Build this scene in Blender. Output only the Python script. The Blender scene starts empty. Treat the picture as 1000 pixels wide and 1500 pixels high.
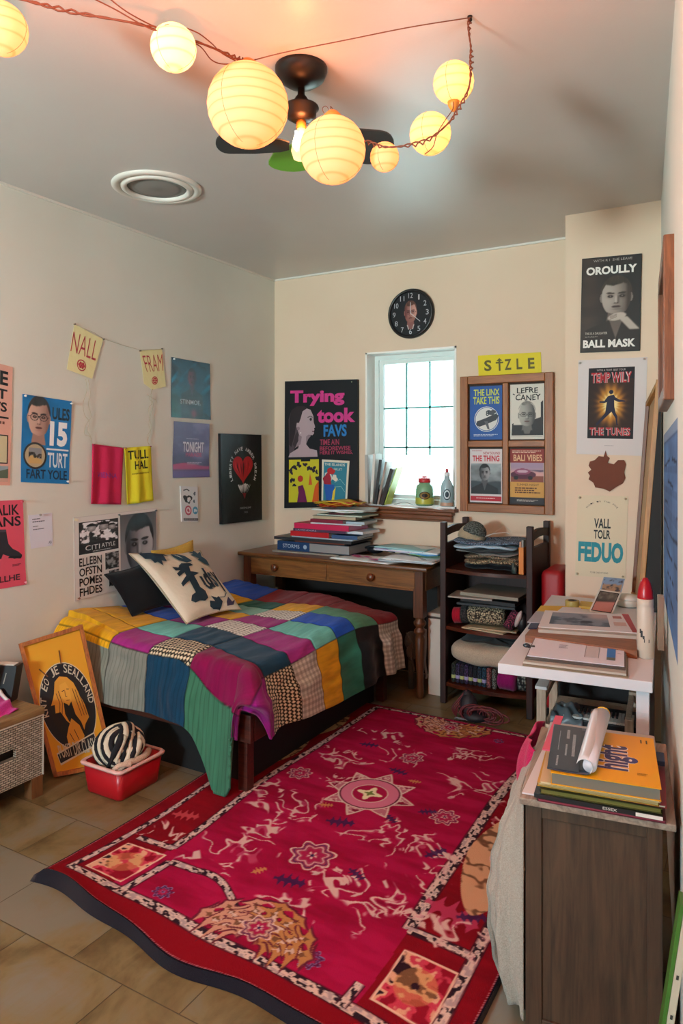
import bpy, bmesh, math, random
import numpy as np
from mathutils import Vector, Matrix
from mathutils.geometry import tessellate_polygon
random.seed(7); rng = np.random.RandomState(7)
PI = math.pi
COL = bpy.context.scene.collection
V = Vector

# ---------------------------------------------------------------- measuring
# room axes: X runs along the back wall, Y into the room, Z up (metres).
F_PIX, HORIZON, EYE, YAW = 1040.0, 660.0, 1.5, math.radians(30)
RIGHT = V((math.cos(YAW), math.sin(YAW), 0)); FWD = V((-math.sin(YAW), math.cos(YAW), 0)); UP = V((0, 0, 1))
EYEP = V((0, 0, EYE))
def ray(px, py): return RIGHT * ((px - 500) / F_PIX) + FWD - UP * ((py - HORIZON) / F_PIX)
def on_plane(px, py, p, n):
    d = ray(px, py); n = V(n); t = (V(p) - EYEP).dot(n) / d.dot(n); return EYEP + d * t
def on_x(px, py, x): return on_plane(px, py, (x, 0, 0), (1, 0, 0))
def on_y(px, py, y): return on_plane(px, py, (0, y, 0), (0, 1, 0))
def on_z(px, py, z): return on_plane(px, py, (0, 0, z), (0, 0, 1))
def at_d(px, py, d): return EYEP + ray(px, py) * d
YB = 4.4                                   # back wall
XL = on_y(402, 600, YB).x                  # left wall
H = 2.79                                   # ceiling
YC = 3.99                                  # face of the boxed-out chase
XC0, XC1 = -0.885, -0.403
RW_N = V((-math.cos(math.atan(.1257)), -math.sin(math.atan(.1257)), 0)).normalized()   # right wall, 7 degrees out of square
def rwx(y): return XC1 + (YC - y) * .1257
def on_r(px, py, off=0): return on_plane(px, py, V((XC1, YC, 0)) + RW_N * off, RW_N)

# ---------------------------------------------------------------- colour
def lin(c):
    if isinstance(c, str):
        c = c.lstrip('#'); c = ''.join(x * 2 for x in c) if len(c) == 3 else c; c = [int(c[i:i+2], 16) / 255 for i in (0, 2, 4)]
    return tuple((x / 12.92 if x <= .04045 else ((x + .055) / 1.055) ** 2.4) for x in c[:3])
def linv(a):
    a = np.asarray(a, float); return np.where(a <= .04045, a / 12.92, ((np.maximum(a, 0) + .055) / 1.055) ** 2.4)
def hexf(c):
    c = c.lstrip('#'); return np.array([int(c[i:i+2], 16) / 255 for i in (0, 2, 4)])

# ---------------------------------------------------------------- materials
def new_mat(name):
    m = bpy.data.materials.new(name); m.use_nodes = True
    nt = m.node_tree; b = nt.nodes['Principled BSDF']; return m, nt, b
def N(nt, typ, **kw):
    n = nt.nodes.new(typ)
    for k, v in kw.items():
        if k in n.inputs.keys(): n.inputs[k].default_value = v
        else: setattr(n, k, v)
    return n
def ramp(nt, fac, stops):
    r = nt.nodes.new('ShaderNodeValToRGB'); e = r.color_ramp.elements
    while len(e) < len(stops): e.new(.5)
    for i, (p, c) in enumerate(stops): e[i].position = p; e[i].color = (*lin(c), 1)
    nt.links.new(fac, r.inputs[0]); return r.outputs[0]
def coords(nt, scale=(1, 1, 1), rot=(0, 0, 0), kind='Object'):
    t = nt.nodes.new('ShaderNodeTexCoord'); m = nt.nodes.new('ShaderNodeMapping')
    m.inputs['Scale'].default_value = scale; m.inputs['Rotation'].default_value = rot
    nt.links.new(t.outputs[kind], m.inputs[0]); return m.outputs[0]
def bump(nt, b, h, strength=.3, dist=.002):
    n = nt.nodes.new('ShaderNodeBump'); n.inputs['Strength'].default_value = strength; n.inputs['Distance'].default_value = dist
    nt.links.new(h, n.inputs['Height']); nt.links.new(n.outputs[0], b.inputs['Normal'])
_mc = {}
def flat(c, rough=.6, metal=0, spec=.5, name=None, bumpy=0, bscale=200, var=0):
    key = ('flat', c, rough, metal, spec, bumpy, bscale, var)
    if key in _mc: return _mc[key]
    m, nt, b = new_mat(name or 'paint_' + str(c).lstrip('#'))
    b.inputs['Base Color'].default_value = (*lin(c), 1); b.inputs['Roughness'].default_value = rough
    b.inputs['Metallic'].default_value = metal; b.inputs['Specular IOR Level'].default_value = spec
    co = coords(nt)
    n = N(nt, 'ShaderNodeTexNoise', Scale=bscale, Detail=3); nt.links.new(co, n.inputs[0])
    if bumpy: bump(nt, b, n.outputs[0], bumpy, .002)
    if var:
        n2 = N(nt, 'ShaderNodeTexNoise', Scale=9, Detail=4); nt.links.new(co, n2.inputs[0])
        hs = N(nt, 'ShaderNodeHueSaturation'); hs.inputs['Color'].default_value = (*lin(c), 1)
        mr = N(nt, 'ShaderNodeMapRange'); mr.inputs[3].default_value = 1 - var; mr.inputs[4].default_value = 1 + var
        nt.links.new(n2.outputs[0], mr.inputs[0]); nt.links.new(mr.outputs[0], hs.inputs['Value'])
        nt.links.new(hs.outputs[0], b.inputs['Base Color'])
    _mc[key] = m; return m
def cloth(c, c2=None, scale=260, rough=.95, name=None, bs=.5):
    key = ('cloth', c, c2, scale)
    if key in _mc: return _mc[key]
    m, nt, b = new_mat(name or 'cloth_' + c.lstrip('#'))
    co = coords(nt); n = N(nt, 'ShaderNodeTexNoise', Scale=scale, Detail=4, Roughness=.7); nt.links.new(co, n.inputs[0])
    h = hexf(c); lo = '#%02x%02x%02x' % tuple(int(255 * max(0, x * .8)) for x in h)
    nt.links.new(ramp(nt, n.outputs[0], [(.35, c2 or lo), (.65, c)]), b.inputs['Base Color'])
    b.inputs['Roughness'].default_value = rough; b.inputs['Specular IOR Level'].default_value = .15
    b.inputs['Sheen Weight'].default_value = .15
    bump(nt, b, n.outputs[0], bs, .003); _mc[key] = m; return m
def wood(c1, c2, axis='x', scale=3, rough=.45, name=None, stretch=14, coat=0):
    key = ('wood', c1, c2, axis, scale, rough)
    if key in _mc: return _mc[key]
    m, nt, b = new_mat(name or 'wood_' + c1.lstrip('#'))
    s = [stretch * scale] * 3; s['xyz'.index(axis)] = scale
    co = coords(nt, s)
    n = N(nt, 'ShaderNodeTexNoise', Scale=1, Detail=6, Roughness=.62, Distortion=1.2); nt.links.new(co, n.inputs[0])
    n2 = N(nt, 'ShaderNodeTexNoise', Scale=5, Detail=2); nt.links.new(co, n2.inputs[0])
    mx = N(nt, 'ShaderNodeMath', operation='MULTIPLY_ADD'); mx.inputs[1].default_value = .3; nt.links.new(n2.outputs[0], mx.inputs[0]); nt.links.new(n.outputs[0], mx.inputs[2])
    nt.links.new(ramp(nt, mx.outputs[0], [(.45, c1), (.85, c2)]), b.inputs['Base Color'])
    b.inputs['Roughness'].default_value = rough
    if coat: b.inputs['Coat Weight'].default_value = coat; b.inputs['Coat Roughness'].default_value = .25
    bump(nt, b, mx.outputs[0], .15, .001); _mc[key] = m; return m
def printed(rough=.55, name='printed_paper', coat=0, bs=.1):
    key = ('print', rough, coat, name)
    if key in _mc: return _mc[key]
    m, nt, b = new_mat(name)
    a = N(nt, 'ShaderNodeAttribute', attribute_name='Col'); nt.links.new(a.outputs['Color'], b.inputs['Base Color'])
    b.inputs['Roughness'].default_value = rough; b.inputs['Specular IOR Level'].default_value = .3
    if coat: b.inputs['Coat Weight'].default_value = coat; b.inputs['Coat Roughness'].default_value = .15
    co = coords(nt); n = N(nt, 'ShaderNodeTexNoise', Scale=16, Detail=3); nt.links.new(co, n.inputs[0]); bump(nt, b, n.outputs[0], bs, .01)
    _mc[key] = m; return m
def emit(c, s, name='lit'):
    m, nt, b = new_mat(name); b.inputs['Base Color'].default_value = (*lin(c), 1)
    b.inputs['Emission Color'].default_value = (*lin(c), 1); b.inputs['Emission Strength'].default_value = s; return m
def glass(c='#ffffff', rough=.02, name='clear_glass', ior=1.45):
    m, nt, b = new_mat(name); b.inputs['Base Color'].default_value = (*lin(c), 1); b.inputs['Roughness'].default_value = rough
    b.inputs['Transmission Weight'].default_value = 1; b.inputs['IOR'].default_value = ior; return m

# ---------------------------------------------------------------- mesh building
ORG = {}
class MB:
    def __init__(s): s.v = []; s.f = []; s.fm = []; s.fc = []; s.sm = []; s.mats = []; s.m = 0; s.c = (.8, .8, .8); s.T = Matrix.Identity(4); s.uv = None
    def mat(s, m, c=None):
        if m not in s.mats: s.mats.append(m)
        s.m = s.mats.index(m)
        if c is not None: s.c = lin(c)
        return s
    def add(s, vs, fs, smooth=False, cols=None):
        b = len(s.v); T = s.T
        s.v.extend([T @ V(p) for p in vs])
        for i, f in enumerate(fs):
            s.f.append([b + k for k in f]); s.fm.append(s.m); s.sm.append(smooth)
            s.fc.append([s.c] * len(f) if cols is None else [cols[k] for k in f])
        return s
    def box(s, x0, x1, y0, y1, z0, z1, bev=0, seg=2):
        if bev <= 0:
            vs = [(x, y, z) for z in (z0, z1) for y in (y0, y1) for x in (x0, x1)]
            return s.add(vs, [(0, 2, 3, 1), (4, 5, 7, 6), (0, 1, 5, 4), (2, 6, 7, 3), (0, 4, 6, 2), (1, 3, 7, 5)])
        bm = bmesh.new(); bmesh.ops.create_cube(bm, size=1)
        for v in bm.verts: v.co = V(((x0 + x1) / 2 + v.co.x * (x1 - x0), (y0 + y1) / 2 + v.co.y * (y1 - y0), (z0 + z1) / 2 + v.co.z * (z1 - z0)))
        bmesh.ops.bevel(bm, geom=list(bm.edges), offset=bev, segments=seg, affect='EDGES', profile=.5)
        return s.from_bm(bm, seg > 2)
    def from_bm(s, bm, smooth=False):
        bm.verts.index_update(); vs = [v.co.copy() for v in bm.verts]; fs = [[v.index for v in f.verts] for f in bm.faces]; bm.free()
        return s.add(vs, fs, smooth)
    def obox(s, p, ax, ay, az, **kw):     # box from corner p along three edge vectors
        old = s.T; ax, ay, az = V(ax), V(ay), V(az); lx, ly, lz = ax.length, ay.length, az.length
        M = Matrix((ax / lx, ay / ly, az / lz)).transposed().to_4x4(); M.translation = V(p); s.T = old @ M
        s.box(0, lx, 0, ly, 0, lz, **kw); s.T = old; return s
    def lathe(s, prof, c=(0, 0, 0), n=24, smooth=True, axis=None, cap=True):
        vs = []; fs = []; M = Matrix.Identity(3)
        if axis is not None: M = V((0, 0, 1)).rotation_difference(V(axis)).to_matrix()
        c = V(c)
        for r, z in prof:
            for i in range(n):
                a = 2 * PI * i / n; vs.append(c + M @ V((r * math.cos(a), r * math.sin(a), z)))
        for j in range(len(prof) - 1):
            for i in range(n): fs.append((j * n + i, j * n + (i + 1) % n, (j + 1) * n + (i + 1) % n, (j + 1) * n + i))
        if cap:
            if prof[0][0] > 1e-6: fs.append(list(range(n))[::-1])
            if prof[-1][0] > 1e-6: fs.append([(len(prof) - 1) * n + i for i in range(n)])
        return s.add(vs, fs, smooth)
    def cyl(s, p0, p1, r0, r1=None, n=16, smooth=True):
        p0, p1 = V(p0), V(p1); L = (p1 - p0).length
        return s.lathe([(r0, 0), (r0 if r1 is None else r1, L)], p0, n, smooth, (p1 - p0))
    def tube(s, pts, r, n=6, close=False):
        pts = [V(p) for p in pts]; k = len(pts); vs = []; fs = []; up = None
        for i, p in enumerate(pts):
            a = pts[max(i - 1, 0)]; b = pts[min(i + 1, k - 1)]; t = (b - a)
            if t.length < 1e-9: t = V((0, 0, 1))
            t.normalize()
            if up is None: up = t.orthogonal().normalized()
            up = (up - t * up.dot(t)); up = up.normalized() if up.length > 1e-6 else t.orthogonal().normalized()
            w = t.cross(up); rr = r[i] if isinstance(r, (list, tuple)) else r
            for j in range(n):
                q = 2 * PI * j / n; vs.append(p + (up * math.cos(q) + w * math.sin(q)) * rr)
        for i in range(k - 1):
            for j in range(n): fs.append((i * n + j, i * n + (j + 1) % n, (i + 1) * n + (j + 1) % n, (i + 1) * n + j))
        fs.append(list(range(n))[::-1]); fs.append([(k - 1) * n + j for j in range(n)])
        return s.add(vs, fs, True)
    def ball(s, c, r, nu=20, nv=12):
        r = r if isinstance(r, (tuple, list)) else (r, r, r); c = V(c)
        vs = [c + V((0, 0, -r[2]))]; fs = []
        for j in range(1, nv):
            a = -PI / 2 + PI * j / nv
            for i in range(nu):
                b = 2 * PI * i / nu; vs.append(c + V((r[0] * math.cos(a) * math.cos(b), r[1] * math.cos(a) * math.sin(b), r[2] * math.sin(a))))
        vs.append(c + V((0, 0, r[2]))); L = len(vs) - 1
        for i in range(nu): fs.append((0, 1 + (i + 1) % nu, 1 + i))
        for j in range(nv - 2):
            for i in range(nu): fs.append((1 + j * nu + i, 1 + j * nu + (i + 1) % nu, 1 + (j + 1) * nu + (i + 1) % nu, 1 + (j + 1) * nu + i))
        for i in range(nu): fs.append((L, 1 + (nv - 2) * nu + i, 1 + (nv - 2) * nu + (i + 1) % nu))
        return s.add(vs, fs, True)
    def prism(s, poly, p, ax, ay, n, t):   # outline poly (2D) in the plane p, ax, ay, thick t along n
        p, ax, ay, n = V(p), V(ax), V(ay), V(n); k = len(poly)
        vs = [p + ax * a + ay * b for a, b in poly]; vs += [q + n * t for q in vs]
        tris = tessellate_polygon([[V((a, b, 0)) for a, b in poly]])
        fs = [tuple(f) for f in tris] + [tuple(i + k for i in f[::-1]) for f in tris] + [(i, (i + 1) % k, k + (i + 1) % k, k + i) for i in range(k)]
        return s.add(vs, fs)
    def grid(s, fn, nu, nv, smooth=True, cfn=None, thick=0, nrm=None):
        vs = []; cols = [] if cfn else None
        for j in range(nv + 1):
            for i in range(nu + 1):
                vs.append(V(fn(i / nu, j / nv)))
                if cfn: cols.append(cfn(i / nu, j / nv))
        w = nu + 1; fs = [(j * w + i, j * w + i + 1, (j + 1) * w + i + 1, (j + 1) * w + i) for j in range(nv) for i in range(nu)]
        if thick:
            n0 = len(vs); nn = V(nrm); vs += [q - nn * thick for q in vs]
            if cfn: cols += cols
            fs += [tuple(i + n0 for i in f[::-1]) for f in fs]
            for i in range(nu): fs += [(i, i + n0, i + 1 + n0, i + 1), (nv * w + i, nv * w + i + 1, nv * w + i + 1 + n0, nv * w + i + n0)]
            for j in range(nv): fs += [(j * w, (j + 1) * w, (j + 1) * w + n0, j * w + n0), (j * w + nu, j * w + nu + n0, (j + 1) * w + nu + n0, (j + 1) * w + nu)]
        return s.add(vs, fs, smooth, cols)
    def build(s, name, parent=None, org=None, fixn=True):
        P = np.array([tuple(p) for p in s.v]) if s.v else np.zeros((0, 3))
        if parent is not None: o = ORG[parent.name]
        elif org is not None: o = V(org)
        else: o = V(((P[:, 0].min() + P[:, 0].max()) / 2, (P[:, 1].min() + P[:, 1].max()) / 2, P[:, 2].min()))
        me = bpy.data.meshes.new(name); me.from_pydata((P - np.array(o)).tolist(), [], s.f)
        for m in s.mats: me.materials.append(m)
        me.polygons.foreach_set('material_index', s.fm); me.polygons.foreach_set('use_smooth', s.sm)
        a = me.color_attributes.new('Col', 'FLOAT_COLOR', 'CORNER')
        cc = np.ones((len(me.loops), 4)); flatc = [c for fc in s.fc for c in fc]
        if len(flatc) == len(me.loops): cc[:, :3] = np.array(flatc)
        a.data.foreach_set('color', cc.ravel())
        me.update()
        ob = bpy.data.objects.new(name, me); COL.objects.link(ob)
        if parent is not None: ob.parent = parent
        else: ob.location = o
        ORG[ob.name] = V(o); return ob
def tag(o, label=None, cat=None, group=None, kind=None):
    if label: o['label'] = label
    if cat: o['category'] = cat
    if group: o['group'] = group
    if kind: o['kind'] = kind
    return o
def thing(name, label, cat, loc, group=None):
    o = bpy.data.objects.new(name, None); o.empty_display_size = .05; COL.objects.link(o); o.location = loc; ORG[o.name] = V(loc)
    return tag(o, label, cat, group)
def struct(name, mb): o = mb.build(name); o['kind'] = 'structure'; return o
def bev(o, w=.003, seg=2):
    m = o.modifiers.new('bevel', 'BEVEL'); m.width = w; m.segments = seg; m.limit_method = 'ANGLE'; m.angle_limit = math.radians(40); return o

# ---------------------------------------------------------------- lettering and artwork
_tc = {}
def text_mesh(t, bold=.02, sp=1.0):
    k = (t, bold, sp)
    if k in _tc: return _tc[k]
    cu = bpy.data.curves.new('t', 'FONT'); cu.body = t; cu.offset = bold; cu.space_character = sp; cu.resolution_u = 3; cu.fill_mode = 'FRONT'
    ob = bpy.data.objects.new('t', cu); COL.objects.link(ob); dg = bpy.context.evaluated_depsgraph_get(); dg.update()
    me = bpy.data.meshes.new_from_object(ob.evaluated_get(dg))
    vs = [(v.co.x, v.co.y) for v in me.vertices]; fs = [tuple(p.vertices) for p in me.polygons]
    bpy.data.objects.remove(ob); bpy.data.meshes.remove(me); bpy.data.curves.remove(cu)
    if vs:
        a = np.array(vs); lo = a.min(0); hi = a.max(0); vs = ((a - lo) / np.maximum(hi - lo, 1e-6)).tolist(); asp = (hi[0] - lo[0]) / max(hi[1] - lo[1], 1e-6)
    else: asp = 1
    _tc[k] = (vs, fs, asp); return _tc[k]
class Art:                                   # artwork on a sheet: (u right, v down), 0..1
    def __init__(s, mb, TL, TR, BR, BL, n, base=0.0, bend=None, step=.00018):
        s.mb = mb; s.q = [V(p) for p in (TL, TR, BR, BL)]; s.n = V(n).normalized(); s.off = base; s.bend = bend; s.step = step
        s.asp = ((s.q[0] - s.q[1]).length + (s.q[2] - s.q[3]).length) / ((s.q[0] - s.q[3]).length + (s.q[1] - s.q[2]).length)
    def P(s, u, v, off=None):
        a, b, c, d = s.q; p = a * (1 - u) * (1 - v) + b * u * (1 - v) + c * u * v + d * (1 - u) * v
        return p + s.n * ((s.off if off is None else off) + (s.bend(u, v) if s.bend else 0))
    def _tri(s, pts, tris, c):
        s.off += s.step; L = [tuple(p) for p in pts]; T = [tuple(t) for t in tris]
        if s.bend:
            big = max((abs(L[t[i]][0] - L[t[i - 1]][0]) + abs(L[t[i]][1] - L[t[i - 1]][1])) for t in T for i in range(3))
            while big > .09:
                nT = []; cache = {}
                def mid(a, b):
                    k = (min(a, b), max(a, b))
                    if k not in cache: cache[k] = len(L); L.append(((L[a][0] + L[b][0]) / 2, (L[a][1] + L[b][1]) / 2))
                    return cache[k]
                for a, b, d in T:
                    x, y, z = mid(a, b), mid(b, d), mid(d, a); nT += [(a, x, z), (x, b, y), (z, y, d), (x, y, z)]
                T = nT; big /= 2
        s.mb.c = lin(c) if isinstance(c, str) else tuple(c)
        s.mb.add([s.P(u, v) for u, v in L], [t[::-1] for t in T])
    def poly(s, pts, c):
        if len(pts) < 3: return
        s._tri(pts, [tuple(f) for f in tessellate_polygon([[V((a, b, 0)) for a, b in pts]])], c)
    def rect(s, u0, v0, u1, v1, c): s.poly([(u0, v0), (u1, v0), (u1, v1), (u0, v1)], c)
    def frame(s, u0, v0, u1, v1, w, c):
        h = w * s.asp
        s.rect(u0, v0, u1, v0 + h, c); s.rect(u0, v1 - h, u1, v1, c); s.rect(u0, v0, u0 + w, v1, c); s.rect(u1 - w, v0, u1, v1, c)
    def circ(s, cu, cv, r, c, n=28, ry=None):
        ry = ry or r * s.asp; s.poly([(cu + r * math.cos(2 * PI * i / n), cv + ry * math.sin(2 * PI * i / n)) for i in range(n)], c)
    def blob(s, cu, cv, r, c, seed=0, rough=.35, n=22, ry=None):
        R = random.Random(seed); ph = [R.uniform(0, 6.3) for _ in range(4)]; ry = ry or r * s.asp
        pts = []
        for i in range(n):
            a = 2 * PI * i / n; k = 1 + rough * (.5 * math.sin(2 * a + ph[0]) + .35 * math.sin(3 * a + ph[1]) + .3 * math.sin(5 * a + ph[2]))
            pts.append((cu + r * k * math.cos(a), cv + ry * k * math.sin(a)))
        s.poly(pts, c)
    def line(s, pts, w, c):
        for (a, b) in zip(pts[:-1], pts[1:]):
            dx, dy = b[0] - a[0], (b[1] - a[1]) / s.asp; L = math.hypot(dx, dy) or 1; nx, ny = -dy / L * w / 2, dx / L * w / 2 * s.asp
            s.poly([(a[0] + nx, a[1] + ny), (b[0] + nx, b[1] + ny), (b[0] - nx, b[1] - ny), (a[0] - nx, a[1] - ny)], c)
    def text(s, t, u0, v0, u1, v1, c, bold=.02, slant=0, wob=0, sp=1.0):
        vs, fs, asp = text_mesh(t, bold, sp)
        if not vs: return
        pts = [(u0 + (x + slant * y) * (u1 - u0), v1 - y * (v1 - v0) + wob * math.sin(x * 9)) for x, y in vs]
        s.off += s.step; s.mb.c = lin(c); s.mb.add([s.P(u, v) for u, v in pts], [f for f in fs])
    def arc(s, t, cu, cv, r, a0, a1, h, c, bold=.02, w=None, ry=None):
        ry = ry or r * s.asp; n = len(t); s.off += s.step; s.mb.c = lin(c); w = w or abs(a1 - a0) * r / max(n, 1) * .8
        for i, ch in enumerate(t):
            vs, fs, asp = text_mesh(ch, bold)
            if not vs or ch == ' ': continue
            a = math.radians(0) + a0 + (a1 - a0) * (i + .5) / n
            er, et = (math.cos(a), math.sin(a)), (-math.sin(a), math.cos(a))
            if a1 < a0: et = (-et[0], -et[1])
            sg = 1 if a1 > a0 else -1
            out = []
            for x, y in vs:
                X = (x - .5) * w; Y = (y - .5) * h * sg
                out.append((cu + r * er[0] + X * et[0] + Y * er[0], cv + (r * er[1] + X * et[1] + Y * er[1]) * ry / r))
            s.mb.add([s.P(u, v) for u, v in out], fs)
    def smalltext(s, u0, v0, u1, v1, c, lines=2, seed=1):   # tiny illegible print lines
        R = random.Random(seed); hh = (v1 - v0) / lines
        for i in range(lines):
            u = u0; e = u1 - R.random() * (u1 - u0) * .25
            while u < e:
                w = R.uniform(.04, .14) * (u1 - u0); s.rect(u, v0 + hh * i, min(u + w, e), v0 + hh * (i + .55), c); s.off -= s.step; u += w + .02 * (u1 - u0)
        s.off += s.step
    def paint(s, u0, v0, u1, v1, nu, nv, fn):   # fn(U, V) -> array (...,3) of sRGB; U, V local 0..1
        s.off += s.step
        U, W = np.meshgrid(np.linspace(0, 1, nu + 1), np.linspace(0, 1, nv + 1)); C = linv(np.clip(fn(U, W), 0, 1)).reshape(-1, 3)
        pts = [s.P(u0 + (u1 - u0) * a, v0 + (v1 - v0) * b) for a, b in zip(U.ravel(), W.ravel())]
        w = nu + 1; fs = [((j + 1) * w + i, (j + 1) * w + i + 1, j * w + i + 1, j * w + i) for j in range(nv) for i in range(nu)]
        s.mb.add(pts, fs, False, [tuple(c) for c in C])

def sst(a, b, x): t = np.clip((x - a) / (b - a), 0, 1); return t * t * (3 - 2 * t)
def vnoise(X, Y, seed=0):
    r = np.random.RandomState(seed); T = r.rand(64, 64)
    xi = np.floor(X).astype(int); yi = np.floor(Y).astype(int); fx = X - xi; fy = Y - yi; fx = fx * fx * (3 - 2 * fx); fy = fy * fy * (3 - 2 * fy)
    g = lambda a, b: T[a % 64, b % 64]
    return (g(xi, yi) * (1 - fx) + g(xi + 1, yi) * fx) * (1 - fy) + (g(xi, yi + 1) * (1 - fx) + g(xi + 1, yi + 1) * fx) * fy
def fbm(X, Y, seed=0, o=3):
    s = 0; a = .5
    for i in range(o): s = s + a * vnoise(X * 2 ** i, Y * 2 ** i, seed + i); a /= 2
    return s / (1 - .5 ** o)
def mixc(A, c, m): return A * (1 - m[..., None]) + np.asarray(c) * m[..., None]
def portrait(X, Y, img, cx, cy, w, h, hi, lo, hair, shirt, light=1, feat=None, glasses=None, hairline=-.45, turn=0, collar=None, beard=None, shw=2.3):
    """paints a head and shoulders over img; head spans cx+-w, cy+-h"""
    x = (X - cx) / w; y = (Y - cy) / h; hi, lo, hair, shirt = map(np.asarray, (hi, lo, hair, shirt)); feat = lo * .35 if feat is None else np.asarray(feat)
    e = .06
    neck = sst(e, -e, np.abs(x) - .56 - .12 * sst(.9, 1.5, y)) * sst(.5, .6, y)
    img = mixc(img, lo * .75 + hi * .25, neck)
    sh = sst(e, -e, (1.28 + .55 * np.clip(np.abs(x) - .45, 0, 9) ** 1.1 / 1.6) - y) * sst(.1, -.1, np.abs(x) - shw)
    sh = sst(-e, e, y - (1.3 + .32 * np.clip(np.abs(x) - .5, 0, 9))) * sst(.1, -.1, np.abs(x) - shw)
    img = mixc(img, shirt, sh * sst(-.05, .05, np.abs(x) - (.5 - .45 * (y - 1.2))))
    if collar is not None: img = mixc(img, collar, sst(.06, 0, np.abs(np.abs(x) - (.5 - .45 * (y - 1.2)) - .06) - .04) * sst(1.2, 1.25, y) * sst(2.2, 2.1, y))
    wd = np.where(y < .1, np.sqrt(np.clip(1 - (y / 1.0) ** 2 * .8, 0, 1)), np.clip(1 - .12 * (y - .1) - .55 * np.clip(y - .1, 0, 1) ** 2.6, 0, 1))
    wd = wd * np.where(np.abs(y) < 1, sst(1.0, .82, np.abs(y)) ** .45, 0)
    ear = sst(.05, -.02, np.hypot((np.abs(x) - .98) / .14, (y - .08) / .24) - 1); img = mixc(img, lo * .6 + hi * .4, ear)
    head = sst(.04, -.04, np.abs(x) - wd) * (np.abs(y) < 1)
    lum = .5 + .5 * light * x * .9 - .25 * x * x - .12 * y * y + .12
    lum = lum - .28 * np.exp(-((np.abs(x) - .42) / .24) ** 2 - ((y + .02) / .13) ** 2)            # eye sockets
    lum = lum - .3 * np.exp(-((x + light * .17 - turn) / .09) ** 2) * sst(-.15, .1, y) * sst(.42, .3, y)      # nose side
    lum = lum + .2 * np.exp(-((x - turn) / .08) ** 2) * sst(-.15, .1, y) * sst(.38, .3, y)
    lum = lum - .25 * np.exp(-((x - turn) / .2) ** 2 - ((y - .4) / .05) ** 2) - .2 * np.exp(-((x - turn) / .3) ** 2 - ((y - .7) / .05) ** 2)
    lum = lum - .3 * sst(.55, 1, np.abs(x)) * (x * light < 0) 
    lum = np.clip(lum, 0, 1)
    face = lo[None, None] * (1 - lum[..., None]) + hi[None, None] * lum[..., None]
    img = img * (1 - head[..., None]) + face * head[..., None]
    if beard is not None: img = mixc(img, beard, head * sst(.4, .6, y) * (1 - np.exp(-((x) / .25) ** 2 - ((y - .55) / .1) ** 2)) * .8)
    def F(m, c, k=1): 
        nonlocal img; img = mixc(img, c, np.clip(m, 0, 1) * head * k)
    for sx in (-1, 1):
        ex = x - turn * .7 - sx * .4
        F(sst(.2, -.2, np.hypot(ex / .2, (y - .0) / .075) - 1), feat, .85)
        F(sst(.2, -.2, np.hypot((ex) / .05, (y + .012) / .03) - 1), hi, .5)
        F(sst(.3, -.2, np.hypot(ex / .27, (y + .17 + .06 * ex * sx) / .05) - 1), hair * .6 + feat * .4, .9)
    F(sst(.3, -.2, np.hypot((x - turn) / .3, (y - .57) / .06) - 1), feat * .6 + np.array([.35, .1, .1]) * lum[..., None].mean(), .8)
    F(sst(.3, -.2, np.hypot((np.abs(x - turn) - .09) / .05, (y - .37) / .03) - 1), feat, .7)
    hl = hairline - .12 + .06 * np.cos(x * 4 + 1) + 1.5 * np.clip(np.abs(x) - .72, 0, 1) + .08 * (fbm(X / w * 7, Y / h * 7, 9) - .5)
    hm = sst(.04, -.04, np.hypot(x / 1.07, (y + .22) / .92) - 1) * sst(.05, -.05, y - hl) * (y < .12)
    tex = .75 + .5 * fbm(X / w * 6, Y / h * 2.5, 5)[..., None]
    img = img * (1 - hm[..., None]) + hair[None, None] * tex * hm[..., None]
    if glasses is not None:
        for sx in (-1, 1):
            d = np.maximum(np.abs(x - sx * .43) / .34, np.abs(y - .02) / .16); d = np.hypot((x - sx * .43) / .35, (y - .02) / .17)
            img = mixc(img, glasses, sst(.14, .06, np.abs(d - 1)))
        img = mixc(img, glasses, (np.abs(x) < .12) * (np.abs(y + .02) < .03) + (np.abs(np.abs(x) - .88) < .12) * (np.abs(y + .02) < .025) * 1.0)
    return img

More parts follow.
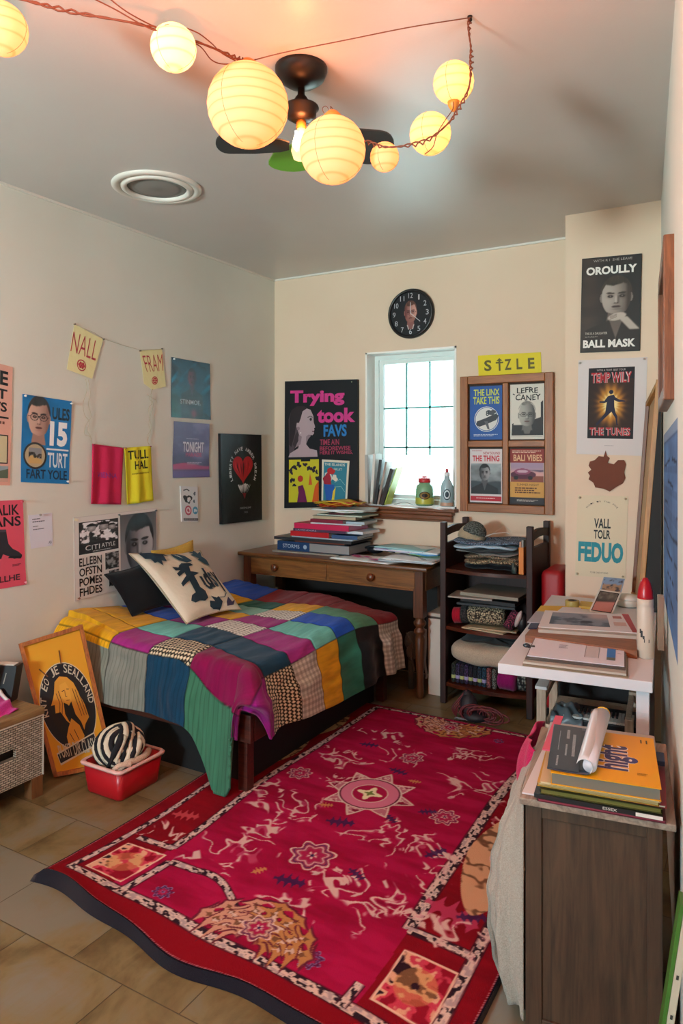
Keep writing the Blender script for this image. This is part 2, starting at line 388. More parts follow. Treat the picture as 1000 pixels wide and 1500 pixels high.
# ---------------------------------------------------------------- sheets on walls
PAPER = printed(.6); GLOSS = printed(.5, 'glossy_print', 0, .25); CARD = printed(.5, 'printed_card', 0, .02); FABP = printed(.95, 'printed_fabric', 0, .4)
def sheet(name, label, cat, q, n, thick, base, art, mat=None, group=None, pins=None, edge=None, part='printed_sheet', lift=0.001, bend=None, pincol='#e8e4da'):
    """q: TL, TR, BR, BL on the wall surface; n: outward; art(A) draws"""
    n = V(n).normalized(); q = [V(p) + n * lift for p in q]; mat = mat or PAPER
    mb = MB(); mb.mat(mat, edge or base)
    ac = Art(mb, *q, n, 0, bend)
    if bend:
        mb.grid(lambda u, v: ac.P(u, v, thick), 14, 14, True, None, thick, n)
    else:
        vs = q + [p + n * thick for p in q]
        mb.add(vs, [(0, 1, 2, 3), (7, 6, 5, 4), (0, 4, 5, 1), (1, 5, 6, 2), (2, 6, 7, 3), (3, 7, 4, 0)])
    A = Art(mb, *q, n, thick, bend); A.rect(0, 0, 1, 1, base); art(A)
    cen = (q[2] + q[3]) / 2
    if pins:
        r = thing(name, label, cat, cen, group); mb.build(part, r)
        for (u, v, kind) in pins:
            p = A.P(u, v)
            if kind == 'tape':
                m2 = MB().mat(flat('#e9dfc4', .5)); ax = (q[1] - q[0]).normalized(); ay = V((0, 0, 1)); a = random.uniform(-.6, .6)
                x = ax * math.cos(a) + ay * math.sin(a); y = -ax * math.sin(a) + ay * math.cos(a)
                m2.obox(p - x * .014 - y * .007, x * .028, y * .014, n * .0012); m2.build('tape', r)
            else:
                m2 = MB().mat(flat(kind if kind.startswith('#') else pincol, .35)); m2.cyl(p, p + n * .008, .003, .003, 10); m2.ball(p + n * .01, .006, 10, 8); m2.build('pushpin', r)
        return r
    o = mb.build(name); return tag(o, label, cat, group)
def quad(fn, *p): return [fn(*a) for a in p]
FANW, LANTW, UPW = 4.2, 0.06, 560
# ================================================================ SETTING
def wallmat(name, c, c2, rough=.75, gloss=0):
    m, nt, b = new_mat(name); co = coords(nt)
    n = N(nt, 'ShaderNodeTexNoise', Scale=1.3, Detail=4); nt.links.new(co, n.inputs[0])
    nt.links.new(ramp(nt, n.outputs[0], [(.3, c), (.7, c2)]), b.inputs['Base Color'])
    n2 = N(nt, 'ShaderNodeTexNoise', Scale=90, Detail=5, Roughness=.6); nt.links.new(co, n2.inputs[0]); bump(nt, b, n2.outputs[0], .12, .003)
    b.inputs['Roughness'].default_value = rough; return m
M_WALL = wallmat('wall_paint_cream', '#dcded6', '#d3d4ca')
M_CEIL = wallmat('ceiling_paint_satin', '#cecbc7', '#c6c3bf', .34)
M_CHASE = wallmat('wall_peach_bounce', '#e2cdb6', '#dcc5ac')  # peach tint holds the warm lantern bounce on the back wall
M_WHITE = flat('#e9e6df', .45, name='white_gloss_paint', bumpy=.05)
def floor_mat():
    m, nt, b = new_mat('stone_slab_floor'); co = coords(nt, (1, 1, 1), (0, 0, 0))
    br = N(nt, 'ShaderNodeTexBrick', offset=.5, squash=1.0)
    br.inputs['Scale'].default_value = 1.0; br.inputs['Mortar Size'].default_value = .0022; br.inputs['Mortar Smooth'].default_value = .4
    br.inputs['Brick Width'].default_value = .42; br.inputs['Row Height'].default_value = .27; br.inputs['Bias'].default_value = 0
    br.inputs['Color1'].default_value = (0, 0, 0, 1); br.inputs['Color2'].default_value = (1, 1, 1, 1); br.inputs['Mortar'].default_value = (.5, .5, .5, 1)
    nt.links.new(co, br.inputs[0])
    n = N(nt, 'ShaderNodeTexNoise', Scale=4.5, Detail=8, Roughness=.62, Distortion=.6); nt.links.new(co, n.inputs[0])
    mp = nt.nodes.new('ShaderNodeMapping'); mp.inputs['Scale'].default_value = (22, 3, 1); nt.links.new(co, mp.inputs[0])
    g = N(nt, 'ShaderNodeTexNoise', Scale=1, Detail=5, Distortion=1.5); nt.links.new(mp.outputs[0], g.inputs[0])
    a = N(nt, 'ShaderNodeMath', operation='MULTIPLY_ADD'); a.inputs[1].default_value = .28; nt.links.new(br.outputs[0], a.inputs[0]); nt.links.new(n.outputs[0], a.inputs[2])
    a2 = N(nt, 'ShaderNodeMath', operation='MULTIPLY_ADD'); a2.inputs[1].default_value = .22; nt.links.new(g.outputs[0], a2.inputs[0]); nt.links.new(a.outputs[0], a2.inputs[2])
    c = ramp(nt, a2.outputs[0], [(.42, '#342b18'), (.6, '#5c4b2c'), (.74, '#736240'), (.9, '#736c5c')])
    mx = N(nt, 'ShaderNodeMix', data_type='RGBA'); nt.links.new(br.outputs['Fac'], mx.inputs[0]); nt.links.new(c, mx.inputs[6]); mx.inputs[7].default_value = (*lin('#44371f'), 1)
    nt.links.new(mx.outputs[2], b.inputs['Base Color']); b.inputs['Roughness'].default_value = .42
    s = N(nt, 'ShaderNodeMath', operation='SUBTRACT'); nt.links.new(n.outputs[0], s.inputs[0]); nt.links.new(br.outputs['Fac'], s.inputs[1]); bump(nt, b, s.outputs[0], .35, .004)
    return m
YR = -2.3; XRR = rwx(YR)
m = MB().mat(floor_mat()); m.box(XL - .2, XRR + .3, YR - .2, YB + .4, -.1, 0); struct('floor', m)
m = MB().mat(M_CEIL); m.box(XL - .2, XRR + .3, YR - .2, YB + .4, H, H + .12); struct('ceiling', m)
m = MB().mat(M_WALL); m.box(XL - .2, XL, YR - .2, YB + .4, 0, H); struct('wall_left', m)
WX0, WX1, WZ0, WZ1 = -2.346, -1.672, 1.118, 2.185
m = MB().mat(M_CHASE)
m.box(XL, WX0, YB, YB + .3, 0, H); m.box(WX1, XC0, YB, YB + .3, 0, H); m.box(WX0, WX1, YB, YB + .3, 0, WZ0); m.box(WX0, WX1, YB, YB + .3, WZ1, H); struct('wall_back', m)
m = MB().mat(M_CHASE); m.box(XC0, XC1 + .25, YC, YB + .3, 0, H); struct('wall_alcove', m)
m = MB().mat(M_WALL); a = V((XC1, YC, 0)); b = V((XRR, YR - .2, 0)); d = b - a
m.obox(a, d, V((.2, .2 * .1257, 0)), (0, 0, H)); struct('wall_right', m)
# rear wall behind the camera, with an unseen window added for fill light
m = MB().mat(M_WALL); RX0, RX1, RZ0, RZ1 = -2.25, -1.6, 1.3, 1.85
m.box(XL, RX0, YR - .2, YR, 0, H); m.box(RX1, XRR, YR - .2, YR, 0, H); m.box(RX0, RX1, YR - .2, YR, 0, RZ0); m.box(RX0, RX1, YR - .2, YR, RZ1, H); struct('wall_rear', m)
m = MB().mat(M_WHITE)
for x in (RX0, (RX0 + RX1) / 2 - .02, RX1 - .04): m.box(x, x + .04, YR - .14, YR - .09, RZ0, RZ1)
for z in (RZ0, RZ1 - .04): m.box(RX0, RX1, YR - .14, YR - .09, z, z + .04)
r = thing('fill_window_rear', None, None, (0, YR, RZ0)); r['kind'] = 'structure'; m.build('window_frame', r)
# hairline crown bead along the left wall
m = MB().mat(flat('#ddd9cf', .5)); m.box(XL, XL + .012, YR, YB, H - .012, H); m.box(XL, XC0, YB - .012, YB, H - .012, H); struct('trim_1', m)

# the window in the back wall: deep white reveal, double frame, upper lattice, wooden stool
W = thing('window_1', None, None, ((WX0 + WX1) / 2, YB + .12, WZ0)); W['kind'] = 'structure'
M_REV = flat('#f2f1ec', .5, name='white_reveal_paint'); M_VINYL = flat('#e6f2ef', .35, name='white_vinyl')
m = MB().mat(M_REV); t = .012
m.box(WX0, WX0 + t, YB - .002, YB + .28, WZ0, WZ1); m.box(WX1 - t, WX1, YB - .002, YB + .28, WZ0, WZ1); m.box(WX0, WX1, YB - .002, YB + .28, WZ1 - t, WZ1); m.box(WX0, WX1, YB - .002, YB + .28, WZ0, WZ0 + t); m.build('reveal', W)
fy0, fy1 = YB + .12, YB + .18
def ring(m, x0, x1, z0, z1, w, y0, y1): m.box(x0, x0 + w, y0, y1, z0, z1); m.box(x1 - w, x1, y0, y1, z0, z1); m.box(x0 + w, x1 - w, y0, y1, z0, z0 + w); m.box(x0 + w, x1 - w, y0, y1, z1 - w, z1)
m = MB().mat(M_VINYL); ring(m, WX0 + t, WX1 - t, WZ0 + t, WZ1 - t, .03, fy0, fy1); m.build('window_frame', W)
m = MB().mat(M_VINYL); ring(m, WX0 + .045, WX1 - .045, WZ0 + .045, WZ1 - .045, .028, fy0 + .01, fy1 + .02); s = m.build('sash', W)
gx0, gx1, gz0, gz1 = WX0 + .073, WX1 - .073, WZ0 + .073, WZ1 - .073
m = MB().mat(glass('#f4fffd', 0, 'window_glass', 1.02)); m.box(gx0, gx1, fy0 + .035, fy0 + .039, gz0, gz1); m.build('pane', W)
m = MB().mat(flat('#5f9a96', .5, name='lattice_teal')); gh = gz1 - gz0
for k in (1, 2): x = gx0 + (gx1 - gx0) * k / 3; m.box(x - .006, x + .006, fy0 + .022, fy0 + .034, gz0 + gh * .3, gz1)
for k in (.36, .66): m.box(gx0, gx1, fy0 + .022, fy0 + .034, gz1 - gh * (1 - k) - .006, gz1 - gh * (1 - k) + .006)
m.build('lattice_bars', W)
M_SILL = wood('#5a2c12', '#8a4c22', 'x', 3, .4, 'stained_sill_wood')
m = MB().mat(M_SILL); m.box(WX0 - .03, WX1 + .015, YB - .075, YB + .02, WZ0 - .02, WZ0, .004)
m.box(WX0 - .01, WX1 - .01, YB - .055, YB, WZ0 - .045, WZ0 - .02, .006); m.box(WX0 - .005, WX1 - .02, YB - .04, YB, WZ0 - .075, WZ0 - .045, .006); m.box(WX0, WX1 - .02, YB - .02, YB, WZ0 - .09, WZ0 - .075, .004)
struct('trim_2', m)
# pale building and hedge beyond the window, bleached by the light
m = MB().mat(flat('#e8efe9', .8, name='render_far_house')); m.box(-7.5, -2.6, 14, 18, -1, 3.3)
m.mat(flat('#7fc4bd', .5)); 
for x in (-6.9, -6.1, -5.2, -4.3): m.box(x, x + .5, 13.95, 14.02, 2.0, 2.7)
o = m.build('house'); tag(o, 'pale washed-out house with teal windows seen through the window', 'house')

# ================================================================ CAMERA, WORLD, LIGHT
sc = bpy.context.scene
cd = bpy.data.cameras.new('camera'); cam = bpy.data.objects.new('camera', cd); COL.objects.link(cam); sc.camera = cam
cd.sensor_fit = 'VERTICAL'; cd.sensor_height = 24; cd.lens = F_PIX / 1500 * 24; cd.shift_y = -(750 - HORIZON) / 1500; cd.clip_start = .02
cam.matrix_world = Matrix((RIGHT, UP, -FWD)).transposed().to_4x4(); cam.location = EYEP
w = bpy.data.worlds.new('daylight'); sc.world = w; w.use_nodes = True; nt = w.node_tree; bg = nt.nodes['Background']
tc = nt.nodes.new('ShaderNodeTexCoord'); sx = nt.nodes.new('ShaderNodeSeparateXYZ'); nt.links.new(tc.outputs['Generated'], sx.inputs[0])
cr = nt.nodes.new('ShaderNodeValToRGB'); cr.color_ramp.elements[0].position = .42; cr.color_ramp.elements[0].color = (1.25, 1.6, 1.6, 1); cr.color_ramp.elements[1].position = .58; cr.color_ramp.elements[1].color = (.68, .9, 1.0, 1)
mr = N(nt, 'ShaderNodeMapRange'); mr.inputs[1].default_value = -1; nt.links.new(sx.outputs[2], mr.inputs[0]); nt.links.new(mr.outputs[0], cr.inputs[0]); nt.links.new(cr.outputs[0], bg.inputs[0])
bg.inputs[1].default_value = WORLD_L = 210.0
def portal(name, loc, rot, sx, sy):
    l = bpy.data.lights.new(name, 'AREA'); l.shape = 'RECTANGLE'; l.size = sx; l.size_y = sy; l.cycles.is_portal = True
    o = bpy.data.objects.new(name, l); COL.objects.link(o); o.location = loc; o.rotation_euler = rot
portal('daylight_portal', ((WX0 + WX1) / 2, YB + .29, (WZ0 + WZ1) / 2), (-PI / 2, 0, 0), WX1 - WX0, WZ1 - WZ0)
portal('fill_portal_rear', ((RX0 + RX1) / 2, YR - .19, (RZ0 + RZ1) / 2), (PI / 2, 0, 0), RX1 - RX0, RZ1 - RZ0)
sc.view_settings.view_transform = 'Standard'; sc.view_settings.look = 'None'; sc.view_settings.gamma = 1; sc.view_settings.use_curve_mapping = False
sc.view_settings.exposure = 0.0
sc.cycles.max_bounces = 10; sc.cycles.diffuse_bounces = 5; sc.cycles.use_denoising = True; sc.cycles.sample_clamp_indirect = 6; sc.cycles.caustics_refractive = False; sc.cycles.caustics_reflective = False
def bulb(name, loc, e, c, r=.02):
    l = bpy.data.lights.new(name, 'POINT'); l.energy = e; l.color = c; l.shadow_soft_size = r; o = bpy.data.objects.new(name, l); COL.objects.link(o); o.location = loc; return o

# added spot out of view, puts the warm glow on the ceiling
l = bpy.data.lights.new('ceiling_glow_spot', 'SPOT'); l.energy = UPW; l.color = (1, .19, .05); l.spot_size = math.radians(126); l.spot_blend = 1; l.shadow_soft_size = .05
o = bpy.data.objects.new('ceiling_glow_spot', l); COL.objects.link(o); o.location = (-.62, .5, 1.65); o.rotation_euler = (PI, 0, 0)
# ================================================================ CEILING: fan, speaker, paper lanterns
M_BRONZE = flat('#16110f', .4, .2, name='dark_bronze'); M_BLADE = flat('#2b3334', .45, name='dark_fan_blade'); M_GREEN = flat('#6fbf2a', .35, name='lime_green_blade')
FC = on_z(441, 100, H); FC.z = H
fan = thing('ceiling_fan', 'small dark bronze ceiling fan with one lime green blade and a bare glowing bulb', 'ceiling fan', FC)
MB().mat(M_BRONZE).lathe([(.004, -.07), (.02, -.066), (.05, -.055), (.078, -.035), (.088, -.012), (.088, 0)], FC, 32).build('canopy', fan)
MB().mat(M_BRONZE).lathe([(.012, -.05), (.012, -.09), (.02, -.1), (.034, -.125), (.036, -.13)], FC, 20).build('downrod', fan)
MB().mat(M_BRONZE).lathe([(.03, -.125), (.058, -.13), (.06, -.136), (.052, -.142), (.05, -.165), (.03, -.178)], FC, 28).build('motor_housing', fan)
def blade(ang, L, w, mat, z=-.24, r0=.04, pitch=-.35):
    pts = [(r0, -.018), (r0 + .03, -.03), (L * .55, -w * .46), (L * .85, -w * .5)] + [(L * .87 + w * .42 * math.cos(a), w * .5 * math.sin(a)) for a in [(-PI / 2 + PI * k / 10) for k in range(1, 10)]] + [(L * .85, w * .5), (L * .55, w * .46), (r0 + .03, .03), (r0, .018)]
    ax = V((math.cos(ang), math.sin(ang), 0)); ay = V((-ax.y, ax.x, pitch)).normalized()
    mb = MB().mat(mat); mb.prism(pts, FC + V((0, 0, z)), ax, ay, ax.cross(ay), .006); return mb.build('blade', fan)
aR = math.atan2(RIGHT.y, RIGHT.x)
blade(aR + math.radians(184), .285, .09, M_BLADE, z=-.265, pitch=.3); blade(aR + math.radians(16), .3, .16, M_BLADE); blade(aR + math.radians(104), .25, .16, M_GREEN, pitch=0)
MB().mat(flat('#c98d3f', .4, .3)).lathe([(.016, -.176), (.018, -.2), (.014, -.206)], FC, 16).build('bulb_socket', fan)
gl = MB().mat(emit('#ffd9a0', 1.1, 'bulb_glass_glow')).lathe([(.013, -.2), (.017, -.22), (.03, -.255), (.034, -.28), (.026, -.305), (.0, -.314)], FC, 20); gl.build('bulb', fan)
fl = MB().mat(emit('#fff2cf', 9, 'filament')); fl.tube([FC + V((.004, -.034, -.225)), FC + V((-.01, -.036, -.27)), FC + V((.004, -.036, -.292)), FC + V((.012, -.036, -.26)), FC + V((0, -.034, -.225))], .003); fl.build('filament', fan)
bulb('fan_bulb_light', FC + V((.03, -.045, -.245)), FANW, (1, .27, .08), .035)

SP = on_z(230, 274, H); SP.z = H
spk = thing('ceiling_speaker', 'round recessed ceiling speaker with grey grille and white double ring', 'speaker', SP)
MB().mat(flat('#d6d1c8', .5)).lathe([(.215, 0), (.214, -.008), (.2, -.014), (.178, -.012), (.176, -.004)], SP, 48, cap=False).build('outer_ring', spk)
MB().mat(flat('#e3dfd6', .45)).lathe([(.172, -.002), (.17, -.014), (.15, -.02), (.142, -.008), (.142, -.001)], SP, 48, cap=False).build('inner_ring', spk)
gm, gnt, gb = new_mat('speaker_grille'); gb.inputs['Roughness'].default_value = .7
vo = N(gnt, 'ShaderNodeTexVoronoi', Scale=260, Randomness=0); gnt.links.new(coords(gnt), vo.inputs[0]); gnt.links.new(ramp(gnt, vo.outputs[0], [(.3, '#5a5a58'), (.45, '#8a8884')]), gb.inputs[0])
MB().mat(flat('#d2cdc3', .5)).lathe([(.176, -.004), (.142, -.006)], SP, 48, cap=False).build('inner_plate', spk)
MB().mat(gm).lathe([(.142, -.003), (.1, -.009), (0, -.011)], SP, 40).build('grille', spk)

def lantern_mat(name, top, e):
    m, nt, b = new_mat(name); co = coords(nt)
    out = nt.nodes['Material Output']
    wv = N(nt, 'ShaderNodeTexWave', wave_type='BANDS', bands_direction='Z', Scale=11, Distortion=1.6, Detail=1); nt.links.new(co, wv.inputs[0])
    wv.inputs['Detail Scale'].default_value = .6
    rc = ramp(nt, wv.outputs[0], [(0, '#f0cfa0'), (.07, '#fadfb8'), (.2, '#ffe6c4'), (1, '#ffe9ca')])
    tr = N(nt, 'ShaderNodeBsdfTranslucent'); df = N(nt, 'ShaderNodeBsdfDiffuse'); mx = N(nt, 'ShaderNodeMixShader'); mx.inputs[0].default_value = .35
    nt.links.new(rc, tr.inputs[0]); nt.links.new(rc, df.inputs[0]); nt.links.new(tr.outputs[0], mx.inputs[1]); nt.links.new(df.outputs[0], mx.inputs[2])
    em = N(nt, 'ShaderNodeEmission'); em.inputs[1].default_value = e
    mu = N(nt, 'ShaderNodeMix', data_type='RGBA', blend_type='MULTIPLY'); mu.inputs[0].default_value = 1; nt.links.new(rc, mu.inputs[6]); mu.inputs[7].default_value = (*lin(top), 1); nt.links.new(mu.outputs[2], em.inputs[0])
    ad = N(nt, 'ShaderNodeAddShader'); nt.links.new(mx.outputs[0], ad.inputs[0]); nt.links.new(em.outputs[0], ad.inputs[1]); nt.links.new(ad.outputs[0], out.inputs[0]); return m
LP = lantern_mat('rice_paper_peach', '#ff9c60', .45); LY = lantern_mat('rice_paper_yellow', '#ffd884', .6); LW = lantern_mat('rice_paper_white', '#fff2c8', .95); LO = lantern_mat('rice_paper_orange', '#f0a468', .5)
M_CORD = flat('#6b3a26', .6, name='brown_lamp_cord'); M_CAP = flat('#c98232', .45, name='ochre_lantern_cap')
LANT = []
def lantern(px, py, rpx, d, mat, label, e, cap=1, topy=.3, squash=1.0):
    c = at_d(px, py, d); r = rpx * d / F_PIX; LANT.append((c, r))
    t = thing('paper_lantern', label, 'paper lantern', c, 'paper lanterns on the ceiling string' if False else None)
    n = 40; prof = []
    for j in range(25):
        a = -PI / 2 + PI * j / 24; rr = r * math.cos(a) * (1 + .006 * math.cos(j * PI)); prof.append((max(rr, .004), r * squash * math.sin(a)))
    MB().mat(mat).lathe(prof, c, n, cap=True).build('paper_shade', t)
    if cap:
        s = 1 if cap > 0 else -1; k = r * .3
        pr = [(k, s * r * .93), (k * .9, s * (r * .93 + .012)), (k * .5, s * (r * .93 + .024)), (.004, s * (r * .93 + .03))]
        if s < 0: pr = pr[::-1]
        MB().mat(M_CAP).lathe(pr, c, 20).build('cap', t)
    hoops = MB().mat(flat('#b98546', .6))
    for q in range(3):
        a0 = .5 + q * 2.1; hoops.tube([c + V((math.cos(a0) * math.cos(b) * r * 1.001, math.sin(a0) * math.cos(b) * r * 1.001, math.sin(b) * r * squash * 1.001)) for b in [(-1.35 + 2.7 * i / 20) for i in range(21)]], .0006, 4)
    hoops.build('wire_rib', t)
    bulb('lantern_bulb_light', c + V((0, 0, topy * r)), e, (1, .36, .12), r * .25)
    return c
LE = LANTW
lantern(363, 155, 59, 2.15, LP, 'largest round paper lantern, glowing peach, left of the ceiling fan', 1.6 * LE, 1, .35)
lantern(487, 220, 48, 2.12, LP, 'round ribbed paper lantern hanging in front of the fan bulb', 1.2 * LE, 1, .45)
lantern(254, 70, 33, 1.95, LW, 'small bright white lantern at the upper left, between two peach ones', .7 * LE, 0)
lantern(2, 42, 37, 1.85, LP, 'peach paper lantern cut off by the top left corner', .7 * LE, 0)
lantern(664, 121, 29.5, 2.08, LY, 'pale yellow lantern with its socket at the bottom, below the ceiling hook', .6 * LE, -1)
lantern(630, 196, 30, 2.1, LY, 'yellow paper lantern with a cord draped across it', .6 * LE, 0)
lantern(563, 230, 21, 2.15, LO, 'smallest orange lantern beside the right fan blade', .3 * LE, 0)

def curve3(pts, n=12):     # Catmull-Rom
    P = [V(p) for p in pts]; P = [P[0] * 2 - P[1]] + P + [P[-1] * 2 - P[-2]]; out = []
    for i in range(1, len(P) - 2):
        for k in range(n):
            t = k / n; a, b, c, d = P[i - 1:i + 3]
            out.append(.5 * ((2 * b) + (c - a) * t + (2 * a - 5 * b + 4 * c - d) * t * t + (3 * b - a - 3 * c + d) * t ** 3))
    return out + [P[-2]]
def twist(pts, r, amp, turns, ph, n=14):
    L = curve3(pts, n); out = []
    for i, p in enumerate(L):
        t = i / (len(L) - 1); a = ph + turns * 2 * PI * t; k = amp * (.55 + .45 * math.sin(5.3 * t * turns / 3 + 1)); out.append(p + V((math.cos(a) * k * .7, math.cos(a) * k * .4, math.sin(a) * k)))
    return out
D = at_d
hk = on_z(688, 24, H); hk.z = H
st = thing('light_string', 'brown twisted lamp cords strung across the ceiling between the paper lanterns', 'light string', hk)
main = [D(-60, -20, 1.8), D(30, -1, 1.82), D(110, 18, 1.86), D(215, 38, 1.9), D(290, 62, 2.0), D(345, 84, 2.1), D(363, 88, 2.15)]
b = MB().mat(M_CORD); b.tube(twist(main, 0, .006, 13, 0), .0028, 5); b.tube(twist(main, 0, .006, 13, PI), .0028, 5); b.build('twisted_cord', st)
b = MB().mat(M_CORD); b.tube(curve3([D(120, -10, 1.8), D(165, 12, 1.85), D(225, 44, 1.9), D(248, 36, 1.9), D(285, 46, 1.95), D(308, 62, 2.0), D(325, 78, 2.08), D(350, 92, 2.12)]), .0018, 5); b.build('loose_cord', st); b = MB().mat(M_CORD)
b.tube(curve3([D(150, -10, 1.8), D(190, 20, 1.85), D(245, 48, 1.95), D(290, 66, 2.0), D(310, 88, 2.08), D(330, 94, 2.1), D(360, 90, 2.14)]), .0018, 5); b.build('loose_cord', st)
b = MB().mat(M_CORD); b.tube(curve3([D(364, 90, 2.15), D(420, 76, 2.14), D(500, 60, 2.12), D(600, 40, 2.1), hk + V((0, 0, -.004))]), .0018, 5); b.build('stretched_wire', st)
drop = [hk + V((0, 0, -.003)), D(687, 50, 2.08), D(690, 75, 2.06), D(690, 100, 2.04), D(686, 130, 2.02), D(672, 160, 2.02), D(655, 182, 2.02), D(625, 206, 2.02), D(592, 214, 2.04), D(560, 215, 2.06), D(536, 208, 2.1)]
b = MB().mat(M_CORD); b.tube(twist(drop, 0, .007, 15, 0), .0022, 5); b.tube(twist(drop, 0, .007, 15, PI), .0022, 5); b.build('twisted_cord', st)
b = MB().mat(M_CORD); b.tube(curve3([D(664, 149, 2.05), D(663, 160, 2.03), D(652, 176, 2.02), D(640, 196, 2.01), D(634, 215, 2.02), D(622, 226, 2.05)]), .0014, 5)
b.build('loose_cord', st); b = MB().mat(M_CORD); b.tube(curve3([D(480, 176, 2.12), D(472, 160, 2.12), D(478, 156, 2.12), D(486, 168, 2.12), D(484, 156, 2.12), D(492, 166, 2.12)]), .0012, 5); b.build('loose_cord', st)
b = MB().mat(M_BRONZE); b.cyl(hk + V((0, 0, -.008)), hk, .004, .008, 10); b.ball(hk + V((0, 0, -.01)), .007, 10, 8); b.build('hook', st)
# ================================================================ ON THE LEFT WALL
NL = V((1, 0, 0)); NB = V((0, -1, 0))
Lw = lambda px, py: on_x(px, py, XL); Bw = lambda px, py: on_y(px, py, YB); Cw = lambda px, py: on_y(px, py, YC)
def curl(a, b=0): return lambda u, v: a * (math.sin(v * PI * 1.7 + 1) * .5 + .5) * (.3 + .7 * abs(2 * u - 1)) + b * u * v
K = '#1b1a1c'
def art(A):
    A.text('WARE', .1, .05, .93, .17, K, .03); A.text('QUEST', .1, .2, .92, .3, K, .03); A.text('NIGHTS', .1, .31, .92, .39, K, .03)
    A.rect(.06, .43, .95, .445, K); A.smalltext(.08, .47, .92, .55, '#6b4a42', 2); A.rect(.06, .58, .95, .82, K); A.rect(.08, .59, .93, .81, '#c9c4a0'); A.text('Be', .58, .72, .81, .78, K)
    A.rect(.06, .84, .96, .97, '#c9a596'); A.rect(.06, .84, .96, .93, '#8fa3ad'); A.poly([(.06, .9), (.5, .87), (.75, .89), (.96, .86), (.96, .94), (.06, .94)], '#5d6a5a')
sheetq = quad(Lw, (-78, 512), (18, 538), (14, 711), (-78, 711))
sheet('poster', 'pale pink poster with a boxed drawing, cut off by the left edge of the photo', 'poster', sheetq, NL, .002, '#dba99a', art)
def art_blue(A):
    def f(U, W):
        img = np.ones(U.shape + (3,)) * hexf('#1f76b4'); img = img * (.86 + .22 * fbm(U * 3, W * 4, 3)[..., None])
        return portrait(U, W, img, .46, .43, .3, .39, hexf('#e2bfae'), hexf('#8d6a60'), hexf('#2a201f'), hexf('#1f76b4'), -1, hexf('#2a1c1c'), hexf('#1d1a1d'), -.5, shw=.1)
    A.paint(0, 0, .72, .56, 80, 90, f)
    A.text('ULES', .6, .1, .96, .245, '#14222f', .03); A.text('15', .56, .27, .93, .56, '#f2f6fa', .05)
    A.line([(.5, .6), (.97, .6)], .03, '#dfeaf2'); A.text('TURT', .53, .64, .95, .815, '#dceaf4', .02)
    A.text('FART YOLE', .1, .845, .95, .955, '#122a44', .02)
    A.circ(.27, .69, .235, '#2c2420'); A.circ(.27, .69, .2, '#b9a888')
    def g(U, W):
        img = np.ones(U.shape + (3,)) * hexf('#8d8f92'); img = mixc(img, hexf('#c8a76c'), sst(.55, .62, W + .1 * np.sin(U * 5))); n = fbm(U * 5, W * 5, 4)
        img = mixc(img, hexf('#2b2723'), sst(.5, .6, n) * (np.abs(W - .45) < .2)); return img
    A.paint(.14, .6, .4, .78, 24, 24, g); A.mb.c = lin(K)
sheet('poster', 'blue poster of a young man in glasses with a large white 15', 'poster', quad(Lw, (32, 577), (104, 588), (100, 709), (30, 706)), NL, .0015, '#1f76b4', art_blue, bend=curl(.004),
      pins=[(.03, .02, '#d8d4cc'), (.97, .03, '#d8d4cc'), (.95, .97, '#e8e4dc')])
def art(A):
    A.text('WALIK', .04, .05, .9, .17, K, .02); A.text('BANS', .1, .185, .93, .3, K, .02)
    A.poly([(.3, .32), (.58, .33), (.6, .42), (.63, .5), (.72, .56), (.85, .6), (.93, .64), (.9, .67), (.75, .68), (.62, .64), (.5, .61), (.46, .66), (.3, .66)], '#2c2a31')
    A.poly([(.3, .32), (.58, .33), (.58, .36), (.3, .35)], '#4a4650'); A.poly([(.66, .64), (.9, .655), (.93, .64), (.93, .66), (.9, .685), (.6, .66)], '#17161a')
    A.text('WOLLHE', 0, .86, .86, .93, '#3a2630', .02); A.smalltext(.7, .74, .9, .77, '#6a2a3a', 2)
sheet('poster', 'hot pink poster with a black ankle boot, at the left edge of the photo', 'poster', quad(Lw, (-30, 735), (32, 732), (38, 856), (-30, 868)), NL, .0015, '#d9566c', art, bend=curl(.004),
      pins=[(.96, .02, '#c04858'), (.96, .97, '#f0a0a8')])
def art(A):
    A.smalltext(.15, .12, .5, .17, '#3d4252', 1, 3); A.smalltext(.15, .2, .75, .25, '#3d4252', 1, 5); A.smalltext(.15, .34, .4, .38, '#555a6a', 1, 3); A.smalltext(.15, .43, .65, .47, '#555a6a', 1, 8)
    A.text('AB', .8, .84, .94, .93, '#70758a')
sheet('note', 'small white typed note hanging from a nail', 'note', quad(Lw, (41, 755), (76, 751), (77, 799), (45, 804)), NL, .0008, '#d9dbe8', art, pins=[(.45, .02, '#8d8a86')], part='note_card')
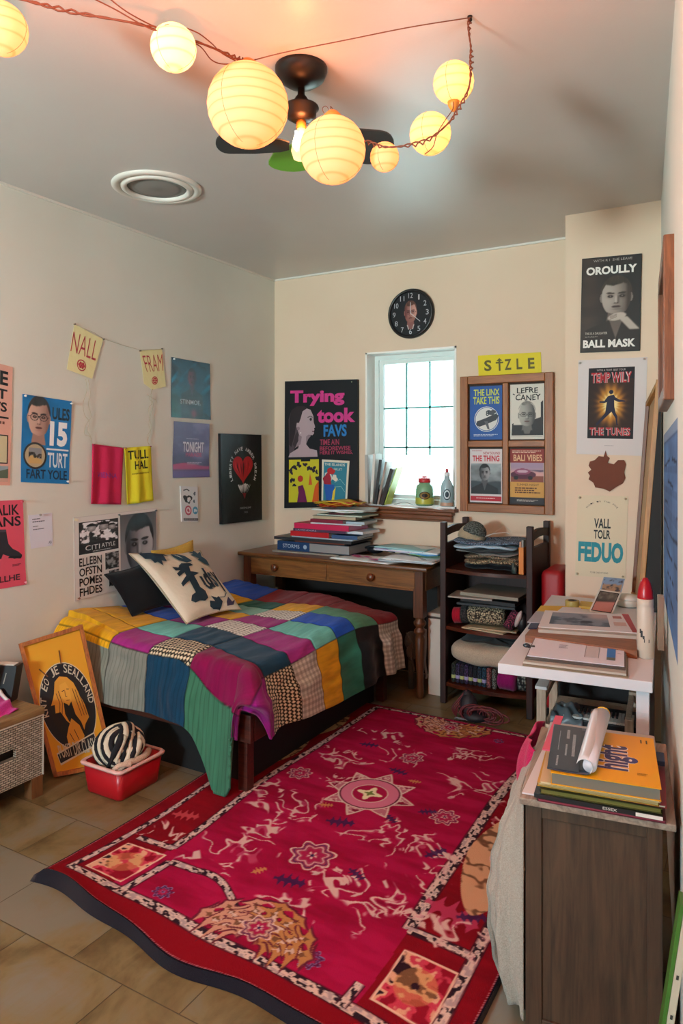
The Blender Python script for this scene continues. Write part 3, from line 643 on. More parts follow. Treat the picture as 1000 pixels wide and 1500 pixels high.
# pennants
PEN = '#e8e3ae'
def pennant(name, label, pts, txt, tq, lq):
    P = [Lw(*p) for p in pts]; n = NL; P3 = [p + n * (.004 + .003 * i) for i, p in enumerate(P)]
    q = quad(Lw, *tq); t = thing(name, label, 'pennant', P[-1])
    us = []
    mb = MB().mat(FABP, PEN); ctr = sum(P, V()) / len(P)
    o = P[0]; mb.prism([((p - o).y, (p - o).z) for p in P], o + n * .004, (0, 1, 0), (0, 0, 1), n, .0015)
    A = Art(mb, *q, n, .006); A.text(txt, .02, .04, .98, .96, '#b54a52', -.008)
    A2 = Art(mb, *quad(Lw, *lq), n, .006)
    A2.circ(.5, .5, .5, '#b8484f', 14); A2.circ(.5, .5, .4, PEN, 14)
    for k in range(6): A2.circ(.5 + .25 * math.cos(k * PI / 3), .5 + .25 * math.sin(k * PI / 3), .13, '#b8484f', 8)
    A2.circ(.5, .5, .1, '#b8484f', 8); mb.build('pennant_cloth', t)
    for p in (P[0], P[1]):
        m2 = MB().mat(flat('#7d7466', .5, .4)); m2.cyl(p + n * .001, p + n * .014, .0035, .0045, 8); m2.build('pushpin', t)
    return t
pennant('pennant', 'pale yellow pennant reading NALL, pinned upper left', [(108, 475), (150, 497), (134, 555), (97, 541)], 'NALL', [(106, 484), (145, 500), (139, 530), (101, 515)], [(112, 526), (126, 532), (124, 544), (111, 539)])
pennant('pennant', 'pale yellow pennant reading FRAM, lower and right of the other', [(204, 514), (236, 511), (242, 566), (222, 571), (210, 562)], 'FRAM', [(206, 520), (237, 518), (238, 544), (214, 546)], [(221, 551), (230, 551), (230, 564), (221, 564)])
def cordobj(label, paths, r=.0011, c='#b8ac90', name='string'):
    b = MB().mat(flat(c, .8)); [b.tube(p, r, 5) for p in paths]; o = b.build(name); return tag(o, label, 'string')
off = lambda p, k: p + NL * k
cordobj('thin cord stretched between the two yellow pennants', [[off(Lw(*p), .012) for p in [(110, 477), (135, 487), (150, 497), (178, 506), (204, 513), (235, 512)]]])
def dangle(px0, px1, pts, seed): 
    R = random.Random(seed); P = [off(Lw(*p), .008 + .004 * R.random()) for p in pts]; return curve3(P, 6)
cordobj('wavy twine hanging from the NALL pennant to the pink flag', [dangle(0, 0, [(124, 555), (125, 572), (120, 590), (122, 607), (129, 618), (126, 630), (131, 640), (133, 650)], 1), dangle(0, 0, [(127, 556), (130, 575), (128, 592), (132, 610), (124, 622), (122, 636), (130, 640), (132, 651)], 2)])
cordobj('knotted twine hanging from the FRAM pennant to the yellow flag', [dangle(0, 0, [(222, 570), (217, 584), (222, 590), (219, 606), (216, 622), (219, 632), (215, 645), (217, 652)], 3), dangle(0, 0, [(220, 572), (221, 590), (216, 598), (218, 615), (220, 626), (214, 640), (216, 652)], 4), dangle(0, 0, [(213, 578), (219, 582), (226, 586), (228, 590)], 5)])
def flag(label, pts, c, txts, seed):
    q = quad(Lw, *pts); n = NL
    bend = lambda u, v: .012 + .01 * v * (1 + math.sin(u * 9 + seed + v * 2)) * .6 + .004 * math.sin(u * 14 + seed)
    mb = MB().mat(FABP, c); A = Art(mb, *q, n, .0, bend); mb.grid(lambda u, v: A.P(u, v, .002), 24, 18, True, None, .002, n); A.off = .0028
    for t in txts: A.text(*t)
    t = thing('flag', label, 'flag', (q[2] + q[3]) / 2); mb.build('flag_cloth', t)
    for u in (.04, .96):
        p = A.P(u, .01); MB().mat(flat('#8a3a44', .5)).cyl(p - n * .008, p + n * .006, .003, .004, 8).build('pushpin', t)
flag('crimson pink cloth flag with faint purple lettering, left of the yellow one', [(132, 650), (178, 656), (174, 739), (129, 738)], '#c42a55', [('VIENNA', .2, .46, .82, .55, '#7d3a8c', .01)], 1)
flag('bright yellow cloth flag reading TULL HAL', [(179, 656), (219, 653), (221, 733), (183, 739)], '#dfd733', [('TULL', .14, .06, .86, .22, '#2c331f', .02), ('HAL', .34, .25, .82, .4, '#2c331f', .02), ('every moment', .25, .46, .86, .5, '#55542a', 0)], 2.2)
# double black and white poster behind the pillow
def art(A):
    A.frame(0, 0, 1, 1, .006, '#c8c6c2'); A.rect(.05, .07, .5, .46, '#232325')
    def f(U, W):
        n = fbm(U * 7, W * 5, 11, 4); m = fbm(U * 12, W * 14, 12, 3); g = sst(.5, .58, n) * .75 + .1 + .15 * m
        for cx, cy, s in ((.3, .3, .12), (.62, .28, .13), (.85, .35, .1)):
            d = np.hypot((U - cx) / s, (W - cy) / (s * 1.5)); g = np.where(d < 1, .75 - .3 * d + .15 * (m - .5), g); g = np.where((d < 1.3) & (W < cy - .08), .1, g)
        return np.stack([g, g, g * 1.02], -1)
    A.paint(.06, .08, .49, .33, 60, 40, f); A.text('CITI', .12, .36, .28, .42, '#d8d8d8', 0); A.text('ATYLE', .3, .36, .46, .41, '#d8d8d8', 0)
    A.smalltext(.2, .435, .42, .45, '#b0b0b0', 1)
    for i, t in enumerate(('ELLEBN', 'OFSTN', 'POMES', 'FHDES')): A.text(t, .05, .5 + i * .12, .3, .6 + i * .12, K, .02, wob=.004)
    def g(U, W): n = fbm(U * 6, W * 8, 21); k = sst(.4, .65, n) * .5 + .08; return np.stack([k, k, k], -1)
    A.paint(.34, .49, .5, .7, 20, 26, g); A.paint(.38, .72, .5, .92, 18, 26, g)
    def h(U, W):
        bg = .35 + .35 * W + .0 * U; img = np.stack([bg, bg, bg * 1.03], -1)
        return portrait(U, W, img, .52, .47, .37, .42, np.array([.82, .82, .84]), np.array([.22, .22, .24]), np.array([.1, .1, .11]), np.array([.12, .12, .13]), 1, np.array([.08] * 3), None, -.42)
    A.rect(.505, .02, .51, .98, '#e8e8e8'); A.paint(.52, .04, .98, .9, 80, 110, h)
sheet('poster', 'large black and white double poster with a man\'s portrait, behind the pillow', 'poster', quad(Lw, (107, 758), (229, 744), (231, 850), (109, 881)), NL, .0015, '#dcd9d6', art, bend=curl(.003),
      pins=[(.02, .03, 'tape'), (.5, .03, '#5a5552'), (.97, .03, '#5a5552'), (.03, .97, '#8c5a4a')])
# dark teal poster, purple poster, sticker card
def art(A):
    def f(U, W):
        img = np.ones(U.shape + (3,)) * hexf('#1d4152'); n = fbm(U * 2.2 + W, W * 6 - U * 3, 31, 4)
        img = mixc(img, hexf('#0d1f2c'), sst(.45, .7, n)); img = mixc(img, hexf('#3f8ca8'), sst(.6, .78, fbm(U * 2 + 5, W * 5 + U * 4, 32)) * .8 * sst(.65, .4, W)); img = mixc(img, hexf('#2c5e4e'), sst(.3, .9, W) * (1 - U) * .6)
        img = portrait(U, W, img, .52, .29, .1, .15, hexf('#7d5660'), hexf('#2a2c3a'), hexf('#1d2530'), hexf('#15232c'), -1, hexf('#10141c'), None, -.6, shw=2.8)
        img = mixc(img, hexf('#9c5a66'), sst(.25, .05, np.hypot((U - .56) * 2.2, (W - .92) * 2)) * .7); return img
    A.paint(0.01, 0.01, .99, .99, 70, 100, f); A.text('STINMOE.', .22, .68, .74, .76, '#c5ced2', .01)
sheet('poster', 'dark teal film poster with a shadowy figure, above the purple one', 'poster', quad(Lw, (250, 523), (306, 533), (308, 615), (250, 611)), NL, .0015, '#1d3a48', art, mat=GLOSS, bend=curl(.005), pins=[(.04, .03, '#f0f0f0')])
def art(A):
    def f(U, W):
        img = np.ones(U.shape + (3,)) * hexf('#5d5b7c'); img = mixc(img, hexf('#8a89ad'), sst(.4, .75, fbm(U * 3, W * 6, 41)) * .7); img = mixc(img, hexf('#38304f'), sst(.55, .68, W + .06 * np.sin(U * 6)) * .8)
        img = mixc(img, hexf('#c05f86'), sst(.76, .78, W + .03 * np.sin(U * 5)) * sst(.88, .84, W) * .85); img = mixc(img, hexf('#6a5a90'), sst(.86, .9, W) * .8); return img
    A.paint(0.01, .01, .99, .99, 60, 80, f); A.smalltext(.35, .29, .7, .31, '#b9b4cc', 1); A.text('TONIGHT', .26, .35, .84, .54, '#e9e6f0', .02); A.text('PARADE', .34, .55, .78, .62, '#b9496a', .01)
    A.smalltext(.38, .72, .8, .77, '#d0c6da', 2)
sheet('poster', 'purple wrinkled poster reading TONIGHT with a pink horizon', 'poster', quad(Lw, (253, 617), (305, 621), (306, 699), (252, 700)), NL, .0015, '#5a5878', art, mat=GLOSS, bend=curl(.008))
def art(A):
    A.blob(.4, .36, .2, '#20242a', 3, .5); A.blob(.46, .37, .1, '#dfe3e6', 9, .3); A.line([(.15, .12), (.35, .08), (.5, .13)], .05, '#43484f'); A.blob(.8, .2, .07, '#5b6570', 5); A.blob(.76, .42, .06, '#4f6370', 6)
    A.circ(.4, .68, .2, '#b2576a'); A.circ(.4, .68, .13, '#e6dce0'); A.blob(.4, .68, .07, '#b2576a', 2); A.circ(.82, .68, .16, '#4f94b4'); A.blob(.82, .68, .08, '#d9e6ee', 4, .6)
    A.rect(.1, .9, .97, .97, '#3a3f45'); A.smalltext(.14, .915, .94, .955, '#c9ccd0', 1)
sheet('sticker_card', 'small white card of black, red and blue stickers', 'card', quad(Lw, (263, 712), (288, 713), (289, 764), (265, 764)), NL, .006, '#d6dade', art, mat=CARD)
# black board with red rose heart
def art(A):
    A.blob(.52, .41, .3, '#08090c', 1, .05, ry=.22)
    pts = [(.52 + .0155 * 16 * math.sin(t) ** 3, .385 - .0112 * (13 * math.cos(t) - 5 * math.cos(2 * t) - 2 * math.cos(3 * t) - math.cos(4 * t))) for t in [2 * PI * i / 48 for i in range(48)]]; A.poly(pts, '#b01726')
    R = random.Random(5)
    for k in range(9):
        u = .33 + .045 * k; d = abs(u - .52); A.poly([(u, .29 + R.random() * .03), (u + .01, .34), (u + .008 + (.52 - u) * .4, .5 - d * .35), (u - .004, .38)], '#4a0610' if k % 2 else '#d02a38')
    A.poly([(.51, .32), (.53, .32), (.54, .38), (.52, .5), (.505, .4)], '#3a0409')
    A.arc('LIBERTY HAVE AMBER DREAM', .52, .41, .315, math.radians(150), math.radians(390), .055, '#cfcfd2', .02, ry=.245)
    for k in range(9):
        u = .38 + .036 * k; A.poly([(u, .575 + .02 * math.sin(k)), (u + .032, .57), (.5 + (u - .5) * .5 + .012, .66 + .01 * (k % 3))], '#d2d2d4')
    A.poly([(.49, .67), (.58, .67), (.545, .74)], '#7a1420'); A.text('GREENLEAF', .42, .83, .7, .85, '#aeb0b4', 0); A.text('1982', .52, .88, .62, .9, '#7c7e84', 0)
sheet('picture_board', 'black board with a red rose heart ringed by white letters', 'picture', quad(Lw, (319, 635), (379, 637), (380, 761), (321, 768)), NL, .022, '#08090b', art, mat=GLOSS, edge='#101114')

# ================================================================ ON THE BACK WALL
def art(A):
    A.text('Trying', .08, .075, .83, .2, '#cc3a86', .045); A.text('took', .46, .22, .97, .335, '#cc3a86', .045); A.text('FAVS', .55, .35, .86, .445, '#2877b8', .035)
    A.text('TIME AIN', .5, .465, .76, .51, '#a33a58', .015); A.text('BEFOREWISE', .5, .52, .91, .552, '#a33a58', .02); A.text('HERE IT WISHES,', .5, .556, .94, .588, '#a33a58', .02)
    SK, SH, HR = '#b09aa0', '#8d7880', '#2c2428'
    A.poly([(.07, .58), (.06, .3), (.1, .23), (.18, .2), (.28, .205), (.36, .25), (.3, .28), (.22, .32), (.22, .4), (.16, .5), (.12, .6)], '#51434a')
    A.poly([(.24, .24), (.3, .215), (.37, .23), (.41, .28), (.415, .33), (.43, .355), (.435, .37), (.42, .375), (.425, .39), (.415, .4), (.42, .415), (.4, .43), (.34, .425), (.31, .44), (.31, .5), (.36, .535), (.46, .55), (.47, .6), (.06, .6), (.08, .57), (.2, .53), (.22, .47), (.2, .4), (.17, .36), (.19, .29)], SK)
    A.poly([(.2, .42), (.25, .44), (.23, .5), (.15, .53), (.2, .47)], SH); A.poly([(.31, .44), (.34, .425), (.38, .432), (.34, .46), (.31, .5)], SH)
    A.poly([(.1, .23), (.18, .2), (.28, .2), (.33, .215), (.26, .24), (.23, .3), (.21, .33), (.17, .33), (.15, .42), (.1, .52), (.07, .5), (.07, .3)], HR)
    A.poly([(.12, .5), (.16, .42), (.19, .4), (.21, .42), (.19, .48), (.15, .52)], '#3d3136')
    A.circ(.2, .375, .022, SH); A.line([(.33, .29), (.37, .28), (.4, .29)], .008, HR); A.circ(.375, .305, .016, HR, ry=.012); A.line([(.395, .4), (.42, .4)], .012, '#5a3038'); A.circ(.235, .41, .008, '#e2d8dc')
    A.rect(.07, .62, .49, .955, '#c7c02c'); A.rect(.24, .61, .37, .635, '#15161b')
    for i, (u, v, s) in enumerate([(.1, .71, .03), (.15, .68, .03), (.21, .66, .03), (.3, .66, .025), (.36, .69, .03), (.42, .7, .03), (.46, .72, .02), (.12, .78, .03), (.15, .82, .02)]): A.blob(u, v, s, '#2b2230', i, .6)
    A.circ(.235, .77, .038, '#b5352c'); A.poly([(.2, .83), (.27, .82), (.3, .87), (.33, .955), (.19, .955), (.21, .88)], '#6a2050'); A.poly([(.37, .73), (.39, .78), (.4, .82), (.35, .82), (.36, .78)], '#c75a2e')
    A.poly([(.44, .83), (.49, .79), (.49, .955), (.4, .955)], '#cf5a20'); A.blob(.48, .77, .03, '#2b2230', 3)
    A.circ(.93, .01 + .01, .008, '#8a8d70')
sheet('picture_board', 'tall black board reading Trying took, with a woman in profile', 'picture', quad(Bw, (420, 559), (526, 556), (526, 742), (419, 744)), NB, .025, '#12141a', art, mat=CARD, edge='#0b0c10')
def art(A):
    A.rect(.07, .05, .93, .95, '#2f7d93'); A.text('THE ISLANDS', .1, .07, .85, .13, '#d9dccf', .01); A.text('FRUIT', .45, .18, .75, .23, '#c9d2c8', 0)
    A.poly([(.12, .3), (.3, .25), (.42, .4), (.3, .55), (.1, .5)], '#c7d0cc'); A.blob(.34, .25, .13, '#b32a2e', 4, .3); A.blob(.22, .45, .18, '#9a2438', 6, .3); A.poly([(.1, .55), (.5, .55), (.4, .9), (.2, .92)], '#2458a8'); A.blob(.5, .4, .1, '#e0d6c4', 2)
    A.line([(.5, .5), (.7, .42), (.9, .55)], .012, '#9fc9c9'); A.line([(.5, .6), (.75, .58), (.9, .7)], .012, '#9fc9c9'); A.poly([(.45, .7), (.55, .6), (.5, .95), (.4, .95)], '#e2c53a')
q = quad(Bw, (475, 673), (515, 675), (511, 740), (474, 738))
sheet('postcard', 'small blue print with red birds, stuck over the lower right of the black board', 'print', [p + NB * .028 for p in q], NB, .004, '#d9d3c0', art, mat=CARD)

# clock
CC = on_y(603, 460, YB); RC = .166
ck = thing('wall_clock', 'round black wall clock with a man\'s face on its dial', 'clock', CC)
MB().mat(flat('#111114', .35)).lathe([(RC, 0), (RC + .002, .02), (RC - .004, .034), (RC - .016, .034), (RC - .02, .022)], CC, 56, axis=(0, -1, 0), cap=False).build('rim', ck)
MB().mat(flat('#111114', .4)).lathe([(RC - .004, 0), (RC - .004, .02)], CC, 56, axis=(0, -1, 0)).build('back_case', ck)
fm = MB().mat(CARD, '#15151b'); a, b_ = V((1, 0, 0)), V((0, 0, 1)); r = RC - .01
A = Art(fm, CC - a * r + b_ * r, CC + a * r + b_ * r, CC + a * r - b_ * r, CC - a * r - b_ * r, NB, .0206); A.circ(.5, .5, .48, '#131318', 48)
def f(U, W):
    img = np.ones(U.shape + (3,)) * hexf('#16151c'); return portrait(U, W, img, .5, .4, .3, .36, hexf('#d9a898'), hexf('#6a3a38'), hexf('#5a3a30'), hexf('#1c1820'), 1, hexf('#3a1c1c'), hexf('#5a4448'), -.5, shw=1.4, collar=hexf('#c9c0bc'), beard=hexf('#8a5a50'))
A.paint(.27, .22, .73, .84, 50, 60, f)
for i, s in enumerate(['12', '1', '2', '3', '4', '5', '6', '7', '8', '9', '10', '11']):
    t = math.radians(i * 30); u, v = .5 + .39 * math.sin(t), .5 - .39 * math.cos(t); wd = .036 if len(s) == 1 else .055; A.text(s, u - wd * (.5 if s == '1' else 1) * .9, v - .055, u + wd * (.5 if s == '1' else 1) * .9, v + .055, '#b9bac0', .0)
fm.build('dial', ck)
hd = MB().mat(flat('#c9c9cc', .4)); c = CC + NB * .024
hd.obox(c + V((-.002, 0, 0)), (.004, 0, 0), (0, -.001, 0), V((-.0, 0, .075))); hd.obox(c, V((.07, 0, -.06)), (0, -.001, 0), V((.002, 0, .003))); hd.build('clock_hands', ck)

# SIZLE sign
def art(A):
    for t, u0, u1 in (('S', .1, .22), ('Z', .43, .54), ('L', .62, .71), ('E', .8, .9)): A.text(t, u0, .25, u1, .78, '#5a5416', .03)
    A.rect(.335, .3, .365, .8, '#5a5416'); A.rect(.29, .36, .41, .44, '#5a5416'); A.poly([(.3, .32), (.35, .18), (.4, .32)], '#5a5416')
sheet('sign', 'bright yellow sign reading SIZLE above the wooden frame', 'sign', quad(Bw, (700, 521), (792, 516), (793, 546), (701, 551)), NB, .004, '#dccb14', art, mat=CARD)

# wooden four-pane frame with prints
P0, P1 = Bw(676, 555), Bw(812, 750); x0, x1, z1 = P0.x, P1.x, Bw(744, 549).z; z0 = Bw(740, 751).z
M_OAK = wood('#7a4318', '#a8652c', 'z', 3, .45, 'golden_oak'); M_OAKX = wood('#7a4318', '#a8652c', 'x', 3, .45, 'golden_oak_rail')
fr = thing('window_pane_frame', 'golden oak four-pane frame holding four small posters', 'picture frame', ((x0 + x1) / 2, YB, z0)); fwid = .052; cx = (x0 + x1) / 2; cz = (z0 + z1) / 2
def rail(xa, xb, za, zb, mat, name='rail', d=.035): b = MB().mat(mat); b.box(xa, xb, YB - d, YB, za, zb, .004); b.build(name, fr)
rail(x0, x0 + fwid, z0, z1, M_OAK, 'stile'); rail(x1 - fwid, x1, z0, z1, M_OAK, 'stile'); rail(x0 + fwid, x1 - fwid, z0, z0 + fwid, M_OAKX); rail(x0 + fwid, x1 - fwid, z1 - fwid, z1, M_OAKX)
rail(cx - .018, cx + .018, z0 + fwid, z1 - fwid, M_OAK, 'mullion', .03); rail(x0 + fwid, cx - .018, cz - .02, cz + .02, M_OAKX, 'crossbar', .03); rail(cx + .018, x1 - fwid, cz - .02, cz + .02, M_OAKX, 'crossbar', .03)
b = MB().mat(flat('#3a2a20', .8)); b.box(x0 + .01, x1 - .01, YB - .006, YB - .001, z0 + .01, z1 - .01); b.build('backing', fr)
def art1(A):
    A.text('THE LINX', .12, .06, .92, .18, '#c9d23c', .02); A.text('TAKE THIS', .1, .2, .92, .34, '#c9d23c', .02); A.circ(.52, .62, .38, '#d9dcd8'); A.circ(.52, .62, .36, '#24549c'); A.circ(.52, .62, .34, '#d6d8d4')
    A.poly([(.22, .66), (.5, .6), (.8, .52), (.9, .56), (.82, .64), (.5, .72), (.3, .76), (.2, .73)], '#3a3f46'); A.poly([(.45, .66), (.56, .66), (.62, .82), (.55, .8), (.5, .72)], '#5c6066'); A.blob(.68, .5, .1, '#4a4f55', 3, .5); A.text('8', .5, .46, .6, .56, '#33363c'); A.smalltext(.12, .9, .9, .95, '#b9c6d8', 2)
def art2(A):
    A.text('LEFRE', .2, .06, .82, .16, K, .02, wob=.01); A.text('CANEY', .16, .19, .9, .3, K, .02, wob=-.01); A.line([(.08, .17), (.14, .19)], .03, K)
    A.poly([(.62, .5), (.97, .3), (.97, .93), (.04, .93), (.06, .72), (.2, .66), (.5, .8)], '#2b2b2d')
    def f(U, W):
        img = np.ones(U.shape + (3,)) * hexf('#d6d3c8'); img = mixc(img, hexf('#2b2b2d'), sst(.0, .02, W - (.75 - .25 * U)) * (U > .6)); img = mixc(img, hexf('#2b2b2d'), sst(0, .03, W - .72 - .3 * np.abs(U - .5) * 0))
        return portrait(U, W, img, .5, .42, .3, .36, hexf('#c9c6bc'), hexf('#4a4a4a'), hexf('#7c7a74'), hexf('#2b2b2d'), -1, hexf('#222222'), hexf('#3a3a3a'), -.72)
    A.paint(.1, .3, .9, .9, 50, 60, f); A.line([(.03, .955), (.95, .955)], .006, '#888'); 
def art3(A):
    A.smalltext(.06, .03, .4, .05, '#a03040', 1); A.text('NEW SOUND', .42, .05, .94, .1, '#a02a3a', .01); A.text('THE THING', .08, .12, .92, .23, '#c02a3a', .03)
    def f(U, W):
        g = .45 + .35 * fbm(U * 3, W * 6, 51) - .2 * W; img = np.stack([g * .9, g * .97, g], -1); img = mixc(img, hexf('#2f3a42'), sst(.6, .66, W + .1 * fbm(U * 4, W, 3)) * .8)
        return portrait(U, W, img, .46, .3, .17, .26, hexf('#b0aeb0'), hexf('#33353a'), hexf('#1a1b1e'), hexf('#24282e'), 1, hexf('#15161a'), None, -.5, shw=2.6)
    A.paint(.03, .27, .97, .84, 60, 60, f); A.rect(.02, .88, .98, .97, '#b82436'); A.smalltext(.2, .91, .8, .94, '#e8b0b4', 1)
def art4(A):
    A.rect(0, 0, 1, .25, '#8a2a22'); A.smalltext(.06, .03, .94, .08, '#e6c8b0', 2); A.text('BALI VIBES', .1, .1, .94, .22, '#e2b48a', .02)
    def f(U, W):
        img = np.ones(U.shape + (3,)) * hexf('#a58fa8'); img = mixc(img, hexf('#d9a4a0'), sst(.2, .6, W)); img = mixc(img, hexf('#8a4a3a'), sst(.66, .7, W)); img = mixc(img, hexf('#5a4a60'), sst(.05, 0, W - .45 + .25 * np.abs(U - .9)) * sst(.35, .4, W))
        img = mixc(img, hexf('#552038'), sst(.06, 0, np.hypot((U - .38) / .38, (W - .62) / .22) - 1)); img = mixc(img, hexf('#8d4a68'), sst(.06, 0, np.hypot((U - .36) / .24, (W - .46) / .16) - 1)); img = mixc(img, hexf('#c8a8b8'), sst(.1, 0, np.hypot((U - .36) / .16, (W - .45) / .07) - 1)); return mixc(img, hexf('#1c1418'), sst(.1, 0, np.hypot((U - .16) / .07, (W - .78) / .1) - 1) + sst(.1, 0, np.hypot((U - .6) / .07, (W - .78) / .1) - 1))
    A.paint(.02, .25, .98, .6, 50, 30, f); A.rect(0, .6, 1, .88, '#cf9a4a'); A.text('SUMMER NIGHT', .2, .63, .85, .67, '#4a2a18', 0); A.smalltext(.14, .7, .9, .82, '#5a3418', 3, 5); A.rect(0, .88, 1, 1, '#2c2a30'); A.smalltext(.2, .92, .85, .96, '#b9b4ac', 2)
ya = YB - .0065
for (xa, xb, za, zb, bc, fn, lab) in [(x0 + fwid, cx - .018, cz + .02, z1 - fwid, '#2456a0', art1, 'blue poster with a bird in a white disc, top left pane of the oak frame'), (cx + .018, x1 - fwid, cz + .02, z1 - fwid, '#d6d3c8', art2, 'cream poster reading LEFRE CANEY, top right pane of the oak frame'),
        (x0 + fwid, cx - .018, z0 + fwid, cz - .02, '#d8cfd0', art3, 'pale poster of a dark-haired man, bottom left pane of the oak frame'), (cx + .018, x1 - fwid, z0 + fwid, cz - .02, '#cdb9a8', art4, 'orange and red poster of a car, bottom right pane of the oak frame')]:
    g = .008; qq = [V((xa + g, ya, zb - g * 1.6)), V((xb - g, ya, zb - g * 1.6)), V((xb - g, ya, za + g)), V((xa + g, ya, za + g))]
    sheet('small_poster', lab, 'poster', qq, NB, .002, bc, fn, mat=CARD)

# ================================================================ ON THE BOXED-OUT CHASE
def art(A):
    def f(U, W):
        g = .07 + .1 * np.exp(-((U - .12) / .25) ** 2) * (.6 + .8 * fbm(U, W * 9, 61)); img = np.stack([g * 1.25, g, g * .85], -1)
        img = portrait(U, W, img, .6, .42, .25, .195, hexf('#cfc4ba'), hexf('#3a302a'), hexf('#33291f'), hexf('#221a14'), -.8, hexf('#1c1512'), None, -.52, shw=2.1)
        hand = sst(.2, -.1, np.hypot((U - .62) / .15, (W - .64 + .1 * (U - .6)) / .038) - 1); arm = sst(.03, -.01, np.abs((U - .74) - (W - .66) * 1.5) - .075) * sst(.63, .65, W) * sst(.79, .77, W)
        img = mixc(img, hexf('#b9ada2'), np.maximum(hand, arm) * .95)
        for k in range(3): img = mixc(img, hexf('#6a5d54'), sst(.006, .001, np.abs(W - .625 - .014 * k + .2 * (U - .55))) * (U > .49) * (U < .62) * .8)
        return img
    A.paint(.01, .01, .99, .99, 90, 130, f); A.text('WITH R I  SHE LEAVE', .2, .025, .85, .05, '#a8a098', 0)
    A.text('OROULLY', .08, .1, .93, .185, '#e6e2dc', .04); A.text('THIS IS A DAUGHTER', .08, .79, .46, .815, '#b9b0a6', .01); A.text('SATURDAY', .08, .83, .3, .845, '#9a9088', 0); A.text('BALL MASK', .05, .87, .93, .955, '#e6e2dc', .04)
sheet('picture_board', 'black poster of a pensive boy reading OROULLY and BALL MASK', 'poster', quad(Cw, (853, 380), (940, 372), (937, 514), (850, 517)), NB, .012, '#0e0b0a', art, mat=CARD, edge='#16110e')
def art(A):
    def f(U, W):
        a = np.arctan2(W - .5, (U - .5) * .8); d = np.hypot((U - .5) * 1.3, W - .5); g = np.exp(-(d / .3) ** 2) * 1.1 + .25 * (np.sin(a * 17) * .5 + .5) * np.exp(-(d / .45) ** 2)
        g = np.clip(g, 0, 1); img = np.ones(U.shape + (3,)) * hexf('#2a1710'); img = mixc(img, hexf('#b97a28'), sst(0, .55, g)); return mixc(img, hexf('#f3dd98'), sst(.5, 1, g))
    A.rect(.16, .09, .83, .83, '#141018'); A.paint(.17, .21, .82, .74, 60, 50, f); A.text('WITH A TEAM  BEST TOUR', .28, .105, .7, .125, '#b9b0b0', 0)
    A.text('TEMP WILY', .2, .14, .79, .25, '#d8c0c0', .05); A.text('TEMP WILY', .2, .14, .79, .25, '#b3242f', .015); A.text('THE TUNES', .19, .715, .79, .8, '#d8c0c0', .05); A.text('THE TUNES', .19, .715, .79, .8, '#b3242f', .015)
    S = '#1c1c34'
    A.circ(.5, .345, .032, S); A.poly([(.46, .385), (.54, .375), (.56, .4), (.62, .425), (.7, .435), (.71, .448), (.61, .45), (.545, .43), (.55, .5), (.57, .56), (.6, .6), (.6, .67), (.615, .69), (.585, .69), (.57, .62), (.51, .55), (.44, .6), (.36, .655), (.3, .7), (.28, .68), (.34, .63), (.42, .56), (.43, .5), (.44, .45), (.4, .46), (.33, .455), (.33, .44), (.4, .44), (.43, .41)], S)
    A.smalltext(.42, .9, .56, .912, '#aaa4a8', 1)
sheet('poster', 'white-bordered poster of a leaping figure against a golden burst', 'poster', quad(Cw, (847, 528), (948, 523), (944, 668), (844, 665)), NB, .0015, '#d3cccb', art, pins=[(.03, .03, '#b0a8a0'), (.96, .02, '#b0a8a0')])
pts = [(887, 660), (889, 668), (893, 671), (890, 678), (899, 680), (905, 674), (914, 674), (917, 680), (914, 692), (916, 700), (912, 708), (903, 713), (893, 720), (884, 716), (872, 714), (869, 707), (862, 702), (864, 697), (861, 692), (866, 688), (862, 682), (864, 676), (871, 674), (877, 668), (884, 669)]
P = [Cw(*p) for p in pts]; o = P[0]; b = MB().mat(flat('#6a3015', .7, name='russet_leaf_paper', var=.15)); b.prism([((p - o).x, (p - o).z) for p in P][::-1], o + NB * .004, (1, 0, 0), (0, 0, 1), NB, .003)
tag(b.build('paper_leaf'), 'russet brown leaf cut-out on the peach wall', 'leaf decoration')
def art(A):
    A.arc('MUSIC IS THE SOUL', .5, .2, .33, math.radians(200), math.radians(340), .04, '#4a4640', .0, ry=.13)
    A.text('VALL', .35, .28, .68, .4, '#23252b', .025); A.text('TOLR', .35, .42, .68, .53, '#23252b', .025); A.text('FEDUO', .05, .57, .94, .82, '#2b8a98', .05); A.text('TO BE ONE OF KIND', .3, .935, .66, .955, '#5a5650', 0)
sheet('poster', 'cream poster reading VALL TOLR FEDUO in black and teal', 'poster', quad(Cw, (846, 725), (920, 727), (916, 848), (842, 843)), NB, .0015, '#d9ccb0', art, pins=[(.05, .03, '#a89a80'), (.95, .03, '#a89a80'), (.05, .97, '#a89a80'), (.95, .97, '#a89a80')])

# ================================================================ ON THE RIGHT WALL
def Ry(y, z, off=0): return V((rwx(y), y, z)) + RW_N * off
M_WAL = wood('#4a2614', '#8a5230', 'z', 4, .4, 'walnut_moulding'); M_WALy = wood('#4a2614', '#8a5230', 'y', 4, .4, 'walnut_moulding_rail')
def rframe(root, y0, y1, z0, z1, w, d, ma, mb_, names=('stile', 'rail')):
    u = (Ry(1, 0) - Ry(0, 0))
    for (a, c) in ((y0, y0 + w), (y1 - w, y1)): b = MB().mat(ma); b.obox(Ry(a, z0, 0.001), u * (c - a), RW_N * d, (0, 0, z1 - z0), bev=.004); b.build(names[0], root)
    for (a, c) in ((z0, z0 + w), (z1 - w, z1)): b = MB().mat(mb_); b.obox(Ry(y0 + w, a, 0.001), u * (y1 - y0 - 2 * w), RW_N * d, (0, 0, c - a), bev=.004); b.build(names[1], root)
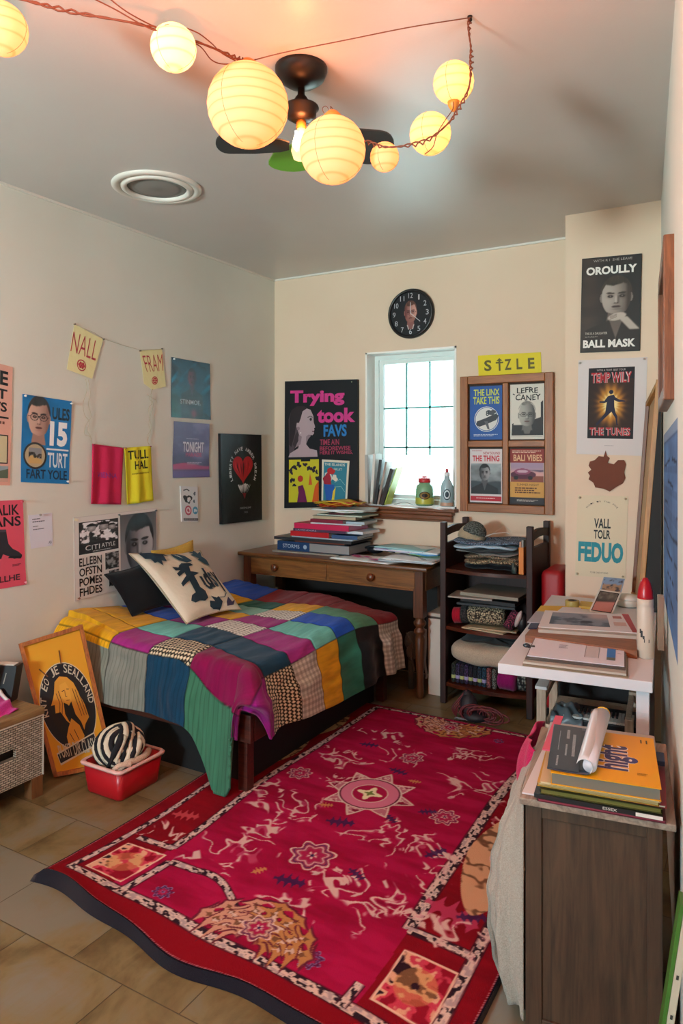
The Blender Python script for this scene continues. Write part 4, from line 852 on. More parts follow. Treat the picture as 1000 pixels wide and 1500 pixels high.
pf = thing('framed_picture', 'brown wooden picture frame high on the right wall, seen edge-on', 'picture frame', Ry(2.6, 1.66)); rframe(pf, 2.3, 3.01, 1.65, 2.14, .045, .035, M_WAL, M_WALy)
b = MB().mat(GLOSS, '#4a3a38'); A = Art(b, Ry(3.0, 2.13), Ry(2.31, 2.13), Ry(2.31, 1.66), Ry(3.0, 1.66), RW_N, .012)
def f(U, W):
    img = np.ones(U.shape + (3,)) * hexf('#6a5450'); img = mixc(img, hexf('#2c2220'), sst(.1, .0, W - .55) * sst(.3, .6, fbm(U * 4, W * 5, 3))); img = mixc(img, hexf('#a8656a'), sst(.54, .56, W) * sst(.64, .62, W)); return mixc(img, hexf('#a7aab4'), sst(.62, .66, W))
A.rect(0, 0, 1, 1, '#4a3a38'); A.paint(.02, .02, .98, .98, 40, 40, f); b.build('picture', pf)
# denim-blue hanging
def art(A):
    def f(U, W):
        n = fbm(U * 5, W * 8, 71, 4); img = np.ones(U.shape + (3,)) * hexf('#4f6f9c'); img = img * (.75 + .5 * n[..., None]); img = mixc(img, hexf('#7f93b0'), sst(.06, .04, W)); img = mixc(img, hexf('#22304a'), sst(.008, 0, np.abs(W - .06)))
        for k in range(1, 8):
            y0 = .06 + k * .115; img = mixc(img, hexf('#1d2a42'), sst(.012, .004, np.abs(W - y0 - .015 * np.sin(U * 9 + k))) * sst(.3, .5, vnoise(U * 18, W * 0 + k, 5)))
            if k < 4: img = mixc(img, hexf('#2c3d5c'), (np.abs(W - y0 - .035) < .018) * (np.sin(U * 150) > .1) * .7)
        return img
    A.paint(0, 0, 1, 1, 160, 90, f)
sheet('tapestry', 'denim blue quilted wall hanging on the right wall', 'wall hanging', [Ry(3.27, 1.565), Ry(1.5, 1.6), Ry(1.5, .95), Ry(3.27, .885)], RW_N, .006, '#4f6f9c', art, mat=FABP, edge='#33302e')
# ================================================================ RUG
def npgrid(name, P, C, mat, parent=None, org=None, smooth=True, thick=0, uvs=None):
    nv, nu = P.shape[:2]; P = P.reshape(-1, 3)
    o = np.array(ORG[parent.name] if parent else (org if org is not None else (P[:, 0].mean(), P[:, 1].mean(), P[:, 2].min())))
    idx = np.arange(nv * nu).reshape(nv, nu); q = np.stack([idx[:-1, :-1], idx[:-1, 1:], idx[1:, 1:], idx[1:, :-1]], -1).reshape(-1, 4)
    me = bpy.data.meshes.new(name); me.vertices.add(len(P)); me.vertices.foreach_set('co', (P - o).ravel())
    me.loops.add(q.size); me.loops.foreach_set('vertex_index', q.ravel()); me.polygons.add(len(q)); me.polygons.foreach_set('loop_start', np.arange(len(q)) * 4); me.update(calc_edges=True)
    me.polygons.foreach_set('use_smooth', np.full(len(q), smooth)); me.materials.append(mat)
    if C is not None:
        a = me.color_attributes.new('Col', 'FLOAT_COLOR', 'POINT'); cc = np.ones((len(P), 4)); cc[:, :3] = linv(np.clip(C, 0, 1)).reshape(-1, 3); a.data.foreach_set('color', cc.ravel())
    ob = bpy.data.objects.new(name, me); COL.objects.link(ob)
    if parent is not None: ob.parent = parent
    else: ob.location = o.tolist()
    ORG[ob.name] = V(o)
    if thick: md = ob.modifiers.new('thickness', 'SOLIDIFY'); md.thickness = thick; md.offset = -1
    return ob
RX, RY_, RWD, RLN = -2.175, 1.565, 1.55, 2.135
nu, nv = 400, 550
S, T = np.meshgrid(np.linspace(0, RWD, nu), np.linspace(0, RLN, nv))
def rugcol(S, T):
    R = np.random.RandomState(3)
    wob = .006 * np.sin(T * 7 + S * 3) + .004 * np.sin(S * 11)
    s, t = S + wob, T + .006 * np.sin(S * 8 + 1) + .01 * np.sin(T * 5 + S * 6) * (T < .5)
    base = hexf('#960c38'); red = hexf('#7a0a18'); n = fbm(S * 6, T * 22, 1, 4); img = np.ones(S.shape + (3,)) * base
    img = mixc(img, hexf('#b0184c'), sst(.45, .75, n) * .55); img = mixc(img, hexf('#7c0a26'), sst(.5, .25, n) * .5)
    CR, PK, NV, BR, GD = hexf('#d3b8ac'), hexf('#cf7f92'), hexf('#3a1f4c'), hexf('#7c4a3a'), hexf('#c08a4e')
    bl, br = .285, RWD - .3; 
    bord = (s < bl) | (s > br) | (t > RLN - .0)
    img = np.where(((s < bl) | (s > br))[..., None], red * (.85 + .3 * n[..., None]), img)
    img = mixc(img, red * 1.05, sst(.13, .1, t)); 
    def chain(d, w, along):     # cream stripe of black flecks
        nonlocal img
        m = sst(w / 2 + .002, w / 2 - .002, np.abs(d)); e = sst(w / 2 + .008, w / 2 + .003, np.abs(d)) * (1 - m); img = mixc(img, hexf('#3c1420'), e * .9)
        fl = fbm(along * 55, d * 90 + along * 8, 9, 2); c = mixc(np.ones(S.shape + (3,)) * CR, hexf('#2a1c26'), sst(.52, .62, fl)); c = mixc(c, hexf('#8e7d86'), sst(.4, .3, fl) * .6); img = img * (1 - m[..., None]) + c * m[..., None]
    inY = lambda a, b: (t > a) & (t < b)
    def hline(t0, s0, s1, w=.03):
        d = np.where((s > s0) & (s < s1), t - t0, 9.); chain(d, w, s)
    def vline(s0, t0, t1, w=.03):
        d = np.where((t > t0) & (t < t1), s - s0, 9.); chain(d, w, t)
    vline(.085, .1, RLN - .05, .022); vline(bl, .4, RLN - .04, .028); hline(.4, .13, bl + .01, .025)
    hline(.11, .08, RWD - .08, .036); vline(br, .45, RLN - .03, .04); vline(RWD - .085, .1, RLN - .03, .03); hline(.45, br, RWD - .1, .028)
    vline(.34, .1, .33, .026); hline(.33, .34, .44, .026)
    d = np.where((s > .44) & (s < .98), t - (.33 - .12 * sst(.44, .98, s) + .02 * np.sin(s * 14)), 9.); chain(d, .026, s)
    vline(br - .03, .1, .2, .026); hline(RLN - .035, .28, RWD, .018)
    # corner squares of blossom
    for (cx, cy) in ((.215, .25), (RWD - .19, .27)):
        m = (np.abs(s - cx) < .085) & (np.abs(t - cy) < .1); f = fbm(S * 22, T * 22, 14, 3); g = np.hypot((s - cx) * 12, (t - cy) * 12)
        c = np.ones(S.shape + (3,)) * hexf('#d8a285'); c = mixc(c, hexf('#c23a50'), sst(.46, .5, f)); c = mixc(c, hexf('#8a1226'), sst(.6, .66, f)); c = mixc(c, hexf('#2c1620'), sst(.36, .3, f)); c = mixc(c, GD, sst(.32, .28, np.abs(g - .45)) * .5)
        img = np.where(m[..., None], c, img); e = (np.maximum(np.abs(s - cx) / .085, np.abs(t - cy) / .1)); img = mixc(img, hexf('#e0b8a0'), sst(.05, .02, np.abs(e - 1)))
    def spray(cx, cy, rx, ry, seed, c1=CR, c2=PK, dens=.044, sc=38, k=.9):
        nonlocal img
        r = np.hypot((S - cx) / rx, (T - cy) / ry); a = np.arctan2(T - cy, S - cx); r = r * (1 + .3 * np.sin(a * 5 + seed) + .15 * np.sin(a * 9 + seed * 2))
        wx = fbm(S * 9, T * 9, seed, 2) * 3.2; f = fbm(S * sc * .5 + wx, T * sc * .5 - wx, seed + 1, 2); m = sst(dens + .02, dens - .01, np.abs(f - .5)) * sst(1.05, .85, r)
        img = mixc(img, c2, sst(dens * 2.2, dens * 1.6, np.abs(f - .52)) * sst(1.05, .85, r) * .45 * k); img = mixc(img, c1, m * k)
    def rosette(cx, cy, r0, n=8, seed=0, c1=CR, c2=PK):
        nonlocal img
        r = np.hypot(S - cx, T - cy) / r0; a = np.arctan2(T - cy, S - cx); pet = 1 + .16 * np.cos(a * n + seed) + .1 * (fbm(S * 50, T * 50, seed) - .5)
        q = r / pet; img = mixc(img, c2 * .8, sst(1.0, .92, q) * .5); img = mixc(img, c1, sst(.06, .02, np.abs(q - .92)) + sst(.06, .02, np.abs(q - .62)) * .8); img = mixc(img, NV, sst(.05, .02, np.abs(q - .78)) * .7)
        img = mixc(img, hexf('#a01c48'), sst(.5, .45, q)); img = mixc(img, c1, sst(.28, .22, q) * (.5 + .5 * np.cos(a * 5)) ); img = mixc(img, NV, sst(.12, .08, q))
    def leaf(cx, cy, L, ang, c, wd=.3):
        nonlocal img
        x = (S - cx) * math.cos(ang) + (T - cy) * math.sin(ang); y = -(S - cx) * math.sin(ang) + (T - cy) * math.cos(ang); x, y = x / L, y / (L * wd)
        m = sst(1.05, .95, np.hypot(x, y * (1 + .6 * np.sin(x * 14)))); img = mixc(img, c, m * .85)
    X = lambda px, py: (on_z(px, py, 0).x - RX, on_z(px, py, 0).y - RY_)
    for (px, py, rx, ry, sd) in [(590, 1110, .1, .1, 2), (500, 1115, .14, .09, 4), (430, 1190, .13, .12, 6), (700, 1155, .13, .12, 8), (690, 1110, .1, .08, 10), (590, 1235, .17, .11, 12), (330, 1250, .15, .1, 16), (545, 1315, .14, .12, 18), (560, 1080, .12, .06, 20), (740, 1210, .05, .06, 22), (630, 1290, .05, .09, 24), (380, 1225, .06, .09, 26), (480, 1290, .08, .06, 28), (640, 1250, .1, .06, 30), (500, 1150, .07, .07, 32), (680, 1110, .08, .07, 34), (600, 1340, .12, .07, 36), (420, 1330, .08, .05, 38), (390, 1160, .07, .08, 42)]:
        spray(*X(px, py), rx, ry, sd)
    for (px, py, r, n) in [(603, 1115, .055, 7), (442, 1138, .055, 8), (655, 1203, .058, 8), (455, 1258, .085, 7), (400, 1345, .0, 8)]:
        if r: rosette(*X(px, py), r, n, px)
    for (px, py, r) in [(232, 1315, .035), (452, 1408, .04), (727, 1089, .025)]: rosette(*X(px, py), r, 8, 2, hexf('#7d6a9a'), hexf('#4a2a5c'))
    for (px, py, L, a, c) in [(500, 1210, .06, .3, NV), (585, 1135, .05, -.2, NV), (640, 1255, .05, 1, NV), (420, 1295, .06, .2, NV), (660, 1340, .1, -.2, hexf('#b53a5e')), (268, 1200, .06, .3, hexf('#c04a52')), (630, 1195, .04, .6, NV), (575, 1205, .04, -.6, NV), (480, 1185, .03, .4, GD), (610, 1150, .03, .1, GD), (555, 1155, .02, .8, GD), (375, 1280, .03, 1.0, GD), (690, 1345, .05, .5, NV), (520, 1285, .04, -.4, NV), (540, 1095, .05, .2, NV)]: leaf(*X(px, py), L, a, c, .28)
    # arabesque fans in gold and pink at the middle of each side
    def fan(cx, cy, rx, ry, seed, up):
        nonlocal img
        x = (S - cx) / rx; y = (T - cy) / ry * up; a = np.arctan2(y, x); r = np.hypot(x, y); m = (y > -.08 + .1 * np.sin(x * 9)) * sst(1.0, .95, r * (1 + .12 * np.cos(a * 11)))
        f = fbm(S * 13 + a * 1.2, T * 17 + r, seed, 3); ln = np.abs(f - .5); c = np.ones(S.shape + (3,)) * hexf('#b98a56'); c = mixc(c, hexf('#d8ab86'), sst(.5, .6, f)); c = mixc(c, hexf('#5c3424'), sst(.035, .01, ln)); c = mixc(c, hexf('#c2305e'), sst(.42, .34, r * (1 + .25 * np.cos(a * 7)))); c = mixc(c, CR, sst(.05, .02, np.abs(r * (1 + .25 * np.cos(a * 7)) - .4)) + sst(.05, .02, np.abs(f - .62)) * (r < .35)); img = img * (1 - m[..., None]) + c * m[..., None]; img = mixc(img, CR, sst(.03, .01, np.abs(r * (1 + .12 * np.cos(a * 11)) - 1)) * (y > -.05) * .35)
    def acanthus(cx, cy, R0, up):
        for k, an in enumerate(np.radians([8, 172, 32, 148, 58, 122, 90])):
            L = R0 * (.55 if k < 2 else .5); px, py = cx + math.cos(an) * R0 * (.72 if k < 4 else .55), cy + up * math.sin(an) * R0 * .62; ag = up * an
            leaf(px, py, L * 1.1, ag, hexf('#5c1c2c'), .42); leaf(px, py, L, ag, (GD if k % 2 == 0 else hexf('#d2a184')), .36); leaf(px, py, L * .8, ag, hexf('#6a4430'), .1); leaf(px + .012, py, L * .5, ag + .3, CR, .12)
        rosette(cx, cy + up * R0 * .3, R0 * .34, 7, 3, CR, PK)
    fx, fy = X(345, 1385); acanthus(fx + .02, .17, .17, 1); fx, fy = X(655, 1070); acanthus(fx, RLN - .06, .17, -1)
    for cy in (.98, .98 + .0): 
        x = (S - (RWD - .16)) / .12; y = (T - cy) / .36; m = sst(1, .96, (np.abs(x) ** 1.6 + np.abs(y) ** 1.6)); f = fbm(S * 14 + T * 3, T * 14, 19, 3)
        c = np.ones(S.shape + (3,)) * hexf('#c99a76'); c = mixc(c, hexf('#6e4c36'), sst(.08, .02, np.abs(f - .5))); c = mixc(c, hexf('#c23a6a'), sst(.35, .25, np.hypot(x * 1.2, y * 2))); c = mixc(c, hexf('#e0b0b0'), sst(.05, .02, np.abs(np.hypot(x * 1.2, y * 2) - .34))); img = img * (1 - m[..., None]) + c * m[..., None]
    for cy in (1.35, 1.75): 
        x = (S - .18) / .075; y = (T - cy) / .2; m = sst(1, .94, np.abs(x) ** 1.6 + np.abs(y) ** 1.6); f = fbm(S * 22, T * 18, 23, 3); c = mixc(np.ones(S.shape + (3,)) * hexf('#b08a62'), hexf('#4c3428'), sst(.1, .02, np.abs(f - .5))); img = img * (1 - m[..., None]) + c * m[..., None]
    for (cx, cy) in ((RWD - .16, .52), (RWD - .16, 1.45), (.2, .48)): spray(cx, cy, .09, .06, 40 + int(cx * 10))
    # star medallion
    cx, cy = X(545, 1168); a = np.arctan2(T - cy, S - cx); r = np.hypot(S - cx, (T - cy)); tri = np.abs(((a * 8 / (2 * PI)) % 1) - .5) * 2; R0 = .135 + .075 * tri ** 1.5; q = r / R0
    m = sst(1.02, .98, q); f = fbm(S * 40, T * 40, 33, 2); c = mixc(np.ones(S.shape + (3,)) * hexf('#b06a78'), CR, sst(.08, .03, np.abs(f - .5)) * .9); c = mixc(c, hexf('#7a1030'), sst(.6, .66, f)); img = img * (1 - m[..., None]) + c * m[..., None]; img = mixc(img, CR, sst(.05, .02, np.abs(q - .97)))
    img = mixc(img, CR, sst(.142, .138, r)); img = mixc(img, hexf('#5a1a30'), sst(.134, .131, r)); img = mixc(img, hexf('#c9708a'), sst(.128, .124, r)); img = mixc(img, hexf('#9e1440'), sst(.078, .074, r)); img = mixc(img, CR, sst(.004, .001, np.abs(r - .078)))
    st = r / (.03 + .03 * (np.cos(a * 4) * .5 + .5) ** 2); img = mixc(img, hexf('#e3d8b0'), sst(1.05, .95, st)); img = mixc(img, hexf('#6e7a3a'), sst(.45, .4, st))
    # selvedge
    e = np.minimum(np.minimum(S, RWD - S), np.minimum(T, RLN - T)); img = mixc(img, hexf('#c9a0a8'), sst(.012, .008, e) * (np.sin((S + T) * 700) > 0) * .6); img = mixc(img, hexf('#15101c'), sst(.007, .004, e))
    return img
RC_ = rugcol(S, T)
frontlift = np.exp(-T / .09) * (.022 + .012 * np.sin(S * 5 + .6)) * sst(0, .05, S)
Z = .014 + frontlift + .0012 * vnoise(S * 30, T * 30, 8) + .004 * np.sin(S * 9 + T * 2) * np.exp(-T / .3)
Px = RX + S + .012 * np.sin(T * 4); Py = RY_ + T + np.exp(-T / .1) * (.02 * np.sin(S * 6.5 + .2) + .01 * np.sin(S * 15)) + np.exp(-T / .4) * (.045 - .06 * S - .06 * sst(1.1, 1.55, S))
edge = np.minimum(np.minimum(S, RWD - S), np.minimum(T, RLN - T))
rug_m = printed(.95, 'wool_rug_pile', 0, .0); rug_m = rug_m.copy(); nt = rug_m.node_tree; b = nt.nodes['Principled BSDF']; nz = N(nt, 'ShaderNodeTexNoise', Scale=450, Detail=2); nt.links.new(coords(nt, (1, .4, 1)), nz.inputs[0]); bump(nt, b, nz.outputs[0], .55, .003); b.inputs['Specular IOR Level'].default_value = .08
rt = thing('rug', 'large crimson patterned rug with a star medallion, on the slab floor', 'rug', (RX + RWD / 2, RY_ + RLN / 2, 0))
npgrid('woven_pile', np.stack([Px, Py, Z], -1), RC_, rug_m, rt)
# dark backing edge, all round
loop = [(i, 0) for i in range(0, nu, 5)] + [(nu - 1, j) for j in range(0, nv, 5)] + [(i, nv - 1) for i in range(nu - 1, 0, -5)] + [(0, j) for j in range(nv - 1, 0, -5)]
mb = MB().mat(cloth('#12101c', scale=300)); vs = []; cxr, cyr = RX + RWD / 2, RY_ + RLN / 2
for (i, j) in loop: vs.append((Px[j, i], Py[j, i], Z[j, i] - .0005))
for (i, j) in loop:
    x, y = Px[j, i], Py[j, i]; k = .016 if j == 0 else .004
    vs.append((x + (k if x > cxr else -k) * (j != 0), y + (k if j > 5 else -k), .001))
n = len(loop); mb.add(vs, [(i, (i + 1) % n, n + (i + 1) % n, n + i) for i in range(n)], True); mb.build('backing_edge', rt)
mb = MB().mat(cloth('#8d7c62')); R = random.Random(4)
for k in range(150):
    s = RWD * (k + .5) / 150; x = RX + s; y = RY_ + RLN; L = R.uniform(.008, .02); a = R.uniform(-.5, .5); mb.tube([(x, y - .002, .012), (x + a * L * .5, y + L * .6, .008), (x + a * L, y + L, .003)], .0014, 4)
o = mb.build('fringe', rt); o['kind'] = 'stuff'

# ================================================================ BED
BY0, BY1, BX1, BT = 2.44, 3.88, -1.86, .56
bed = thing('bed', 'low wooden bed hidden under the patchwork quilt, against the left wall', 'bed', ((XL + BX1) / 2, (BY0 + BY1) / 2, 0))
M_BED = wood('#2c120b', '#552416', 'x', 3, .45, 'reddish_bed_wood'); M_BEDY = wood('#2c120b', '#552416', 'y', 3, .45, 'reddish_bed_wood_side')
for y in (BY0, BY1 - .025): MB().mat(M_BED).box(XL + .03, BX1, y, y + .025, .24, .36, .004).build('end_rail', bed)
for x in (XL + .03, BX1 - .025): MB().mat(M_BEDY).box(x, x + .025, BY0 + .03, BY1 - .03, .24, .36, .004).build('side_rail', bed)
for x in (XL + .05, BX1 - .09):
    for y in (BY0 + .03, BY1 - .09): MB().mat(M_BED).box(x, x + .05, y, y + .05, 0, .25, .004).build('leg', bed)
MB().mat(M_BED).box(XL + .05, BX1 - .03, BY0 + .03, BY1 - .03, .28, .30).build('slat_base', bed)
MB().mat(flat('#0c0a0b', .8, name='underbed_shade_black')).box(XL + .12, BX1 - .1, BY0 + .1, BY1 - .1, 0.0, .28).build('underbed_shade_block', bed)  # black block added to give the dark shade below the bed
MB().mat(cloth('#d8d2c6')).box(XL + .03, BX1 - .05, BY0 + .04, BY1 - .05, .31, BT - .05, .05, 4).build('mattress', bed)
# quilt ---------------------------------------------------------
QW = BX1 - XL - .02; QL = BY1 - BY0; rr = .07
nu, nv = 430, 460; dropR, dropF, dropB = .34, .26, .02
S, T = np.meshgrid(np.linspace(.0, QW + dropR, nu), np.linspace(-dropF, QL + dropB, nv))
def over(e):     # how far out / down a length e of cloth goes past a rounded edge
    a = np.clip(e, 0, rr * PI / 2) / rr; out = rr * np.sin(a); dn = rr * (1 - np.cos(a)) + np.clip(e - rr * PI / 2, 0, None); return out, dn
eS = np.clip(S - (QW - rr), 0, None); eT = np.clip(-(T - rr), 0, None); fsc = 1 + .9 * np.exp(-((S - 1.12) / .12) ** 2); eT0 = eT; eT = eT * (1 + (fsc - 1) * sst(.05, .2, eT)); eS = eS * np.where(eT0 > 0, 1 - .8 * sst(.03, .2, eT0), 1) * (.86 + .14 * sst(.2, .9, T))
e = np.hypot(eS, eT); out, dn = over(e); ee = np.maximum(e, 1e-6)
# the side drop is pulled in towards the far end
taper = 1 - .1 * sst(.6, 1.4, T)
ux, uy = eS / ee, eT / ee
hang = np.clip(dn - rr, 0, None)
corner = (eS > 0) * (eT > 0) * np.minimum(eS, eT) / ee * 2
fl = .02 + .018 * np.sin(T * 16 + 2 * np.sin(T * 5)) * ux ** 2 + .014 * np.sin(S * 15 + 1) * uy ** 2
bulge = np.where(corner > 0, corner * .05, 0)
Px = XL + .02 + np.minimum(S, QW - rr) + ux * (out + hang * .12 + sst(0, .12, hang) * fl + bulge)
Py = BY0 + np.maximum(T, rr) - uy * (out + hang * .1 + sst(0, .12, hang) * fl + bulge)
Zq = BT + .012 - dn * taper
Zq += .012 * np.sin(S * 3.1 + 1) * np.sin(T * 4 + .5) + .006 * np.sin(S * 8 + T * 6)
Zq += .05 * np.exp(-((S) / .3) ** 2) * np.exp(-((T) / .3) ** 2) * (eT < .2) - .05 * sst(.9, 1.45, T) * sst(.7, 1.2, S)      # head corner rides up, far corner sags
Zq += .03 * sst(.5, 0, S) * (eT == 0)
# yellow corner lifts over the wall side
Py -= .06 * np.exp(-(S / .16) ** 2) * sst(.05, .2, eT)
# plum lump on the corner drop
lump = np.exp(-((S - QW - .14) / .09) ** 2 - ((T + .02) / .1) ** 2); Px += .06 * lump; Py -= .05 * lump
# wrinkles
wr = .0035 * np.sin(S * 60 + 5 * fbm(S * 3, T * 3, 2) * 3) * fbm(S * 5, T * 5, 3) + .005 * (fbm(S * 12, T * 9, 6, 3) - .5); Zq += wr; Px += wr * ux * 1.2; Py -= wr * uy * 1.2
# patches
sb = [.0, .38, .63, .9, QW - .02]                     # columns across the top (wall -> room)
s_shift = .03 * np.sin(T * 4)
def bands(x, bs): return sum((x > b).astype(int) for b in bs)
topY = np.array([.0, .2, .43, .63, .8, .98, 1.16]); sideY = np.array([-.06, .1, .32, .53, .74, .93, 1.2])
k = sst(QW - .5, QW, S)[..., None]; yb = topY * (1 - k) + sideY * k; row = (T[..., None] > yb[..., 1:]).sum(-1)      # 0..6
ssh = S + .02 * np.sin(T * 5); colm = bands(ssh, [sb[1], sb[2] , sb[3]]); side = eS > rr * 1.35; front = eT > rr * .9
near = np.full(S.shape, 1e9); 
for i in range(1, 7): near = np.minimum(near, np.abs(T - yb[..., i]))
for b_ in sb[1:4]: near = np.minimum(near, np.abs(ssh - b_))
near = np.minimum(near, np.abs(eS - rr * 1.35) + (eS <= 0)); seamF = rr * .9 + .16 * sst(.8, 1.15, S); front = eT > seamF; near = np.where((eT > 0), np.minimum(near, np.abs(eT - seamF)), near)
YE, MG, PL, NVY, TE, CRM, BLU, GRN, SAG, MAR, LAT, PLD, GRY, BLK, MNT, DGR, ORG_, BEI = ['#e0a81c', '#9c2a7c', '#7a1044', '#123c56', '#6cc0b6', '#cfcbbc', '#1a55c4', '#2f7c66', '#569678', '#86121e', '', '', '#7e8076', '#101216', '#7fb8a8', '#0e5c4e', '#c08a1e', '']
top = {  # [row][col] wall -> room edge
 0: [YE, MG, 'LAT', PL], 1: [YE, TE, NVY, NVY], 2: [BLU, MG, 'LT2', MG], 3: [MG, YE, MG, TE], 4: [BLU, MNT, 'LT2', BLU], 5: [YE, DGR, YE, SAG], 6: [BLU, MAR, MAR, MAR]}
sidec = ['#8c1874', 'LAT', 'PLD', YE, GRN, BLK, 'PL2']; frontc = ['#7f8274', GRY, NVY, '#3c7258']
img = np.zeros(S.shape + (3,))
def texcol(code, S, T):
    if code == 'LAT':
        u, v = S * 52, T * 42; d = np.abs(((u + .5 * np.floor(v)) % 1) - .5) + np.abs((v % 1) - .5); return mixc(np.ones(S.shape + (3,)) * hexf('#dccdac'), hexf('#2a2620'), sst(.42, .5, d))
    if code == 'LT2':
        u, v = S * 46, T * 46; d = np.abs((u % 1) - .5) + np.abs((v % 1) - .5); return mixc(np.ones(S.shape + (3,)) * hexf('#e4e1d8'), hexf('#7c7a76'), sst(.52, .66, d))
    if code in ('PLD', 'PL2'):
        a = .5 + .5 * np.sign(np.sin(T * 190)); b = .5 + .5 * np.sign(np.sin(S * 220)); return mixc(mixc(np.ones(S.shape + (3,)) * hexf('#d2ccc0'), hexf('#7a7268'), a * .35), hexf('#6a6258'), b * .3)
    c = np.ones(S.shape + (3,)) * hexf(code); n = fbm(S * 90, T * 14, 4, 2); n2 = fbm(S * 5, T * 5, 8, 2); c = c * (.9 + .16 * n[..., None]) * (.92 + .14 * n2[..., None]); return c
def put(mask, code):
    global img
    if mask.any(): c = texcol(code, S, T); img = np.where(mask[..., None], c, img)
for r_ in range(7):
    for c_ in range(4): put((row == r_) & (colm == c_), top[r_][c_])
    put((row == r_) & side, sidec[r_])
yel = (S < .38) & (eT < .2 - .3 * S) ; 
for c_ in range(4): put(front & (colm == c_) , frontc[c_])
put(front & (colm == 3) & (S > QW + .1), '#7a1560')
put(front & (S < .13) & (eT < .16), YE); put(front & (S < .38) & (S >= .13) & (eT < .1), YE)
stitch = (np.abs((S * 42) % 1 - .5) < .1) & front; img = img * (1 - .15 * stitch[..., None])
img = img * (1 - .45 * sst(.006, .001, near))[..., None]
Zq = Zq - .004 * sst(.012, 0, near) * (dn < .05)
img_q = img
qm = printed(.95, 'quilted_cotton', 0, 0).copy(); nt = qm.node_tree; b = nt.nodes['Principled BSDF']; b.inputs['Specular IOR Level'].default_value = .1; b.inputs['Sheen Weight'].default_value = .1
nz = N(nt, 'ShaderNodeTexNoise', Scale=300, Detail=2); nt.links.new(coords(nt, (1, .5, 1)), nz.inputs[0]); bump(nt, b, nz.outputs[0], .5, .003)
q = npgrid('patchwork_quilt', np.stack([Px, Py, np.maximum(Zq, .03)], -1), img_q, qm, thick=.012)
tag(q, 'patchwork quilt of bright squares draped over the low bed', 'quilt')

# ---------------------------------------------------------------- cushions
def cushion(name, label, BL, BR, TR, TL, n, puff, mat, c=None, artfn=None, cat='cushion', piping=None, k=.35):
    BL, BR, TR, TL = map(V, (BL, BR, TR, TL)); n = V(n).normalized()
    def P(u, v, sgn):
        e = (16 * u * (1 - u) * v * (1 - v)) ** k; pin = .06 * (1 - (1 - 4 * u * (1 - u)) ** 1) ; uu = .5 + (u - .5) * (1 - .1 * math.sin(PI * v)); vv = .5 + (v - .5) * (1 - .1 * math.sin(PI * u))
        p = (TL * (1 - uu) + TR * uu) * (1 - vv) + (BL * (1 - uu) + BR * uu) * vv; return p + n * (sgn * puff * e + .003 * math.sin(9 * u + 7 * v))
    t = thing(name, label, cat, (BL + BR) / 2); mb = MB().mat(mat, c)
    for s in (1, -1): mb.grid((lambda s: lambda u, v: P(u, v, s))(s), 28, 28)
    if artfn:
        A = Art(mb, TL, TR, BR, BL, n, .0); A.P = lambda u, v, off=None: P(u, v, 1) + n * ((A.off if off is None else off) * .3 + .005); A.bend = lambda u, v: 0; artfn(A)
    mb.build('cushion_cover', t)
    m2 = MB().mat(piping or mat, c); ring_ = [P(u, 0.0, 1) for u in np.linspace(0, 1, 14)] + [P(1, v, 1) for v in np.linspace(0, 1, 14)[1:]] + [P(u, 1, 1) for u in np.linspace(1, 0, 14)[1:]] + [P(0, v, 1) for v in np.linspace(1, 0, 14)[1:]]
    m2.tube(ring_, .0035, 6); m2.build('piping', t); return t
def art(A):
    D_ = '#1c2c38'
    A.poly([(.06, .04), (.2, .02), (.36, .04), (.4, .1), (.34, .08), (.3, .2), (.24, .18), (.2, .27), (.17, .2), (.12, .22), (.12, .15), (.06, .14)], D_)
    A.poly([(.46, .05), (.55, .06), (.62, .12), (.66, .24), (.56, .26), (.48, .2), (.45, .12)], '#2c4656'); A.poly([(.47, .04), (.54, .1), (.56, .18)], '#dcdad2')
    A.poly([(.72, .02), (.8, .06), (.84, .02), (.86, .1), (.94, .06), (.9, .16), (.98, .22), (.96, .32), (.86, .3), (.78, .22), (.82, .2), (.72, .12), (.78, .1)], '#3a5666')
    # F
    A.poly([(.4, .3), (.47, .26), (.6, .28), (.62, .32), (.54, .33), (.5, .42), (.62, .46), (.5, .5), (.47, .68), (.52, .74), (.5, .84), (.42, .87), (.34, .85), (.25, .86), (.2, .82), (.26, .76), (.34, .74), (.37, .56), (.22, .62), (.23, .57), (.38, .48), (.4, .42), (.28, .47), (.28, .42), (.38, .37)], D_)
    A.poly([(.3, .3), (.37, .33), (.42, .3), (.4, .38), (.3, .37)], D_)
    A.line([(.6, .52), (.59, .66), (.64, .72), (.68, .68)], .045, D_); A.text('d', .64, .38, .75, .7, D_, .04, slant=.12); A.text('s', .765, .45, .83, .7, '#33505f', .03); A.text('y', .84, .44, .93, .78, D_, .03)
    A.line([(.88, .68), (.86, .8), (.78, .86), (.68, .86)], .012, '#33505f')
    A.poly([(.5, .88), (.58, .9), (.56, .82), (.64, .86), (.68, .84), (.7, .92), (.62, 1), (.5, .985), (.46, .95)], D_); A.poly([(.76, .93), (.84, .86), (.86, .93), (.94, .9), (.86, .97), (.74, .98)], '#3c3550')
cushion('cushion', 'cream cushion with bold dark lettering and leaf shapes, on the quilt', (-2.55, 2.80, .595), (-2.52, 3.22, .595), (-3.0, 3.42, .87), (-3.03, 2.86, .92), (.62, -.05, .78), .05, printed(.95, 'canvas_print', 0, .4), '#d8d0bc', art, piping=cloth('#b9ac90'))
cushion('cushion', 'yellow cushion almost hidden behind the lettered one', (-2.98, 3.12, .61), (-2.98, 3.42, .61), (-3.08, 3.44, .93), (-3.1, 3.1, .9), (1, 0, .25), .03, cloth('#d8b04a'))
